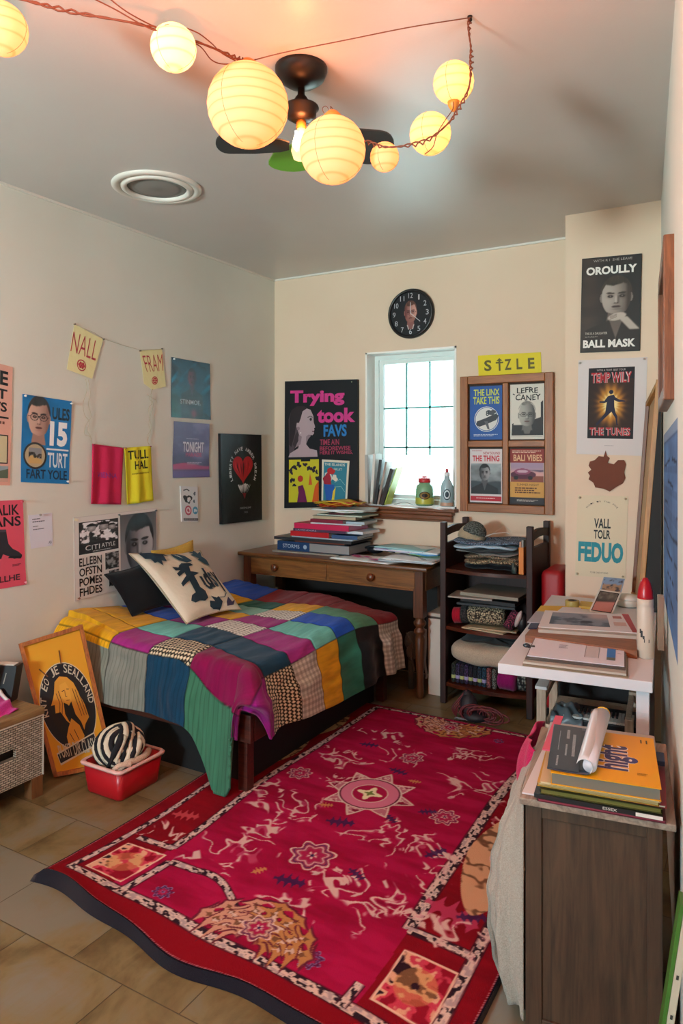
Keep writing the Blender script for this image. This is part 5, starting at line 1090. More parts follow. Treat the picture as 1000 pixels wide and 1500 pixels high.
cushion('cushion', 'black cushion wedged between the lettered cushion and the wall', (-2.88, 2.74, .61), (-2.88, 3.12, .61), (-3.06, 3.08, .86), (-3.07, 2.72, .82), (1, -.1, .35), .035, cloth('#131418'))

# ---------------------------------------------------------------- orange board, tub, scarf, wicker bench
BL, BR, TR, TL = V((-2.773, 2.16, .004)), V((-2.63, 2.385, .004)), V((-2.82, 2.36, .655)), V((-2.955, 2.11, .60))
nn = (BR - BL).cross(TL - BL).normalized()
ob = thing('framed_painting', 'orange framed board with a black oval of a long-haired woman, leaning against the bed', 'picture', (BL + BR) / 2)
def art(A):
    A.circ(.5, .53, .43, '#c9b79a', 48, ry=.315); A.circ(.5, .53, .42, '#151317', 48, ry=.308); A.circ(.52, .55, .31, '#1a1410', 40, ry=.235)
    A.arc('KNT EO JE SEALLAND', .5, .53, .37, math.radians(170), math.radians(365), .085, '#b8ad98', .01, ry=.27)
    O, Kk = '#c98a2c', '#151317'
    A.poly([(.33, .42), (.38, .34), (.47, .31), (.58, .33), (.66, .38), (.7, .45), (.76, .55), (.78, .64), (.7, .68), (.66, .72), (.64, .66), (.58, .6), (.56, .5), (.5, .52), (.44, .5), (.42, .58), (.47, .66), (.42, .63), (.36, .56), (.28, .56), (.3, .5), (.24, .5), (.3, .45)], O)
    A.poly([(.44, .37), (.54, .36), (.58, .42), (.57, .5), (.51, .53), (.45, .49), (.42, .42)], '#d29436'); A.line([(.45, .42), (.5, .415)], .012, Kk); A.line([(.53, .41), (.57, .415)], .012, Kk); A.line([(.5, .42), (.49, .46), (.515, .465)], .008, Kk); A.line([(.49, .49), (.54, .49)], .012, '#7a3a1c')
    for u in (.36, .4, .62, .66, .7): A.line([(u, .38 + abs(u - .5) * .3), (u + .02, .5), (u + .05 * (1 if u > .5 else -1), .62)], .008, Kk)
    A.poly([(.42, .68), (.5, .62), (.6, .68), (.64, .76), (.58, .8), (.5, .81), (.4, .84), (.36, .8), (.36, .74)], O); A.line([(.42, .72), (.46, .78)], .01, Kk); A.line([(.5, .7), (.54, .78)], .01, Kk)
    A.poly([(.14, .84), (.8, .75), (.82, .84), (.16, .93)], '#c9b79a'); A.poly([(.15, .85), (.79, .76), (.81, .832), (.165, .915)], '#1a181c'); A.text('PUKIT DIR CLASH', .18, .785, .79, .88, '#b8ad98', .01, wob=0)
    A.line([(.2, .22), (.3, .29)], .02, '#6a4420'); A.line([(.56, .13), (.54, .23)], .02, '#6a4420')
fm = MB().mat(PAPER, '#cf9220'); fm.add([BL, BR, TR, TL] + [p + nn * .004 for p in (BL, BR, TR, TL)], [(3, 2, 1, 0), (4, 5, 6, 7)]); A = Art(fm, TL, TR, BR, BL, nn, .005); A.rect(0, 0, 1, 1, '#cf9220'); art(A); fm.build('painted_panel', ob)
M_OR = wood('#7a3c14', '#b86a28', 'z', 4, .5, 'orange_stained_wood'); ux_, uy_ = (BR - BL).normalized(), (TL - BL).normalized()
def edgebar(a, b, inn, w=.018, d=.022, name='frame_bar'): b_ = MB().mat(M_OR); vs = [a, b, b + inn * w, a + inn * w]; vs = [p - nn * .004 for p in vs] + [p + nn * d for p in vs]; b_.add(vs, [(3, 2, 1, 0), (4, 5, 6, 7), (0, 1, 5, 4), (1, 2, 6, 5), (2, 3, 7, 6), (3, 0, 4, 7)]); b_.build(name, ob)
edgebar(BL, TL, ux_); edgebar(BR, TR, -ux_); edgebar(TL, TR, -uy_); edgebar(BL, BR, uy_)

tub = thing('storage_tub', 'small red plastic tub with a pale rim, on the floor by the bed', 'tub', (-2.43, 2.26, 0))
def rrect(cx, cy, hx, hy, r, z, n=5):
    out = []
    for (sx, sy, a0) in ((1, 1, 0), (-1, 1, 90), (-1, -1, 180), (1, -1, 270)):
        for k in range(n): a = math.radians(a0 + 90 * k / (n - 1)); out.append((cx + sx * (hx - r) + r * math.cos(a), cy + sy * (hy - r) + r * math.sin(a), z))
    return out
def loft(mb, rings, cap0=True, cap1=False):
    n = len(rings[0]); vs = [p for r in rings for p in r]; fs = [(j * n + i, j * n + (i + 1) % n, (j + 1) * n + (i + 1) % n, (j + 1) * n + i) for j in range(len(rings) - 1) for i in range(n)]
    if cap0: fs.append(list(range(n))[::-1])
    if cap1: fs.append([(len(rings) - 1) * n + i for i in range(n)])
    return mb.add(vs, fs, True)
mb = MB().mat(flat('#a8101c', .35, name='red_plastic')); c = (-2.432, 2.262)
loft(mb, [rrect(*c, .1, .112, .02, 0), rrect(*c, .106, .118, .022, .01), rrect(*c, .12, .132, .026, .13), rrect(*c, .113, .125, .024, .13), rrect(*c, .1, .11, .02, .012)], True, True); mb.build('tub_body', tub)
mb = MB().mat(flat('#d9a8a0', .35, name='pale_pink_plastic')); loft(mb, [rrect(*c, .112, .124, .024, .131), rrect(*c, .128, .14, .03, .126), rrect(*c, .131, .143, .031, .134), rrect(*c, .126, .138, .03, .14), rrect(*c, .113, .125, .024, .137)], False); mb.build('rim', tub)
mb = MB().mat(printed(.9, 'knitted_scarf', 0, .3)); cc = V((-2.445, 2.255, .175)); R = random.Random(11)
def strand(k):
    top_ = k >= 14; a = (V((.5, .75, -.35)) if top_ else V((.8, -.25, .5))).normalized(); b_ = a.orthogonal().normalized(); w_ = a.cross(b_); off_ = -.35 + .16 * (k - 14) if top_ else -.9 + .138 * k; pts = []
    for i in range(30):
        t = 2 * PI * i / 29; rad = .104 if top_ else .096; rho = math.sqrt(1 - off_ * off_); p = (b_ * math.cos(t) * rho + w_ * math.sin(t) * rho + a * off_) * rad; p.z *= .85; p += V((math.sin(3 * t + k) * .006, math.cos(2 * t + k) * .006, math.sin(2 * t + k) * .006)); pts.append(cc + p)
    return pts
mb.c = lin('#1c1a1c'); mb.ball(cc, (.092, .092, .08), 20, 12)
for k in range(20): mb.c = lin('#c9bda6' if k % 2 else '#1b191d'); mb.tube(strand(k), [.0125 + .004 * math.sin(i * .4 + k) for i in range(30)], 8)
tag(mb.build('scarf'), 'black and cream striped scarf bundled up in the red tub', 'scarf')
mb = MB().mat(cloth('#d8b8a0')); mb.tube(curve3([(-2.36, 2.16, .12), (-2.335, 2.19, .15), (-2.325, 2.24, .148), (-2.33, 2.3, .15), (-2.36, 2.345, .145)]), .014, 8); mb.tube(curve3([(-2.38, 2.15, .118), (-2.345, 2.16, .15), (-2.32, 2.2, .146)]), .011, 8); tag(mb.build('folded_cloth'), 'cream cloth edge spilling over the rim of the red tub', 'cloth')

M_BN = wood('#6a5232', '#94784e', 'y', 3, .5, 'oak_bench_wood'); X1, Y1 = -2.675, 2.03
wb = thing('wicker_bench', 'low oak bench with a white woven drawer, at the left edge', 'bench', (-2.89, 1.6, 0))
MB().mat(M_BN).box(XL + .02, X1 + .006, 1.1, Y1 + .006, .352, .382, .004).build('top', wb)
wm, wnt, wbs = new_mat('woven_wicker'); co = coords(wnt, (1, 1, 1)); br = N(wnt, 'ShaderNodeTexBrick', offset=.5); wnt.links.new(coords(wnt, (1, 1, 1), (0, PI / 2, 0)), br.inputs[0])
sxyz = wnt.nodes.new('ShaderNodeSeparateXYZ'); cxyz = wnt.nodes.new('ShaderNodeCombineXYZ'); wnt.links.new(co, sxyz.inputs[0]); wnt.links.new(sxyz.outputs[1], cxyz.inputs[0]); wnt.links.new(sxyz.outputs[2], cxyz.inputs[1]); wnt.links.new(cxyz.outputs[0], br.inputs[0])
br.inputs['Scale'].default_value = 1; br.inputs['Brick Width'].default_value = .022; br.inputs['Row Height'].default_value = .0095; br.inputs['Mortar Size'].default_value = .0022; br.inputs['Mortar Smooth'].default_value = .8; br.inputs['Color1'].default_value = (*lin('#cfc8b6'), 1); br.inputs['Color2'].default_value = (*lin('#a59c88'), 1); br.inputs['Mortar'].default_value = (*lin('#2c2820'), 1)
wnt.links.new(br.outputs[0], wbs.inputs[0]); wbs.inputs['Roughness'].default_value = .7; iv = N(wnt, 'ShaderNodeMath', operation='SUBTRACT'); iv.inputs[0].default_value = 1; wnt.links.new(br.outputs['Fac'], iv.inputs[1]); bump(wnt, wbs, iv.outputs[0], .8, .006)
dr = MB().mat(wm); fx = X1 - .02; x0 = fx; 
dr.box(fx, X1, 1.12, 1.75, .09, .35); dr.box(fx, X1, 1.9 + .0, Y1, .09, .35); dr.box(fx, X1, 1.75, 1.9, .09, .21); dr.box(fx, X1, 1.75, 1.9, .25, .35); d_ = dr.build('woven_drawer', wb)
mb = MB().mat(wm); mb.box(XL + .04, fx, Y1 - .015, Y1, .09, .35); mb.build('woven_side', wb)
MB().mat(flat('#241a12', .8)).box(XL + .05, fx - .02, 1.12, Y1 - .02, .1, .345).build('drawer_inside', wb)
mb = MB().mat(flat('#ddd8ca', .6)); mb.tube([(X1 + .002, Y1, .09), (X1 + .002, Y1, .35), (X1 + .002, 1.12, .35)], .004, 6); mb.build('woven_edge', wb)
M_LG = wood('#5a3c22', '#7d5632', 'z', 3, .5, 'oak_leg')
for y in (1.12, Y1 - .055):
    for x in (XL + .04, X1 - .05): MB().mat(M_LG).box(x, x + .05, y, y + .055, 0, .09).build('leg', wb)
def abox(name, label, cat, p, ax, ay, az, mat, bv=.002, parts=None):
    mb = MB().mat(mat); mb.obox(p, ax, ay, az, bev=bv); o = mb.build(name); return tag(o, label, cat)
t = thing('binder', 'black binder standing upright on the wicker bench', 'binder', (-2.93, 1.97, .382))
MB().mat(flat('#141416', .45)).obox((-3.0, 1.93, .383), (.16, .06, 0), (-.02, .05, 0), (.0, .03, .155), bev=.003).build('cover', t); MB().mat(flat('#c9c4b8', .8)).obox((-2.985, 1.94, .39), (.13, .048, 0), (-.013, .034, 0), (0, .03, .152)).build('page_block', t)
mb = MB().mat(PAPER, '#bdb6a8'); A = Art(mb, V((-3.0, 1.96, .538)) + V((.0, -.002, 0)), V((-2.84, 2.02, .538)) + V((0, -.002, 0)), V((-2.84, 1.99, .383)) + V((0, -.002, 0)), V((-3.0, 1.93, .383)) + V((0, -.002, 0)), (.35, -.93, .1), .0005); A.line([(.75, .2), (.72, .5)], .03, '#8a867c'); mb.build('cover_print', t)
t = thing('book', 'thin tan book leaning behind the black binder on the bench', 'book', (-3.02, 1.86, .382)); MB().mat(flat('#8a6f4c', .6)).obox((-3.02, 1.86, .383), (.13, .04, 0), (-.008, .018, 0), (.02, .0, .185), bev=.002).build('cover', t); MB().mat(flat('#d8cdb4', .8)).obox((-3.01, 1.866, .387), (.11, .034, 0), (-.005, .011, 0), (.02, 0, .183)).build('page_block', t)
t = thing('book', 'dark upright book at the left edge of the wicker bench', 'book', (-3.0, 1.8, .382)); MB().mat(flat('#1d1b1c', .5)).obox((-3.03, 1.78, .383), (.15, .03, 0), (-.01, .03, 0), (.01, 0, .19), bev=.002).build('cover', t); MB().mat(flat('#b9ac90', .8)).obox((-3.02, 1.787, .387), (.13, .026, 0), (-.007, .02, 0), (.01, 0, .188)).build('page_block', t)
mb = MB().mat(cloth('#d02a98', '#b01c7c')); mb.grid(lambda u, v: (-2.93 + .23 * u - .03 * v, 1.75 + .22 * v + .02 * math.sin(u * 5), .386 + .05 * math.sin(PI * min(1, u * 1.05)) * (1 - .6 * v) + .006 * math.sin(u * 18 + v * 9)), 24, 18, True, None, .004, (0, 0, 1)); tag(mb.build('pouch'), 'bright magenta pouch lying on the wicker bench', 'pouch')
mb = MB().mat(flat('#c9c6c2', .7)); mb.tube(curve3([(-2.93, 1.93, .39), (-2.9, 1.95, .42), (-2.88, 1.96, .44), (-2.86, 1.965, .42), (-2.83, 1.97, .40)]), .008, 8); mb.mat(flat('#2a2a2e', .7)); mb.tube(curve3([(-2.92, 1.81, .39), (-2.87, 1.825, .43), (-2.83, 1.85, .43), (-2.79, 1.86, .4)]), .005, 8); tag(mb.build('hair_band'), 'crumpled black and white band behind the magenta pouch', 'band')
# ================================================================ DESK
DZ = .80; DX0, DX1, DY0, DY1 = -3.06, -1.69, 3.925, 4.385
M_DT = wood('#4a2810', '#7a4a20', 'x', 2.5, .35, 'walnut_desk_top', coat=.2); M_DA = wood('#5c3616', '#8d5c28', 'x', 2.5, .4, 'honey_desk_apron'); M_DL = wood('#3c1f0e', '#65381a', 'z', 3, .4, 'walnut_desk_leg')
desk = thing('writing_desk', 'old walnut writing desk with two drawers and turned legs, below the window', 'desk', ((DX0 + DX1) / 2, (DY0 + DY1) / 2, 0))
MB().mat(M_DT).box(DX0 - .03, DX1 + .02, DY0 - .02, DY1, DZ - .026, DZ, .007, 3).build('top', desk)
ap = MB().mat(M_DA); ap.box(DX0 + .05, DX1 - .05, DY0 + .012, DY0 + .03, DZ - .15, DZ - .026); ap.box(DX0 + .05, DX1 - .05, DY1 - .03, DY1 - .012, DZ - .15, DZ - .026); ap.box(DX0 + .015, DX0 + .03, DY0 + .05, DY1 - .05, DZ - .15, DZ - .026); ap.box(DX1 - .03, DX1 - .015, DY0 + .05, DY1 - .05, DZ - .15, DZ - .026); ap.build('apron', desk)
xm = (DX0 + DX1) / 2
for (a, c, lab) in ((DX0 + .07, xm - .01, 0), (xm + .01, DX1 - .07, 1)):
    d_ = MB().mat(M_DA).box(a, c, DY0 + .004, DY0 + .014, DZ - .138, DZ - .036, .003).build('drawer', desk)
    kx = (-2.78, -2.05)[lab]; MB().mat(wood('#4a2410', '#7a3f1c', 'x', 6, .3, 'turned_knob')).lathe([(.009, 0), (.009, .012), (.024, .018), (.026, .026), (.018, .034), (0, .036)], (kx, DY0 + .004, DZ - .088), 20, axis=(0, -1, 0)).build('knob', d_)
prof = [(.018, 0), (.022, .01), (.024, .04), (.02, .1), (.027, .25), (.031, .36), (.024, .385), (.036, .4), (.036, .412), (.024, .425), (.024, .432), (.038, .45), (.038, .462), (.026, .475), (.028, .49)]
for x in (DX0 + .035, DX1 - .05):
    for y in (DY0 + .04, DY1 - .04):
        b = MB().mat(M_DL); b.lathe(prof, (x, y, 0), 20); b.box(x - .032, x + .032, y - .032, y + .032, .49, DZ - .026, .003); b.build('leg', desk)
MB().mat(flat('#1c120c', .7, name='under_desk_shade')).box(DX0 + .06, DX1 - .09, DY1 - .028, DY1 - .012, .02, DZ - .15).build('back_panel', desk)  # panel added to keep the space under the desk dark
# book and stack helpers
def book(label, x0, x1, y0, y1, z, h, cov, rot=0, pages='#d8d0bc', name='book', cat='book', spine=None, group=None, softs=False, spine_at='front'):
    cx, cy = (x0 + x1) / 2, (y0 + y1) / 2; T_ = Matrix.Translation((cx, cy, z)) @ Matrix.Rotation(math.radians(rot), 4, 'Z'); hx, hy = (x1 - x0) / 2, (y1 - y0) / 2
    t = thing(name, label, cat, (cx, cy, z), group); c = max(.0012, min(.004, h * .1)); mt = flat(cov, .42)
    m_ = MB().mat(mt); m_.T = T_; m_.box(-hx, hx, -hy, hy, 0, c); m_.box(-hx, hx, -hy, hy, h - c, h)
    if spine_at == 'front': m_.box(-hx, hx, -hy, -hy + c, c, h - c)
    elif spine_at == 'left': m_.box(-hx, -hx + c, -hy, hy, c, h - c)
    elif spine_at == 'back': m_.box(-hx, hx, hy - c, hy, c, h - c)
    m_.build('cover', t)
    p_ = MB().mat(flat(pages, .85)); p_.T = T_; e = .004; p_.box(-hx + e, hx - e, -hy + e, hy - e, c, h - c); p_.build('page_block', t)
    if spine:
        s_ = MB().mat(CARD, cov); s_.T = T_; A = Art(s_, V((-hx, -hy, h)), V((hx, -hy, h)), V((hx, -hy, 0)), V((-hx, -hy, 0)), (0, -1, 0), .0004); spine(A); s_.build('spine_print', t)
    return t
zz = DZ + .0005
def st_(h): global zz; z = zz; zz += h + .0008; return z
Y0, Y1_ = 4.06, 4.36
book('grey-beige folder under the whole tall pile on the desk', -2.88, -2.36, Y0 - .03, Y1_ - .04, st_(.01), .01, '#8d8478', 2, name='folder', cat='folder')
book('thick navy book with white spine lettering, near the bottom of the desk pile', -2.86, -2.28, Y0, Y1_, st_(.062), .062, '#16273c', -1, '#8f8f90', spine=lambda A: (A.rect(0, 0, .46, 1, '#1d3c66'), A.text('STORMS', .08, .3, .32, .72, '#b8c4d4', 0), A.circ(.4, .5, .025, '#9fb0c6')), spine_at='x')
book('thin rust-red book sandwiched above the navy one', -2.72, -2.33, Y0 + .01, Y1_ - .03, st_(.01), .01, '#7a3a28', 0)
book('wide black portfolio in the lower part of the desk pile', -2.88, -2.27, Y0 - .01, Y1_, st_(.02), .02, '#20232a', 1, '#3a3c42', name='portfolio', cat='portfolio')
book('pale blue and grey folder over the black portfolio', -2.74, -2.25, Y0, Y1_ - .02, st_(.008), .008, '#a9b9c4', -2, name='folder', cat='folder')
book('bright red book in the middle of the desk pile', -2.75, -2.44, Y0, Y1_ - .06, st_(.034), .034, '#b41420', -1, '#cfd6da')
zz -= .0348; book('blue ring-bound notebook beside the red book in the pile', -2.43, -2.24, Y0 + .01, Y1_ - .03, st_(.024), .024, '#2c4c78', 3, '#d8e0e8', name='notebook', cat='notebook'); zz += .01
book('dark purple book between the red and pink ones', -2.73, -2.32, Y0 + .005, Y1_ - .05, st_(.018), .018, '#4a2c48', 1, '#d9d4dc', spine=lambda A: A.text('LAVENDERS', .05, .2, .45, .8, '#b9a8c0', 0))
zz -= .0188; book('white booklet jutting out right of the purple book', -2.315, -2.19, Y0 + .03, Y1_ - .05, st_(.018), .018, '#d3dde4', -4, '#e4e8ec', name='booklet', cat='booklet')
book('thick hot-pink book in the desk pile', -2.72, -2.28, Y0, Y1_ - .04, st_(.036), .036, '#c01c50', -2, '#c98aa8')
book('thin white folder on the pink book', -2.6, -2.22, Y0 + .02, Y1_ - .04, st_(.008), .008, '#c9d3d8', 4, name='folder', cat='folder')
book('maroon book just above the pink one', -2.6, -2.34, Y0 + .02, Y1_ - .07, st_(.022), .022, '#7c1a34', -2, '#cdd8de')
book('pale blue book right beside the maroon one', -2.335, -2.2, Y0 + .04, Y1_ - .05, zz - .0228, .016, '#aac0cc', 2, '#dfe8ec')
book('cream-paged book with a dark cover near the top of the pile', -2.59, -2.26, Y0 + .03, Y1_ - .05, st_(.024), .024, '#3a3430', 2, '#b9a98c', spine_at='back')
book('pale green booklet near the top of the pile', -2.56, -2.2, Y0 + .04, Y1_ - .04, st_(.008), .008, '#c4d0c0', -3, name='booklet', cat='booklet')
book('small dark red book under the loose white papers on the pile', -2.46, -2.34, Y0 + .03, Y1_ - .08, st_(.014), .014, '#4a1a20', 0)
def sheetpile(name, label, cat, corners, z, h, col, curlf=.01, seed=1, n=3, cols=None, parent=None):
    P = [V((p[0], p[1], z)) for p in corners]; mb = MB(); R = random.Random(seed)
    for i in range(n):
        c = (cols or [col])[i % len(cols or [col])]; mb.mat(flat(c, .7)); dz = h * i / max(n, 1); j = [V((R.uniform(-.012, .012), R.uniform(-.012, .012), 0)) for _ in range(4)]; ph = R.random() * 6
        Q = [p + j[k] for k, p in enumerate(P)]
        mb.grid(lambda u, v: (Q[0] * (1 - u) + Q[1] * u) * (1 - v) + (Q[3] * (1 - u) + Q[2] * u) * v + V((0, 0, dz + .001 + h / n + curlf * (abs(math.sin(2.5 * u + ph) * math.sin(2 * v + ph))))), 10, 8, True, None, h / n + .0006, (0, 0, 1))
    o = mb.build(name); return tag(o, label, cat)
sheetpile('loose_papers', 'curled white papers near the top of the desk pile', 'papers', [(-2.58, 4.07), (-2.2, 4.08), (-2.2, 4.3), (-2.58, 4.3)], zz, .016, '#dfe2da', .012, 3, 4, ['#dfe4e0', '#c9cfba', '#e4e8e6', '#d0dade'])
zz += .024
mb = MB(); R = random.Random(8)
for k, c in enumerate(['#c8401c', '#d86a1c', '#d8b02a', '#e0c83a', '#c83a20', '#d9c24a', '#caa520']):
    mb.mat(flat(c, .6)); ph = R.random() * 6; ox = R.uniform(-.05, .12) if k % 3 else -.06; mb.grid(lambda u, v: (-2.53 + ox + .24 * u, 4.1 + .18 * v + .01 * math.sin(u * 7 + ph), zz + .004 * k + .02 * abs(math.sin(3.2 * u + ph)) + .012 * abs(math.sin(5 * v + ph))), 14, 8, True, None, .0012, (0, 0, 1))
tag(mb.build('tissue_paper'), 'crumpled orange and yellow tissue on top of the desk pile', 'tissue paper')
# papers to the right of the pile
dq = lambda *p: [(lambda a: (a.x, min(a.y, 4.375)))(on_z(px, py, DZ)) for px, py in p]
sheetpile('loose_papers', 'big white sheets with pink sketches at the front of the desk', 'papers', [(-2.36, 3.93), (-1.93, 3.90), (-1.86, 4.12), (-2.3, 4.16)], DZ, .006, '#dfe3e0', .006, 5, 3, ['#d8d6cc', '#e2e6e4', '#e6eae8'])
mb = MB().mat(PAPER, '#c24a80'); R = random.Random(2)
for (x, y) in ((-2.2, 4.02), (-2.14, 4.04), (-2.05, 3.97), (-2.24, 4.06), (-2.0, 3.95)):
    mb.c = lin('#c8588c'); p = [(x + R.uniform(.02, .05) * math.cos(a), y + R.uniform(.012, .03) * math.sin(a), DZ + .0165) for a in np.linspace(0, 6, 9)]; mb.add(p, [list(range(9))])
tag(mb.build('paper_scraps'), 'pink torn scraps lying on the white sheets on the desk', 'paper scraps')
sheetpile('loose_papers', 'white sheets hanging over the right front edge of the desk', 'papers', [(-2.0, 3.92), (-1.64, 3.92), (-1.64, 4.2), (-1.98, 4.2)], DZ + .018, .008, '#e2e6ea', .012, 9, 4, ['#e4e8ea', '#9aa0a4', '#e8ecee', '#dfe4e6'])
sheetpile('folder', 'pale turquoise folder on top of the desk papers', 'folder', [(-2.12, 4.1), (-1.78, 4.1), (-1.76, 4.32), (-2.1, 4.34)], DZ + .045, .022, '#a8d4d8', .01, 12, 4, ['#d8dce4', '#b8b0cc', '#dfe8ea', '#9cd0d6'])
sheetpile('folder', 'blue and green folder at the right end of the desk', 'folder', [(-1.86, 4.08), (-1.68, 4.08), (-1.68, 4.34), (-1.86, 4.34)], DZ + .038, .02, '#3f8cc8', .008, 14, 4, ['#8fc07a', '#3f8cc8', '#a8cfe4', '#e4ecf0'])
mb = MB().mat(flat('#181c24', .4)); mb.ball((-2.2, 4.27, DZ + .035), (.06, .05, .03), 16, 10); mb.tube(curve3([(-2.24, 4.2, DZ + .05), (-2.18, 4.18, DZ + .065), (-2.1, 4.2, DZ + .045), (-2.04, 4.24, DZ + .03)]), .008, 8); tag(mb.build('glasses_case'), 'small black case behind the papers, right of the book pile', 'case')

# under the desk
mb = MB().mat(flat('#c9c2b6', .5)); mb.box(-1.725, -1.615, 4.05, 4.29, .0, .47, .006); t = thing('pedal_bin', 'slim off-white bin between the desk leg and the dark shelf unit', 'bin', (-1.69, 4.19, 0)); mb.build('body', t)
MB().mat(flat('#4a3a30', .6)).box(-1.723, -1.617, 4.052, 4.288, .47, .482).build('lid_gap', t); MB().mat(flat('#bdb4a6', .5)).box(-1.727, -1.611, 4.045, 4.295, .482, .505, .006).build('lid', t)
mb = MB().mat(flat('#8f8a84', .6)); mb.tube(curve3([(-1.74, 4.05, .4), (-1.735, 4.04, .3), (-1.74, 4.04, .2), (-1.73, 4.04, .12), (-1.735, 4.04, .1)]), .008, 6); tag(mb.build('strap'), 'pale strap dangling beside the desk leg', 'strap')
mb = MB().mat(cloth('#5a5852')); mb.ball((-1.86, 4.1, .3), (.04, .05, .06)); mb.ball((-1.84, 4.07, .24), (.035, .04, .05)); mb.tube(curve3([(-1.87, 4.05, .36), (-1.83, 4.04, .3), (-1.82, 4.03, .2), (-1.8, 4.02, .14)]), .005, 6); mb.tube([(-1.86, 4.1, 0), (-1.86, 4.1, .28)], .02, 8); tag(mb.build('cloth_bundle'), 'dim grey bundle under the desk behind its right leg', 'bundle')

# ================================================================ WINDOW SILL
SZ = WZ0 + .0125
def leanbook(label, x, th, dep, h, lean, cov, y=4.36, pages='#d0ccc0'):
    t = thing('book', label, 'book', (x, y, SZ)); T_ = Matrix.Translation((x, y, SZ)) @ Matrix.Rotation(math.radians(-lean), 4, 'Y')
    c = .0015; dz = 0; m_ = MB().mat(flat(cov, .45)); m_.T = T_; m_.box(0, c, 0, dep, dz, h); m_.box(th - c, th, 0, dep, dz, h); m_.box(c, th - c, 0, c, dz, h); m_.build('cover', t)
    p_ = MB().mat(flat(pages, .85)); p_.T = T_; p_.box(c, th - c, .003, dep - .003, .002, h - .003); p_.build('page_block', t)
leanbook('pale grey book at the far left of the window sill', -2.325, .02, .1, .34, 1, '#b4b0ac'); leanbook('white and black striped book on the window sill', -2.29, .02, .1, .35, -4 * -1 - 8, '#d6d4ce'); leanbook('black book leaning in the middle of the sill books', -2.262, .022, .1, .31, -8, '#26262a'); leanbook('beige slim book leaning on the window sill', -2.235, .014, .1, .3, -12, '#9c8478'); leanbook('dark brown book with a lime edge, rightmost of the sill books', -2.215, .026, .1, .26, -18, '#2c1f1c')
leanbook('lime green magazine leaning against the dark sill book', -2.18, .006, .1, .27, -20, '#b4c448')
jc = V((-1.905, 4.42, SZ)); t = thing('jar', 'squat yellow-green jar with a red lid and oval label, on the sill', 'jar', jc)
MB().mat(flat('#7fae86', .25, name='teal_glass_jar')).lathe([(.05, 0), (.058, .006), (.062, .03), (.062, .11), (.055, .135), (.04, .148), (.038, .155)], jc, 28).build('jar_body', t)
MB().mat(flat('#b8b84a', .3)).lathe([(.0625, .012), (.0632, .02), (.0632, .05), (.0625, .055)], jc, 28, cap=False).build('label_band', t)
MB().mat(flat('#c03038', .35)).lathe([(.042, .155), (.044, .158), (.044, .182), (.034, .186), (.02, .19), (.018, .198), (0, .199)], jc, 28).build('lid', t)
def oval(parent, c, r, w, h, z, ang0, cols, txt=None):
    m_ = MB().mat(CARD); m_.c = lin(cols[0])
    def on(a, zz_, off): return c + V((math.cos(a) * (r + off), math.sin(a) * (r + off), z + zz_))
    for k, (s, col) in enumerate(zip((1, .82, .5), cols)):
        m_.c = lin(col); n = 20; ctr = on(ang0, 0, .002 + .0006 * k); ring = [on(ang0 + s * w / r * math.cos(2 * PI * i / n), s * h * math.sin(2 * PI * i / n), .002 + .0006 * k) for i in range(n)]; m_.add([ctr] + ring, [(0, 1 + i, 1 + (i + 1) % n) for i in range(n)])
    m_.build('oval_label', parent)
angc = math.atan2(-jc.y, -jc.x); oval(t, jc, .063, .038, .026, .07, angc, ('#3a2a1c', '#8a6a2c', '#2c2018'))
bc = V((-1.75, 4.43, SZ)); t = thing('squeeze_bottle', 'tall clear bottle with a red cap, right of the jar on the sill', 'bottle', bc)
MB().mat(flat('#a9c4cc', .2, name='milky_clear_plastic')).lathe([(.036, 0), (.042, .006), (.043, .12), (.038, .15), (.02, .18), (.016, .2)], bc, 24).build('bottle_body', t)
MB().mat(flat('#c9a28a', .4)).lathe([(.0435, .004), (.0438, .01), (.0438, .022), (.0435, .026)], bc, 24, cap=False).build('base_band', t)
MB().mat(flat('#e8eef0', .4)).lathe([(.017, .2), (.019, .202), (.019, .22), (.012, .225)], bc, 18).build('collar', t); MB().mat(flat('#c8505a', .4)).lathe([(.011, .225), (.011, .245), (.006, .25), (0, .251)], bc, 14).build('cap', t)
oval(t, bc, .0435, .024, .036, .08, math.atan2(-bc.y, -bc.x), ('#2c3a44', '#d0dde2', '#3a4a54'))
mb = MB().mat(flat('#4a6a70', .5)); mb.tube(curve3([(-2.1, 4.345, SZ + .003), (-2.03, 4.37, SZ + .02), (-1.96, 4.36, SZ + .004)]), .0015, 5); tag(mb.build('cable'), 'thin cable lying on the window sill by the jar', 'cable')

# ================================================================ SHELF UNIT
SX0, SX1, SY0, SY1 = -1.605, -1.055, 3.95, 4.36
M_MH = wood('#1c0805', '#36120a', 'z', 4, .6, 'dark_mahogany'); M_MHX = wood('#2e1007', '#5a2612', 'x', 4, .3, 'dark_mahogany_shelf', coat=.25)
su = thing('shelf_unit', 'dark mahogany open shelf unit with bowed shelves, between the desk and the peach wall', 'shelf', ((SX0 + SX1) / 2, (SY0 + SY1) / 2, 0)); pw = .036
for x in (SX0, SX1 - pw):
    for y in (SY0, SY1 - pw): MB().mat(M_MH).box(x, x + pw, y, y + pw, 0, 1.075, .004).build('post', su)
    xx = x + .008; b = MB().mat(M_MH); b.box(xx, xx + .02, SY0 + pw, SY1 - pw, .1, .95); b.build('side_panel', su)
    b = MB().mat(M_MH); n = 10; yy = [SY0 + pw * .9 + (SY1 - SY0 - 1.8 * pw) * i / n for i in range(n + 1)]; P = [(y, 1.035 + .012 * math.sin(PI * i / n)) for i, y in enumerate(yy)] + [(y, .99 + .012 * math.sin(PI * i / n)) for i, y in reversed(list(enumerate(yy)))]
    b.prism(P, (xx - .002, 0, 0), (0, 1, 0), (0, 0, 1), (1, 0, 0), .024); b.build('top_rail', su)
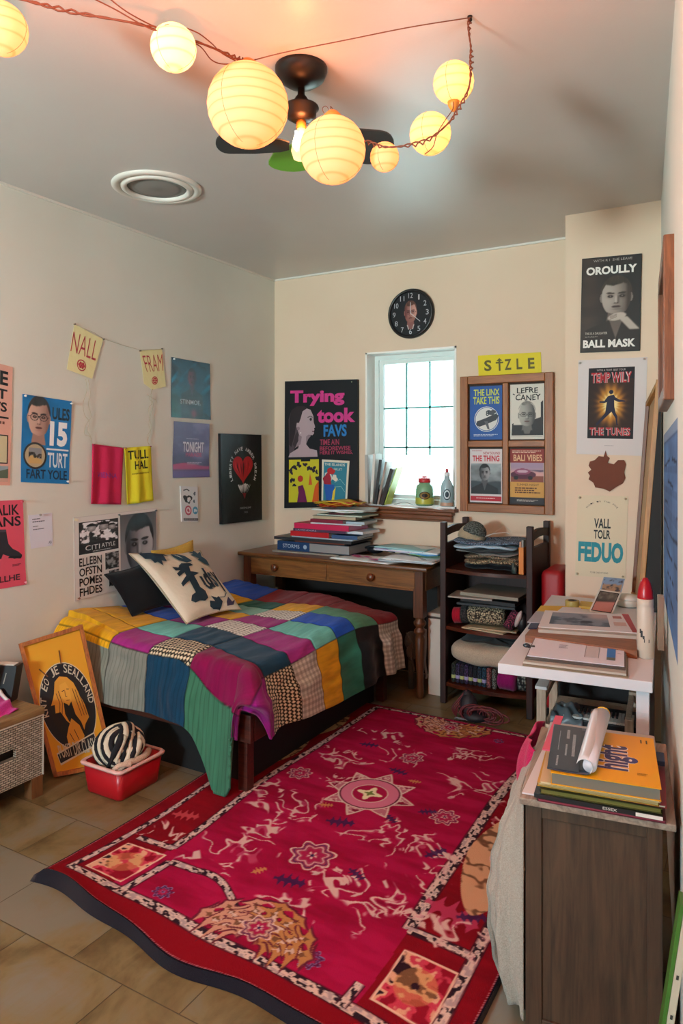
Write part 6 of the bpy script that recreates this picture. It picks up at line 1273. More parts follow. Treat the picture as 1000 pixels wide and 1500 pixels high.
MB().mat(M_MH).box(SX0 + pw, SX1 - pw, SY1 - .03, SY1 - .012, .1, .86).build('back_panel', su)
def shelfboard(z, bow=.045):
    n = 14; pts = [(SX0 + .03 + (SX1 - SX0 - .06) * i / n, SY0 + .012 - bow * math.sin(PI * i / n)) for i in range(n + 1)] + [(SX1 - .03, SY1 - .03), (SX0 + .03, SY1 - .03)]
    MB().mat(M_MHX).prism(pts, (0, 0, z - .02), (1, 0, 0), (0, 1, 0), (0, 0, 1), .02).build('shelf', su)
for z in (.80, .46, .125): shelfboard(z)
def foldcloth(name, label, cat, x0, x1, y0, y1, z, layers, seed=1, sag=.01, r=.0):
    """stack of soft folded layers: (thickness, colour material)"""
    t = None; zz_ = z; R = random.Random(seed); mb = MB()
    for (h, mt) in layers:
        mb.mat(mt); dx0, dx1, dy = R.uniform(-.012, .012), R.uniform(-.012, .012), R.uniform(-.01, .01); ph = R.random() * 6; zc = zz_ + h / 2; n = 22; m = 12; vs = []; hx = (x1 + dx1 - x0 - dx0) / 2; cx = (x1 + dx1 + x0 + dx0) / 2; hy = (y1 - y0) / 2; cy = (y0 + y1) / 2 + dy
        for j in range(m + 1):
            a = -PI / 2 + PI * j / m
            for i in range(n * 2):
                b_ = 2 * PI * i / (n * 2); cb, sb_ = math.cos(b_), math.sin(b_); k = (abs(cb) ** 5 + abs(sb_) ** 5) ** (-1 / 5); ca = abs(math.cos(a)) ** .35; vs.append((cx + hx * k * cb * ca, cy + hy * k * sb_ * ca, zc + h / 2 * math.copysign(abs(math.sin(a)) ** .8, math.sin(a)) + sag * math.sin(3 * cb + ph) + .003 * math.sin(9 * cb + 5 * sb_ + ph)))
        N_ = n * 2; fs = [(j * N_ + i, j * N_ + (i + 1) % N_, (j + 1) * N_ + (i + 1) % N_, (j + 1) * N_ + i) for j in range(m) for i in range(N_)]; mb.add(vs, fs, True); zz_ += h * .96
    return tag(mb.build(name), label, cat), zz_
KN = flat  # alias kept short
def knit(c1, c2, s=90):
    key = ('knit', c1, c2, s)
    if key in _mc: return _mc[key]
    m, nt, b = new_mat('knit_' + c1.lstrip('#')); co = coords(nt, (1, 1, 1)); v = N(nt, 'ShaderNodeTexVoronoi', Scale=s, Randomness=.55); nt.links.new(co, v.inputs[0]); nt.links.new(ramp(nt, v.outputs[0], [(.25, c1), (.6, c2)]), b.inputs[0]); b.inputs['Roughness'].default_value = .95
    inv = N(nt, 'ShaderNodeMath', operation='MULTIPLY'); inv.inputs[1].default_value = -1; nt.links.new(v.outputs[0], inv.inputs[0]); bump(nt, b, inv.outputs[0], .8, .008); _mc[key] = m; return m
sx0, sx1 = SX0 + .06, SX1 - .09
o, z = foldcloth('folded_textile', 'black folded textile, lowest in the pile on the top shelf', 'folded cloth', sx0 + .06, sx1, 4.0, 4.26, .803, [(.035, cloth('#14161c'))], 1, .002)
o, z = foldcloth('folded_blanket', 'brown and cream knitted blanket on the top shelf', 'blanket', sx0 + .05, sx1, 3.98, 4.26, .838, [(.028, knit('#cdb894', '#3a3024', 110)), (.028, knit('#a8967c', '#4a4034', 110))], 2, .006)
o, z = foldcloth('folded_blanket', 'pale grey folded throw between the knitted and blue ones', 'blanket', sx0 + .015, sx1 - .01, 3.975, 4.26, z + .003, [(.014, cloth('#9a9894')), (.014, cloth('#2a2c30'))], 3, .006)
o, z = foldcloth('folded_blanket', 'light blue folded sheet on the top shelf pile', 'blanket', sx0 + .0, sx1 - .01, 3.97, 4.26, z + .003, [(.022, cloth('#bcd8ea'))], 4, .006)
o, z = foldcloth('folded_blanket', 'speckled slate-blue knitted blanket topping the pile', 'blanket', sx0 - .01, sx1 + .01, 3.965, 4.26, z + .003, [(.026, knit('#8fa6c0', '#303c4c', 130))], 5, .007)
zt = z + .008
t = thing('knitted_cap', 'cream cap with a grey knitted flap on the blankets of the shelf unit', 'cap', (-1.42, 4.1, zt))
def dome(c, rx, ry, rz, tilt, mat, nm, a0=0.0):
    mb = MB().mat(mat); mb.T = Matrix.Translation(c) @ Matrix.Rotation(tilt, 4, 'Y'); pr = [(math.cos(a), math.sin(a)) for a in np.linspace(a0, PI / 2, 12)]; n = 26; vs = [(rx * r_ * math.cos(q), ry * r_ * math.sin(q), rz * h_ + .002 * math.sin(9 * q)) for r_, h_ in pr for q in [2 * PI * i / n for i in range(n)]]
    mb.add(vs + [(0, 0, 0)], [(j * n + i, j * n + (i + 1) % n, (j + 1) * n + (i + 1) % n, (j + 1) * n + i) for j in range(11) for i in range(n)] + [(12 * n, (i + 1) % n, i) for i in range(n)], True); mb.build(nm, t)
dome((-1.455, 4.08, zt - .004), .085, .075, .085, .12, cloth('#b9a98c'), 'cap_body'); dome((-1.43, 4.06, zt + .03), .072, .065, .066, .3, knit('#77807c', '#2e3432', 160), 'knitted_flap')
mb = MB().mat(flat('#c9c4bc', .4)); mb.tube(curve3([(-1.36, 4.05, zt + .01), (-1.33, 4.06, zt + .025), (-1.29, 4.08, zt + .032), (-1.26, 4.1, zt + .035), (-1.23, 4.1, zt + .03)]), .0025, 5); mb.tube(curve3([(-1.35, 4.06, zt + .008), (-1.28, 4.1, zt + .06), (-1.26, 4.12, zt + .07), (-1.22, 4.12, zt + .03), (-1.23, 4.08, zt + .0), (-1.26, 4.06, zt - .002)]), .001, 4); tag(mb.build('wire_loop'), 'thin white wire loop lying beside the knitted cap', 'wire')
t = thing('book', 'narrow orange book standing at the right end of the top shelf', 'book', (-1.125, 3.97, .8)); MB().mat(flat('#c9741c', .5)).box(-1.135, -1.107, 3.958, 4.12, .803, .955, .002).build('cover', t)
mb = MB().mat(flat('#b88a70', .6)); mb.box(-1.132, -1.122, 3.962, 4.11, .955, .985); mb.mat(flat('#8f8a84', .6)); mb.box(-1.12, -1.11, 3.965, 4.1, .955, .995); mb.build('bookmark_tabs', t)
mb = MB().mat(flat('#3f4a46', .4)); mb.cyl((-1.16, 3.975, .803), (-1.16, 3.975, .84), .012, .009, 12); mb.cyl((-1.175, 3.985, .803), (-1.175, 3.985, .86), .008, .006, 12); tag(mb.build('small_vials'), 'two tiny dark vials in front of the blankets on the top shelf', 'vials')
# middle shelf
z = .463
book('thin cream booklet flat on the middle shelf', -1.46, -1.2, 3.925, 4.05, z, .006, '#b9ab8c', -8, name='booklet', cat='booklet'); book('second cream booklet, fanned under the knitted roll', -1.43, -1.15, 3.95, 4.1, z + .0065, .006, '#a89a7c', 2, name='booklet', cat='booklet')
def roll(name, label, cat, p0, p1, r, mat, sy=1):
    mb = MB().mat(mat); p0, p1 = V(p0), V(p1); d = p1 - p0; n = 12
    mb.tube([p0 + d * (i / n) for i in range(n + 1)], [r * (.82 if i in (0, n) else .96 + .04 * math.sin(i * 2.1)) for i in range(n + 1)], 20); return tag(mb.build(name), label, cat)
roll('rolled_blanket', 'cream and black knitted roll on the middle shelf', 'rolled blanket', (-1.45, 4.03, z + .07), (-1.235, 4.03, z + .075), .056, knit('#cdbc9a', '#2c261e', 95))
roll('rolled_scarf', 'charcoal knitted roll at the left end of the cream roll', 'scarf', (-1.492, 4.03, z + .066), (-1.452, 4.03, z + .068), .056, knit('#4a4a4a', '#17181a', 110))
roll('rolled_cloth', 'bright red rolled cloth on the left of the middle shelf', 'cloth', (-1.545, 4.03, z + .05), (-1.494, 4.03, z + .056), .049, cloth('#b01830'))
roll('rolled_scarf', 'purple-red patterned roll on the right of the middle shelf', 'scarf', (-1.2, 3.96, z + .03), (-1.165, 4.02, z + .11), .03, knit('#9a3a5c', '#1c1016', 120))
mb = MB().mat(flat('#b9a8a4', .5)); mb.T = Matrix.Translation((-1.135, 3.955, z + .09)) @ Matrix.Rotation(.35, 4, 'Y'); mb.ball((0, 0, 0), (.015, .02, .05), 18, 12); mb.T = Matrix.Identity(4); tag(mb.build('shoe_sole'), 'pale oval sole leaning at the right of the middle shelf', 'shoe sole')
mb = MB().mat(flat('#16161a', .5)); mb.ball((-1.12, 4.0, z + .06), (.035, .05, .058), 16, 10); tag(mb.build('black_pouch'), 'black pouch behind the pale sole on the middle shelf', 'pouch')
zb = z + .138
book('black folder lying on the knitted roll', -1.5, -1.16, 3.94, 4.22, zb, .012, '#17181c', 3, '#26262a', name='folder', cat='folder'); book('black ring binder on the middle shelf under the grey-beige box lid', -1.48, -1.15, 3.97, 4.24, zb + .013, .02, '#141519', -3, '#2c2c30', name='binder', cat='binder')
book('beige magazine sticking out left on the middle shelf', -1.56, -1.3, 3.95, 4.15, zb + .034, .008, '#9c948a', 5, name='magazine', cat='magazine'); book('grey-beige document box on top of the middle shelf pile', -1.49, -1.14, 3.99, 4.3, zb + .043, .02, '#8d8576', -2, '#6a6458', name='document_box', cat='box')
# bottom shelf
z = .128
xs = np.linspace(-1.545, -1.33, 9); bcs = ['#4a5a48', '#5a4a7c', '#3c3350', '#6a4a88', '#2c2a40', '#1d2a34', '#25506a', '#2e6a8a']
for i in range(8):
    lab = ['moss green', 'violet', 'dark plum', 'purple', 'midnight', 'slate', 'petrol blue', 'sky blue'][i]
    t = thing('yarn_skein', lab + ' skein of yarn in the row on the bottom shelf', 'yarn', ((xs[i] + xs[i + 1]) / 2, 4.0, z), 'yarn skeins on the bottom shelf')
    x = (xs[i] + xs[i + 1]) / 2; b = MB().mat(knit(bcs[i], '#15151c', 150)); b.lathe([(.009, 0), (.0135, .01), (.0135, .10), (.009, .11)], (x, 3.985, z), 12); b.box(x - .012, x + .012, 3.99, 4.12, z, z + .11, .004); b.build('yarn', t)
    b = MB().mat(flat(['#a8b070', '#9a90b8'][i % 2], .7)); b.lathe([(.0142, .025), (.0142, .045)], (x, 3.985, z), 12, cap=False); b.build('paper_band', t)
for i, (c, lab) in enumerate([('#b06a70', 'dusty pink skein of yarn right of the blue ones on the bottom shelf'), ('#8a9088', 'grey-green skein of yarn beside the magenta roll')]):
    x = -1.312 + .032 * i; b = MB().mat(knit(c, '#201c1c', 140)); b.lathe([(.01, 0), (.0145, .01), (.0145, .105), (.01, .115)], (x, 3.975, z), 12); b.box(x - .013, x + .013, 3.98, 4.1, z, z + .112, .004); tag(b.build('yarn_skein'), lab, 'yarn', 'yarn skeins on the bottom shelf')
roll('fabric_roll', 'magenta felt roll on the bottom shelf', 'fabric roll', (-1.255, 4.0, z + .058), (-1.155, 3.99, z + .058), .056, cloth('#8a1462'))
roll('fabric_roll', 'black speckled roll at the right end of the bottom shelf', 'fabric roll', (-1.15, 4.02, z + .058), (-1.1, 4.02, z + .058), .054, knit('#8f948c', '#15171a', 60))
o, _ = foldcloth('cushion', 'beige linen cushion lying on the yarn on the bottom shelf', 'cushion', -1.56, -1.12, 3.96, 4.25, z + .118, [(.115, cloth('#c4b49e', None, 300))], 9, .008)
o, _ = foldcloth('folded_textile', 'dark folded cloth above the beige cushion', 'folded cloth', -1.52, -1.15, 4.0, 4.25, z + .24, [(.016, cloth('#3a3834'))], 6, .003)
# tangle on the floor
mb = MB().mat(flat('#17121a', .6)); mb.ball((-1.37, 3.79, .07), (.055, .05, .075), 16, 10); mb.ball((-1.33, 3.77, .03), (.08, .05, .03), 16, 10); mb.ball((-1.38, 3.8, .125), (.03, .03, .035)); t = thing('cable_tangle', 'tangle of dark red cord and black pouch on the floor at the rug edge', 'cord', (-1.35, 3.78, 0)); mb.build('pouch', t)
mb = MB().mat(flat('#5c1a20', .6)); R = random.Random(21)
for k in range(11):
    a = R.uniform(-.4, 1.0); r_ = R.uniform(.05, .1); cx_, cy_ = -1.33 + .05 * (k % 3), 3.77; pts = [(cx_ + r_ * math.cos(t_) * math.cos(a) * 1.2, cy_ + r_ * math.cos(t_) * math.sin(a) * .4 - .02, .055 + .05 * math.sin(t_) * (.6 + .3 * (k % 2))) for t_ in np.linspace(0, 2 * PI, 18)]; mb.tube(pts, .0042, 6)
for k in range(4): mb.tube(curve3([(-1.43, 3.76, .01), (-1.45 + .01 * k, 3.75, .06), (-1.42 + .01 * k, 3.77, .11), (-1.38, 3.79, .16)]), .004, 6)
mb.mat(flat('#8a8284', .6)); [mb.tube(curve3([(-1.43 + .02 * k, 3.735, .012), (-1.41 + .02 * k, 3.73, .02), (-1.395 + .02 * k, 3.735, .012)]), .004, 5) for k in range(3)]
mb.build('cords', t)
# red case in the gap
t = thing('suitcase', 'tall red case standing in the gap beside the dark shelf unit', 'suitcase', (-.965, 4.1, 0)); mb = MB().mat(flat('#9c0e18', .5, name='red_case_shell')); mb.box(-1.03, -.905, 4.02, 4.3, .05, .83, .035, 4); mb.build('shell', t)
mb = MB().mat(flat('#1a1416', .5)); [mb.cyl((x, y, .022), (x + .02, y, .022), .022, .022, 12) for x in (-1.01, -.945) for y in (4.06, 4.25)]; [mb.box(x, x + .02, y - .005, y + .005, .02, .06) for x in (-1.01, -.945) for y in (4.06, 4.25)]; mb.build('castors', t)

# ================================================================ WHITE TABLE
TZ = .75; th = math.radians(5.5); tax = V((math.cos(th), math.sin(th), 0)); tay = V((-math.sin(th), math.cos(th), 0)); TO = V((-.775, 2.445, TZ)); TW, TL_ = .5, 1.3
TP = lambda a, b, z=0: TO + tax * a + tay * b + V((0, 0, z))
tb = thing('white_table', 'white laminate table against the right wall', 'table', TP(.25, .65, -TZ)); M_LAM = flat('#d4d8de', .4, name='white_laminate', bumpy=.03)
MB().mat(M_LAM).obox(TP(0, 0, -.036), tax * TW, tay * TL_, (0, 0, .036), bev=.002).build('table_top', tb)
for (a, b) in ((TW - .05, .02), (TW - .05, TL_ - .07), (.06, TL_ - .07)): MB().mat(M_LAM).obox(TP(a, b, -TZ), tax * .04, tay * .04, (0, 0, TZ - .036), bev=.002).build('leg', tb)
# pale cart under the table
ct = thing('wooden_stand', 'pale wooden stand with a ladder side, under the white table', 'stand', TP(.25, .6, -TZ)); M_PW = wood('#9c8470', '#c4ae98', 'z', 4, .5, 'pale_stand_wood')
def cb(a, b, z, la, lb, lz, nm='post', mt=None): MB().mat(mt or M_PW).obox(TP(a, b, z - TZ), tax * la, tay * lb, (0, 0, lz), bev=.002).build(nm, ct)
cb(.08, .33, 0, .035, .03, .57); cb(.08, .66, 0, .035, .03, .57); cb(.4, .33, 0, .03, .03, .5); cb(.4, .66, 0, .03, .03, .5); cb(.088, .36, .51, .02, .3, .025, 'rail'); cb(.088, .36, .36, .02, .3, .025, 'rail'); cb(.075, .325, .57, .045, .38, .012, 'cap_board', flat('#cfd2d2', .45)); cb(.115, .33, .42, .29, .36, .018, 'lower_shelf')
cb(.4, .36, .47, .02, .3, .02, 'rail')
z0_ = .4385
kb = thing('keyboard', 'small piano keyboard on the stand under the white table', 'keyboard', TP(.28, .38, z0_ - TZ)); MB().mat(flat('#1a1a1e', .4)).obox(TP(.17, .345, z0_ - TZ), tax * .27, tay * .18, V((0, 0, .03)) , bev=.004).build('body', kb)
for i in range(17): MB().mat(flat('#cfcdc8', .35)).obox(TP(.178 + .0148 * i, .35, z0_ + .0305 - TZ), tax * .0138, tay * .11, (0, 0, .008)).build('white_key', kb)
for i in [j for j in range(16) if j % 7 not in (2, 6)]: MB().mat(flat('#141416', .35)).obox(TP(.1885 + .0148 * i, .39, z0_ + .0385 - TZ), tax * .008, tay * .07, (0, 0, .008)).build('black_key', kb)
mb = MB().mat(flat('#59646a', .35, name='grey_plastic_film')); mb.grid(lambda u, v: TP(.13 + .12 * u, .335 + .16 * v, z0_ - TZ + .03 + .03 * math.sin(PI * u) * math.sin(PI * v) + .012 * math.sin(u * 13 + v * 6) * math.sin(v * 9)), 22, 22, True, None, .05, (0, 0, 1)); tag(mb.build('plastic_bag'), 'crumpled grey plastic bag on the stand under the table', 'bag')

def onT(px, py, z=TZ): return on_z(px, py, z)
def slab(mb, c4, z, h, mat, c=None):  # c4: four pixel corners FL FR BR BL measured at height z + h
    P = [on_z(px, py, z + h) for px, py in c4]; mb.mat(mat, c); vs = [V((p.x, p.y, z)) for p in P] + P; return mb.add(vs, [(3, 2, 1, 0), (4, 5, 6, 7), (0, 1, 5, 4), (1, 2, 6, 5), (2, 3, 7, 6), (3, 0, 4, 7)]), P
zt = TZ + .0005
cbd = thing('clipboard', 'clipboard of white paper at the front of the white table', 'clipboard', on_z(840, 962, TZ))
b, P = slab(MB(), [(765, 973), (920, 991), (919, 953), (783, 941)], zt, .006, flat('#7c6a52', .5)); b.build('board', cbd)
b, P = slab(MB(), [(766, 969), (917, 987), (917, 950), (782, 938)], zt + .0065, .007, flat('#b9b2a6', .6)); b.build('paper_block', cbd)
b, P = slab(MB(), [(769, 964), (916, 980), (916, 945), (783, 933)], zt + .014, .005, flat('#4c4038', .5)); b.build('top_board', cbd)
b, P = slab(MB(), [(772, 960), (914, 976), (914, 944), (784, 934)], zt + .0195, .0025, PAPER, '#dddde6'); A = Art(b, P[3], P[2], P[1], P[0], (0, 0, 1), 0); A.rect(0, 0, 1, 1, '#dddde6'); A.rect(.6, .25, .73, .75, '#c9c6c8'); A.frame(.59, .22, .74, .78, .006, '#8a868a'); A.rect(.82, .22, .91, .82, '#3d78bc'); A.rect(.82, .7, .91, .82, '#6a6a5c'); A.smalltext(.3, .3, .4, .5, '#a8a6b4', 3); A.line([(.93, .5), (.97, .5)], .01, '#70707a'); b.build('top_sheet', cbd)
pc = on_z(771, 947, zt + .02); mb = MB().mat(flat('#4a5058', .25, .8)); mb.T = Matrix.Translation(pc) @ Matrix.Rotation(.3, 4, 'Z'); mb.ball((0, 0, .004), (.014, .012, .008), 14, 8); mb.box(.004, .03, -.012, .012, -.002, .003, .001); mb.build('clip', cbd)
wbp = MB(); slab(wbp, [(769, 930), (933, 954), (930, 920), (790, 905)], zt, .028, wood('#6a3418', '#9a5a30', 'x', 4, .4, 'drawing_board_wood')); tag(wbp.build('drawing_board'), 'reddish brown wooden board on the white table behind the clipboard', 'board')
zb = zt + .0285
mg = thing('magazine', 'open magazine with grey-blue pictures on the wooden board', 'magazine', on_z(860, 912, zb)); b, P = slab(MB(), [(788, 922), (933, 932), (921, 903), (797, 896)], zb, .012, flat('#b5aca0', .7)); b.build('page_block', mg)
b, P = slab(MB(), [(788, 918), (934, 927), (920, 900), (798, 894)], zb + .0125, .003, PAPER, '#d8d6d6'); A = Art(b, P[3], P[2], P[1], P[0], (0, 0, 1), 0); A.rect(0, 0, 1, 1, '#d9d7d8')
def f(U, W): img = np.ones(U.shape + (3,)) * hexf('#7e8894'); img = mixc(img, hexf('#4a5666'), sst(.45, .6, fbm(U * 5, W * 4, 81))); img = mixc(img, hexf('#b9a2a0'), sst(.5, .8, U) * sst(.6, .2, W)); return mixc(img, hexf('#1f2a3c'), sst(.12, .0, np.hypot((U - .62) / .2, (W - .7) / .2) - .5))
A.paint(.1, .1, .74, .8, 30, 16, f); A.rect(.8, .15, .9, .3, '#a86a64'); A.rect(.79, .5, .92, .7, '#c9a8a0'); A.poly([(.92, 0), (1, 0), (1, 1), (.95, 1)], '#a84a50'); b.build('open_page', mg)
b, P = slab(MB(), [(773, 920), (786, 920), (797, 897), (786, 897)], TZ + .03, .004, flat('#1c2440', .5)); tag(b.build('index_card'), 'dark navy card on the left edge of the wooden board', 'card')
b, P = slab(MB(), [(772, 911), (790, 912), (798, 896), (785, 895)], TZ + .035, .003, flat('#9a9aa4', .5)); tag(b.build('index_card'), 'grey card on the left edge of the wooden board, above the navy one', 'card')
b, P = slab(MB(), [(785, 896), (828, 899), (842, 888), (792, 887)], zt, .003, flat('#d0a83a', .6)); tag(b.build('envelope'), 'mustard yellow envelope at the back left of the white table', 'envelope')
b, P = slab(MB(), [(815, 896), (855, 898), (850, 890), (824, 889)], zt + .0035, .002, flat('#d3d6de', .5)); tag(b.build('paper_slip'), 'white paper slip on the mustard envelope', 'paper')
b, P = slab(MB(), [(848, 888), (866, 889), (868, 882), (850, 880)], zt, .012, flat('#c4a64a', .6)); tag(b.build('sponge_block'), 'small yellow block beside the tape roll on the white table', 'block')
tc_ = on_z(838, 884, zt + .015); tc_.z = zt; t = thing('tape_roll', 'roll of tan tape at the back of the white table', 'tape', tc_); MB().mat(flat('#a8904c', .5)).lathe([(.012, 0), (.032, 0), (.033, .002), (.033, .028), (.032, .03), (.012, .03), (.012, 0)], tc_, 28, cap=False).build('tape', t); MB().mat(flat('#2a2420', .6)).lathe([(.0118, .002), (.0118, .031), (.02, .031), (.02, .0305)], tc_, 24, cap=False).build('core', t)
dc = on_z(920, 888, zt); dc.z = zt; t = thing('butter_dish', 'round white lidded dish behind the photo cards', 'dish', dc); MB().mat(flat('#cfc9bc', .35)).lathe([(.04, 0), (.056, .006), (.06, .03), (.056, .036)], dc, 32).build('dish', t); MB().mat(flat('#dad5ca', .3)).lathe([(.058, .036), (.06, .04), (.052, .052), (.02, .058), (.0, .058)], dc, 32).build('lid', t)
# photo cards leaning
def card(label, c4, d, artf, tx=0):
    P = [EYEP + ray(px, py) * (d + k) for (px, py, k) in c4]; P[3] = P[0] + P[2] - P[1]; n = (P[1] - P[0]).cross(P[3] - P[0]).normalized(); n = n if n.dot(EYEP - P[0]) > 0 else -n
    mb = MB().mat(GLOSS, '#cfcac0'); mb.add([p - n * .002 for p in P] + P, [(0, 1, 2, 3), (7, 6, 5, 4), (0, 1, 5, 4), (1, 2, 6, 5), (2, 3, 7, 6), (3, 0, 4, 7)]); A = Art(mb, *P, n, .0003); A.rect(0, 0, 1, 1, '#cfcac0'); artf(A); return tag(mb.build('photo_card'), label, 'photo')
def ph1(A):
    A.rect(.0, .0, 1, 1, '#8fa3b8')
    def f(U, W): img = np.ones(U.shape + (3,)) * hexf('#7f9cbc'); img = mixc(img, hexf('#a88a70'), sst(.45, .6, W + .2 * fbm(U * 5, W * 5, 3))); return mixc(img, hexf('#4a4a50'), sst(.6, .7, fbm(U * 6, W * 6, 5)))
    A.paint(.06, .05, .94, .95, 16, 16, f)
def ph2(A):
    def f(U, W): img = np.ones(U.shape + (3,)) * hexf('#3c3634'); img = mixc(img, hexf('#8a8478'), sst(.5, .3, W) * fbm(U * 6, W * 6, 7)); return mixc(img, hexf('#b8766a'), sst(.48, .6, W + .1 * U))
    A.rect(.07, .06, .93, .94, '#1c1a1a'); A.paint(.1, .09, .9, .91, 20, 20, f)
dd = (on_z(880, 900, TZ) - EYEP).dot(FWD)
card('upper photo card with a bluish picture, propped on the white table', [(884, 845, .12), (915, 848, .12), (909, 870, .06), (876, 866, .06)], dd + .06, ph1)
card('lower photo card with a pinkish picture, propped on the white table', [(877, 863, .1), (910, 868, .1), (896, 901, .0), (863, 895, .0)], dd, ph2)
bp = on_z(945, 963, TZ); t = thing('glue_bottle', 'white bottle with a pointed red cap on the white table', 'bottle', (bp.x, bp.y, TZ)); bp.z = TZ
MB().mat(flat('#cdbfae', .4)).lathe([(.026, 0), (.029, .004), (.029, .18), (.0275, .184), (.0275, .19), (.028, .192), (.028, .214)], bp, 28).build('bottle_body', t)
MB().mat(flat('#b01420', .3)).lathe([(.0275, .214), (.0275, .22), (.025, .245), (.018, .272), (.008, .288), (0, .29)], bp, 28).build('cap', t)
s_ = MB().mat(CARD); ang = math.atan2(-bp.y, -bp.x); s_.c = lin('#3a3a3c')
for (z_, w_, h_, a_) in ((.09, .004, .012, -.45), (.078, .003, .006, -.2), (.066, .009, .006, .15), (.10, .003, .008, -.6)):
    q = [bp + V((math.cos(ang + a_ + sx * w_ / .029) * .0296, math.sin(ang + a_ + sx * w_ / .029) * .0296, z_ + sz * h_)) for sx, sz in ((-1, -1), (1, -1), (1, 1), (-1, 1))]; s_.add(q, [(0, 1, 2, 3)])
s_.build('label_print', t)
mb = MB().mat(flat('#cfc6b8', .5)); mb.obox(V((rwx(2.93) - .035, 2.9, TZ + .0005)), (.022, 0, 0), (-.008, .06, 0), (0, 0, .2), bev=.002); tag(mb.build('slim_box'), 'slim white box standing between the glue bottle and the wall', 'box')

mb = MB().mat(flat('#0e0e10', .7)); mb.obox(TP(.1, .78, -TZ + .001), tax * .33, tay * .3, (0, 0, .66), bev=.006); tag(mb.build('under_table_shade'), 'large black case standing under the back of the white table', 'case')  # added block, stands in for the darkness behind the keyboard
mb = MB().mat(flat('#0d0c0d', .7)); mb.add([(-.437, 3.57, TZ + .001), (-.362, 3.57, TZ + .001), (-.36, 3.57, 1.74), (-.368, 3.57, 1.74), (-.478, 3.88, TZ + .001), (-.402, 3.88, TZ + .001), (-.4, 3.88, 1.7), (-.408, 3.88, 1.7)], [(0, 1, 2, 3), (7, 6, 5, 4), (0, 4, 5, 1), (1, 5, 6, 2), (2, 6, 7, 3), (3, 7, 4, 0)]); tag(mb.build('dark_gap_wedge'), 'black portfolio case squeezed between the leaning frame and the right wall', 'portfolio')  # added wedge that blackens the gap behind the leaning frame
# leaning wooden frame at the back of the table
lf = thing('leaning_frame', 'tall honey-wood frame leaning in the corner on the white table', 'frame', V((-.48, 3.7, TZ))); M_HW = wood('#8a5a24', '#b8823c', 'z', 3, .45, 'honey_frame_wood')
nb, nt_, fb, ft = V((-.452, 3.58, TZ)), V((-.372, 3.6, 1.83)), V((-.525, 3.9, TZ)), V((-.458, 3.92, 1.75))
def bar(a, b, w=.022, d=.024, nm='frame_bar', m_=M_HW):
    a, b = V(a), V(b); z_ = (b - a); y = V((0, 1, 0)); y = (y - z_ * (y.dot(z_) / z_.dot(z_))).normalized(); x = y.cross(z_).normalized(); mb = MB().mat(m_); mb.obox(a - x * w / 2 - y * d / 2, x * w, y * d, z_, bev=.002); mb.build(nm, lf)
def bary(a, b, w=.022, d=.024): a, b = V(a), V(b); y_ = b - a; z_ = V((0, 0, 1)); z_ = (z_ - y_ * (z_.dot(y_) / y_.dot(y_))).normalized(); x = y_.cross(z_).normalized(); mb = MB().mat(M_HW); mb.obox(a - x * w / 2 - z_ * d / 2, x * w, y_, z_ * d, bev=.002); mb.build('frame_rail', lf)
bar(nb, nt_, .024, .028); bar(fb, ft, .018, .02, m_=wood('#5a3018', '#7c4824', 'z', 3, .45, 'inner_dark_bar')); bary(nb + V((0, .0, .014)), fb + V((0, 0, .014))); bary(nt_ - V((0, 0, .014)), ft - V((0, 0, .014)))
mb = MB().mat(flat('#b89a78', .7)); mb.add([nb + V((.008, .01, .02)), fb + V((.008, 0, .02)), ft + V((.008, 0, -.02)), nt_ + V((.008, .01, -.02))] + [p + V((.006, 0, 0)) for p in (nb + V((.008, .01, .02)), fb + V((.008, 0, .02)), ft + V((.008, 0, -.02)), nt_ + V((.008, .01, -.02)))], [(3, 2, 1, 0), (4, 5, 6, 7)]); mb.build('back_panel', lf)

# ================================================================ CABINET IN THE FOREGROUND
ch = math.radians(8); cax = V((math.cos(ch), math.sin(ch), 0)); cay = V((-math.sin(ch), math.cos(ch), 0)); CO = V((-.511, 1.786, 0)); CW, CD, CZ = .362, .5, .62
CP = lambda a, b, z: CO + cax * a + cay * b + V((0, 0, z))
M_OK = wood('#2f2116', '#503a29', 'z', 2.2, .55, 'weathered_oak', 16); M_OT = wood('#6a5a4e', '#a09080', 'y', 2.2, .5, 'weathered_oak_top', 16)
cab = thing('cabinet', 'weathered oak cabinet with a framed side panel, in the right foreground', 'cabinet', CP(CW / 2, CD / 2, 0))
MB().mat(M_OT).obox(CP(0, 0, CZ - .018), cax * CW, cay * CD, (0, 0, .018), bev=.003).build('top', cab)
i0, i1 = .014, .333; F0 = .014
def cb2(a0, a1, b0, b1, z0, z1, nm, m_=M_OK, bv=.002): MB().mat(m_).obox(CP(a0, b0, z0), cax * (a1 - a0), cay * (b1 - b0), (0, 0, z1 - z0), bev=bv).build(nm, cab)
cb2(i0, i0 + .04, F0, F0 + .022, 0, CZ - .018, 'stile'); cb2(i1 - .034, i1, F0, F0 + .022, 0, CZ - .018, 'stile'); cb2(i0 + .04, i1 - .034, F0, F0 + .022, CZ - .05, CZ - .018, 'rail'); cb2(i0 + .04, i1 - .034, F0, F0 + .022, .0, .06, 'rail')
cb2(i0 + .036, i1 - .03, F0 + .007, F0 + .018, .05, CZ - .045, 'side_panel'); cb2(i0, i1, F0 + .024, CD - .015, .02, CZ - .019, 'carcass', M_OK, 0)
for k in range(3): z_ = .05 + .185 * k; d_ = MB().mat(M_OK).obox(CP(i0 - .008, F0 + .03, z_), cax * .008, cay * (CD - .07), (0, 0, .175), bev=.002).build('drawer', cab); MB().mat(flat('#8a7a60', .3, .8)).lathe([(.005, 0), (.005, .008), (.011, .012), (.009, .018), (0, .019)], CP(i0 - .008, CD / 2, z_ + .09), 14, axis=-cax).build('knob', d_)
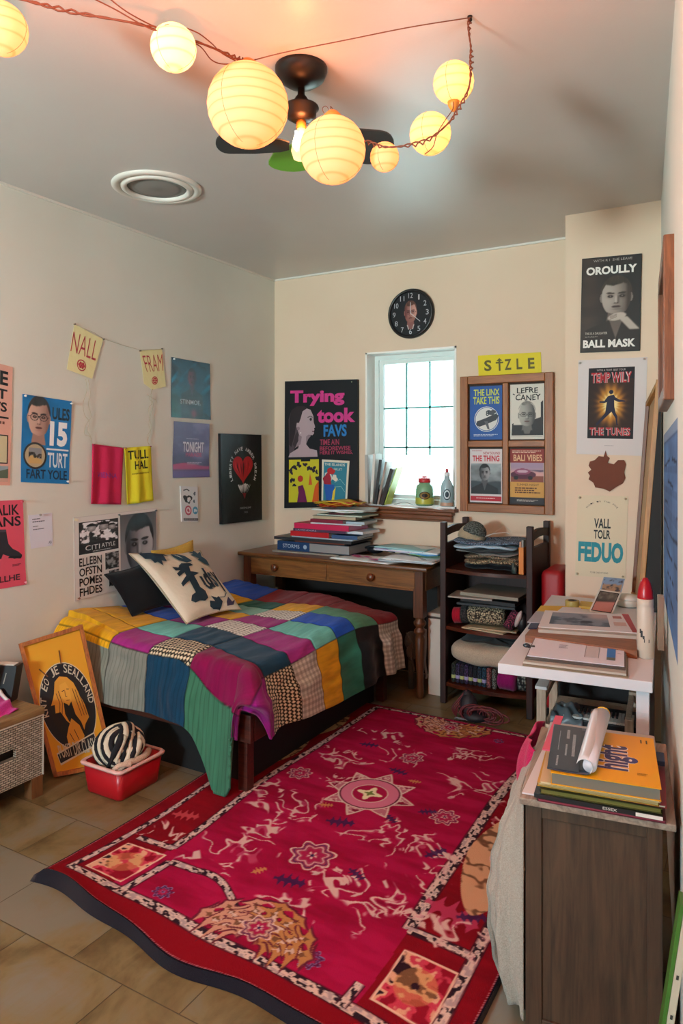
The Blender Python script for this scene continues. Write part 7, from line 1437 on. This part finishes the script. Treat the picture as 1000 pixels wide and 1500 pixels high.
# pile on the cabinet
zz = CZ + .0005
def cbook(label, a0, a1, b0, b1, h, cov, rot=0, pages='#cfc4ae', name='book', cat='book', cover=None, spine_at='x', spine=None, gap=0):
    global zz
    z = zz; zz += h + .0006; c = CP((a0 + a1) / 2, (b0 + b1) / 2, z); T_ = Matrix.Translation(c) @ Matrix.Rotation(ch + math.radians(rot), 4, 'Z'); hx, hy = (a1 - a0) / 2, (b1 - b0) / 2; cc_ = max(.0008, min(.002, h * .12)); t = thing(name, label, cat, c)
    m_ = MB().mat(flat(cov, .4)); m_.T = T_; m_.box(-hx, hx, -hy, hy, 0, cc_); m_.box(-hx, hx, -hy, hy, h - cc_, h)
    if spine_at == 'left': m_.box(-hx, -hx + cc_, -hy, hy, cc_, h - cc_)
    if spine_at == 'front': m_.box(-hx, hx, -hy, -hy + cc_, cc_, h - cc_)
    m_.build('cover', t); p_ = MB().mat(flat(pages, .8)); p_.T = T_; e = .003; p_.box(-hx + e, hx - e, -hy + e, hy - e, cc_, h - cc_); p_.build('page_block', t)
    if cover or spine:
        s_ = MB().mat(printed(.35, 'cover_print', .2, .02), cov); s_.T = T_
        if cover: A = Art(s_, V((-hx, hy, h)), V((hx, hy, h)), V((hx, -hy, h)), V((-hx, -hy, h)), (0, 0, 1), .0003); cover(A)
        if spine: A = Art(s_, V((-hx, -hy, h)), V((hx, -hy, h)), V((hx, -hy, 0)), V((-hx, -hy, 0)), (0, -1, 0), .0004); spine(A)
        s_.build('cover_print', t)
    return t, T_, z
cbook('maroon magazine at the bottom of the cabinet pile', .045, .34, -.004, .3, .007, '#5c1424', 0, '#8a3040', name='magazine', cat='magazine')
cbook('white and black striped magazine near the bottom of the cabinet pile', .04, .335, -.006, .3, .011, '#16161a', -1, '#d8d4cc', name='magazine', cat='magazine', spine_at='front', spine=lambda A: (A.text('ESSEX', .55, .2, .66, .8, '#cfcac0', .01), A.rect(.8, .1, 1, .9, '#d8d4cc')))
cbook('olive green book in the cabinet pile', .05, .33, .0, .3, .012, '#4a4a1c', .5, '#6a6428')
cbook('crimson-covered book jutting right in the cabinet pile', .05, .345, .01, .31, .006, '#7c1428', -1.5, '#c9bfa8')
cbook('thin yellow-edged book below the yellow directory', .045, .325, -.004, .3, .01, '#b8902c', 0, '#a88f5c')
cbook('cream booklet directly under the yellow directory', .05, .325, -.01, .29, .006, '#c9b48a', 1, '#d8c8a0', name='booklet', cat='booklet')
def ycov(A):
    A.rect(0, 0, 1, 1, '#e0a010')
    def tx(t, u0, v0, u1, v1, c, b): # lettering running up the cover
        vs, fs, _ = text_mesh(t, b); A.off += A.step; A.mb.c = lin(c); A.mb.add([A.P(u1 - (u1 - u0) * y, v1 - (v1 - v0) * (x)) if False else A.P(u0 + (u1 - u0) * (1 - y), v1 - (v1 - v0) * x) for x, y in vs], fs)
    tx('hight', .4, .28, .82, .78, '#efe6e0', .07); tx('hight', .4, .28, .82, .78, '#33306a', .03); tx('GUIDE', .3, .2, .38, .45, '#a83a30', .02); tx('YOUR', .32, .62, .38, .8, '#a83a30', .02); A.text('11', .86, .08, .93, .16, '#4a3a10', .02); A.smalltext(.8, .78, .9, .84, '#a87a10', 2)
cbook('thick yellow directory reading hight, on top of the cabinet pile', .075, .325, -.018, .292, .03, '#e0a010', 1.5, '#6f6a5e', cover=ycov)
ztop = zz
# navy magazine with its pages curled over
nm_ = thing('magazine', 'dark navy magazine with its pages curled over into a roll, on the yellow directory', 'magazine', CP(.12, .14, ztop))
pr = [(.07, .004), (.1, .002), (.13, .002), (.15, .003)] + [(.158 + .019 * math.sin(a), .022 - .019 * math.cos(a)) for a in np.linspace(.2, 4.4, 14)]
LN = .3
def cs(u, v):
    i = u * (len(pr) - 1); k = min(int(i), len(pr) - 2); f_ = i - k; a = pr[k][0] * (1 - f_) + pr[k + 1][0] * f_; z = pr[k][1] * (1 - f_) + pr[k + 1][1] * f_; return CP(a - .012 * v + .03 * v * (u > .25), -.012 + LN * v, ztop + .001 + z * (1 + .6 * v * (u > .25)) )
mb = MB().mat(printed(.35, 'navy_cover', .2, .05), '#2b3a48'); mb.grid(cs, 40, 14, True, lambda u, v: lin('#2b3a48') if u < .33 else lin('#c9cdd2'), .0025, (0, 0, 1)); mb.build('curled_pages', nm_)
mb = MB().mat(printed(.35, 'navy_cover', .2, .05)); 
q4 = [CP(.06, .285, ztop + .005), CP(.135, .285, ztop + .005), CP(.145, -.012, ztop + .005), CP(.07, -.012, ztop + .005)]; A = Art(mb, *q4, (0, 0, 1), .0006); A.rect(0, 0, 1, 1, '#2c3b49')
for (u, v0, v1, w_) in ((.25, .15, .6, .012), (.5, .1, .3, .05), (.72, .2, .7, .05), (.5, .45, .7, .03), (.25, .72, .92, .03)):
    k = 0; v = v0
    while v < v1: A.rect(u, v, u + w_ * 2, v + .012, '#a9b4bc'); A.off -= A.step; v += .018
mb.build('cover_print', nm_)
mb = MB().mat(flat('#c8ccd6', .5)); mb.tube([CP(.17, -.008, ztop + .024), CP(.176, .1, ztop + .028), CP(.19, .29, ztop + .05)], [.0165, .0165, .02], 20); mb.mat(flat('#cfb03a', .5)); mb.tube([CP(.19, .288, ztop + .05), CP(.1905, .3, ztop + .051)], [.0205, .019], 20); mb.build('rolled_page', nm_)
zz = CZ + .0005
def strip(label, a, w, b0, b1, z, tilt, c, name='papers'): mb = MB().mat(flat(c, .6)); mb.obox(CP(a, b0, z), cax * w, cay * (b1 - b0) + cax * tilt, (0, 0, .004), bev=0); tag(mb.build(name), label, 'paper')
strip('white paper strip along the left side of the cabinet pile', .005, .03, .02, .33, CZ + .001, .02, '#cfcfd2', 'paper_strip'); strip('pink paper strip between the white strip and the navy magazine', .046, .022, .1, .36, ztop + .0008, .01, '#c8506a', 'paper_strip')
mb = MB().mat(flat('#a8a6a2', .6)); mb.obox(CP(.03, .31, CZ + .001), cax * .3, cay * .16, (0, 0, .03), bev=.004); tag(mb.build('flat_box'), 'flat grey box behind the yellow directory on the cabinet', 'box')
mb = MB().mat(flat('#1c2c50', .5)); mb.obox(CP(.326, .2, CZ + .052), cax * .02, cay * .06, (0, 0, .014), bev=.002); mb2 = mb
tag(mb.build('marker_pen'), 'small navy object behind the right edge of the yellow directory', 'marker')
# white cloth down the cabinet side
def wc(u, v):
    z = CZ - .025 - .585 * v; k = math.sin(PI / 2 * min(1, u / .22)) ; bulge = k * (.012 + .075 * math.sin(PI * min(1, v * .95)) ** .8); fold = k * ((.012 * math.sin(u * 52 + 3 * v + 2 * math.sin(v * 4)) + .005 * math.sin(u * 47 + 2)) * (.35 + .9 * v) * min(1, v * 5) + .003 * math.sin(v * 38 + u * 5))
    return CP(.01 - bulge * 1.12 - fold, .014 + .4 * u + .013 * math.sin(u * 90 + 2.5 * math.sin(v * 3)) * (.3 + v) * (u < .35) * k + .01 * math.sin(v * 6) * k, z + .04 * math.sin(u * 6 + 1) * v)
mb = MB().mat(cloth('#a9a499', '#8f897e', 300)); mb.grid(wc, 60, 50, True, None, .004, cax); tag(mb.build('white_cloth'), 'white seersucker cloth hanging down the left side of the cabinet', 'cloth')
mb = MB().mat(cloth('#c8205c', '#a01848')); mb.grid(lambda u, v: CP(.03 - .085 * math.sin(PI * (.15 + .7 * v)) ** .6 * math.sin(PI * (.1 + .8 * u)) ** .7 - .006 * math.sin(u * 16 + v * 4), .30 + .24 * u, CZ - .0 - .22 * v + .008 * math.sin(u * 9)), 24, 24, True, None, .005, cax); tag(mb.build('pink_garment'), 'hot pink garment hanging over the far left corner of the cabinet', 'garment')
# magazines leaning by the right wall
t = thing('magazine', 'green and cream magazine leaning in the dark gap right of the cabinet', 'magazine', (-.2, 1.62, 0)); p = V((-.203, 1.58, .0)); up_ = V((.078, 0, .585))
MB().mat(flat('#3c6a24', .4)).obox(p, V((.008, .0, -.001)), V((-.006, .05, 0)), up_, bev=.001).build('green_cover', t); MB().mat(flat('#b8b09a', .6)).obox(p + V((.0085, 0, 0)), V((.014, 0, -.001)), V((-.006, .05, 0)), up_ * .99, bev=.001).build('page_block', t)
s_ = MB().mat(CARD); q4 = [p + V((.0095, -.0008, 0)) + up_ * .85, p + V((.0215, -.0008, 0)) + up_ * .85, p + V((.0215, -.0008, 0)) + up_ * .05, p + V((.0095, -.0008, 0)) + up_ * .05]; A = Art(s_, *q4, (0, -1, 0), .0003)
for v in (.12, .3, .34, .5, .54, .58, .75, .8): A.rect(.3, v, .7, v + .02, '#3a3a34')
s_.build('spine_print', t)
mb = MB().mat(flat('#c9c9c6', .5)); mb.obox(V((-.16, 1.79, .38)), V((.02, 0, 0)), V((-.01, .05, 0)), V((.02, 0, .2)));
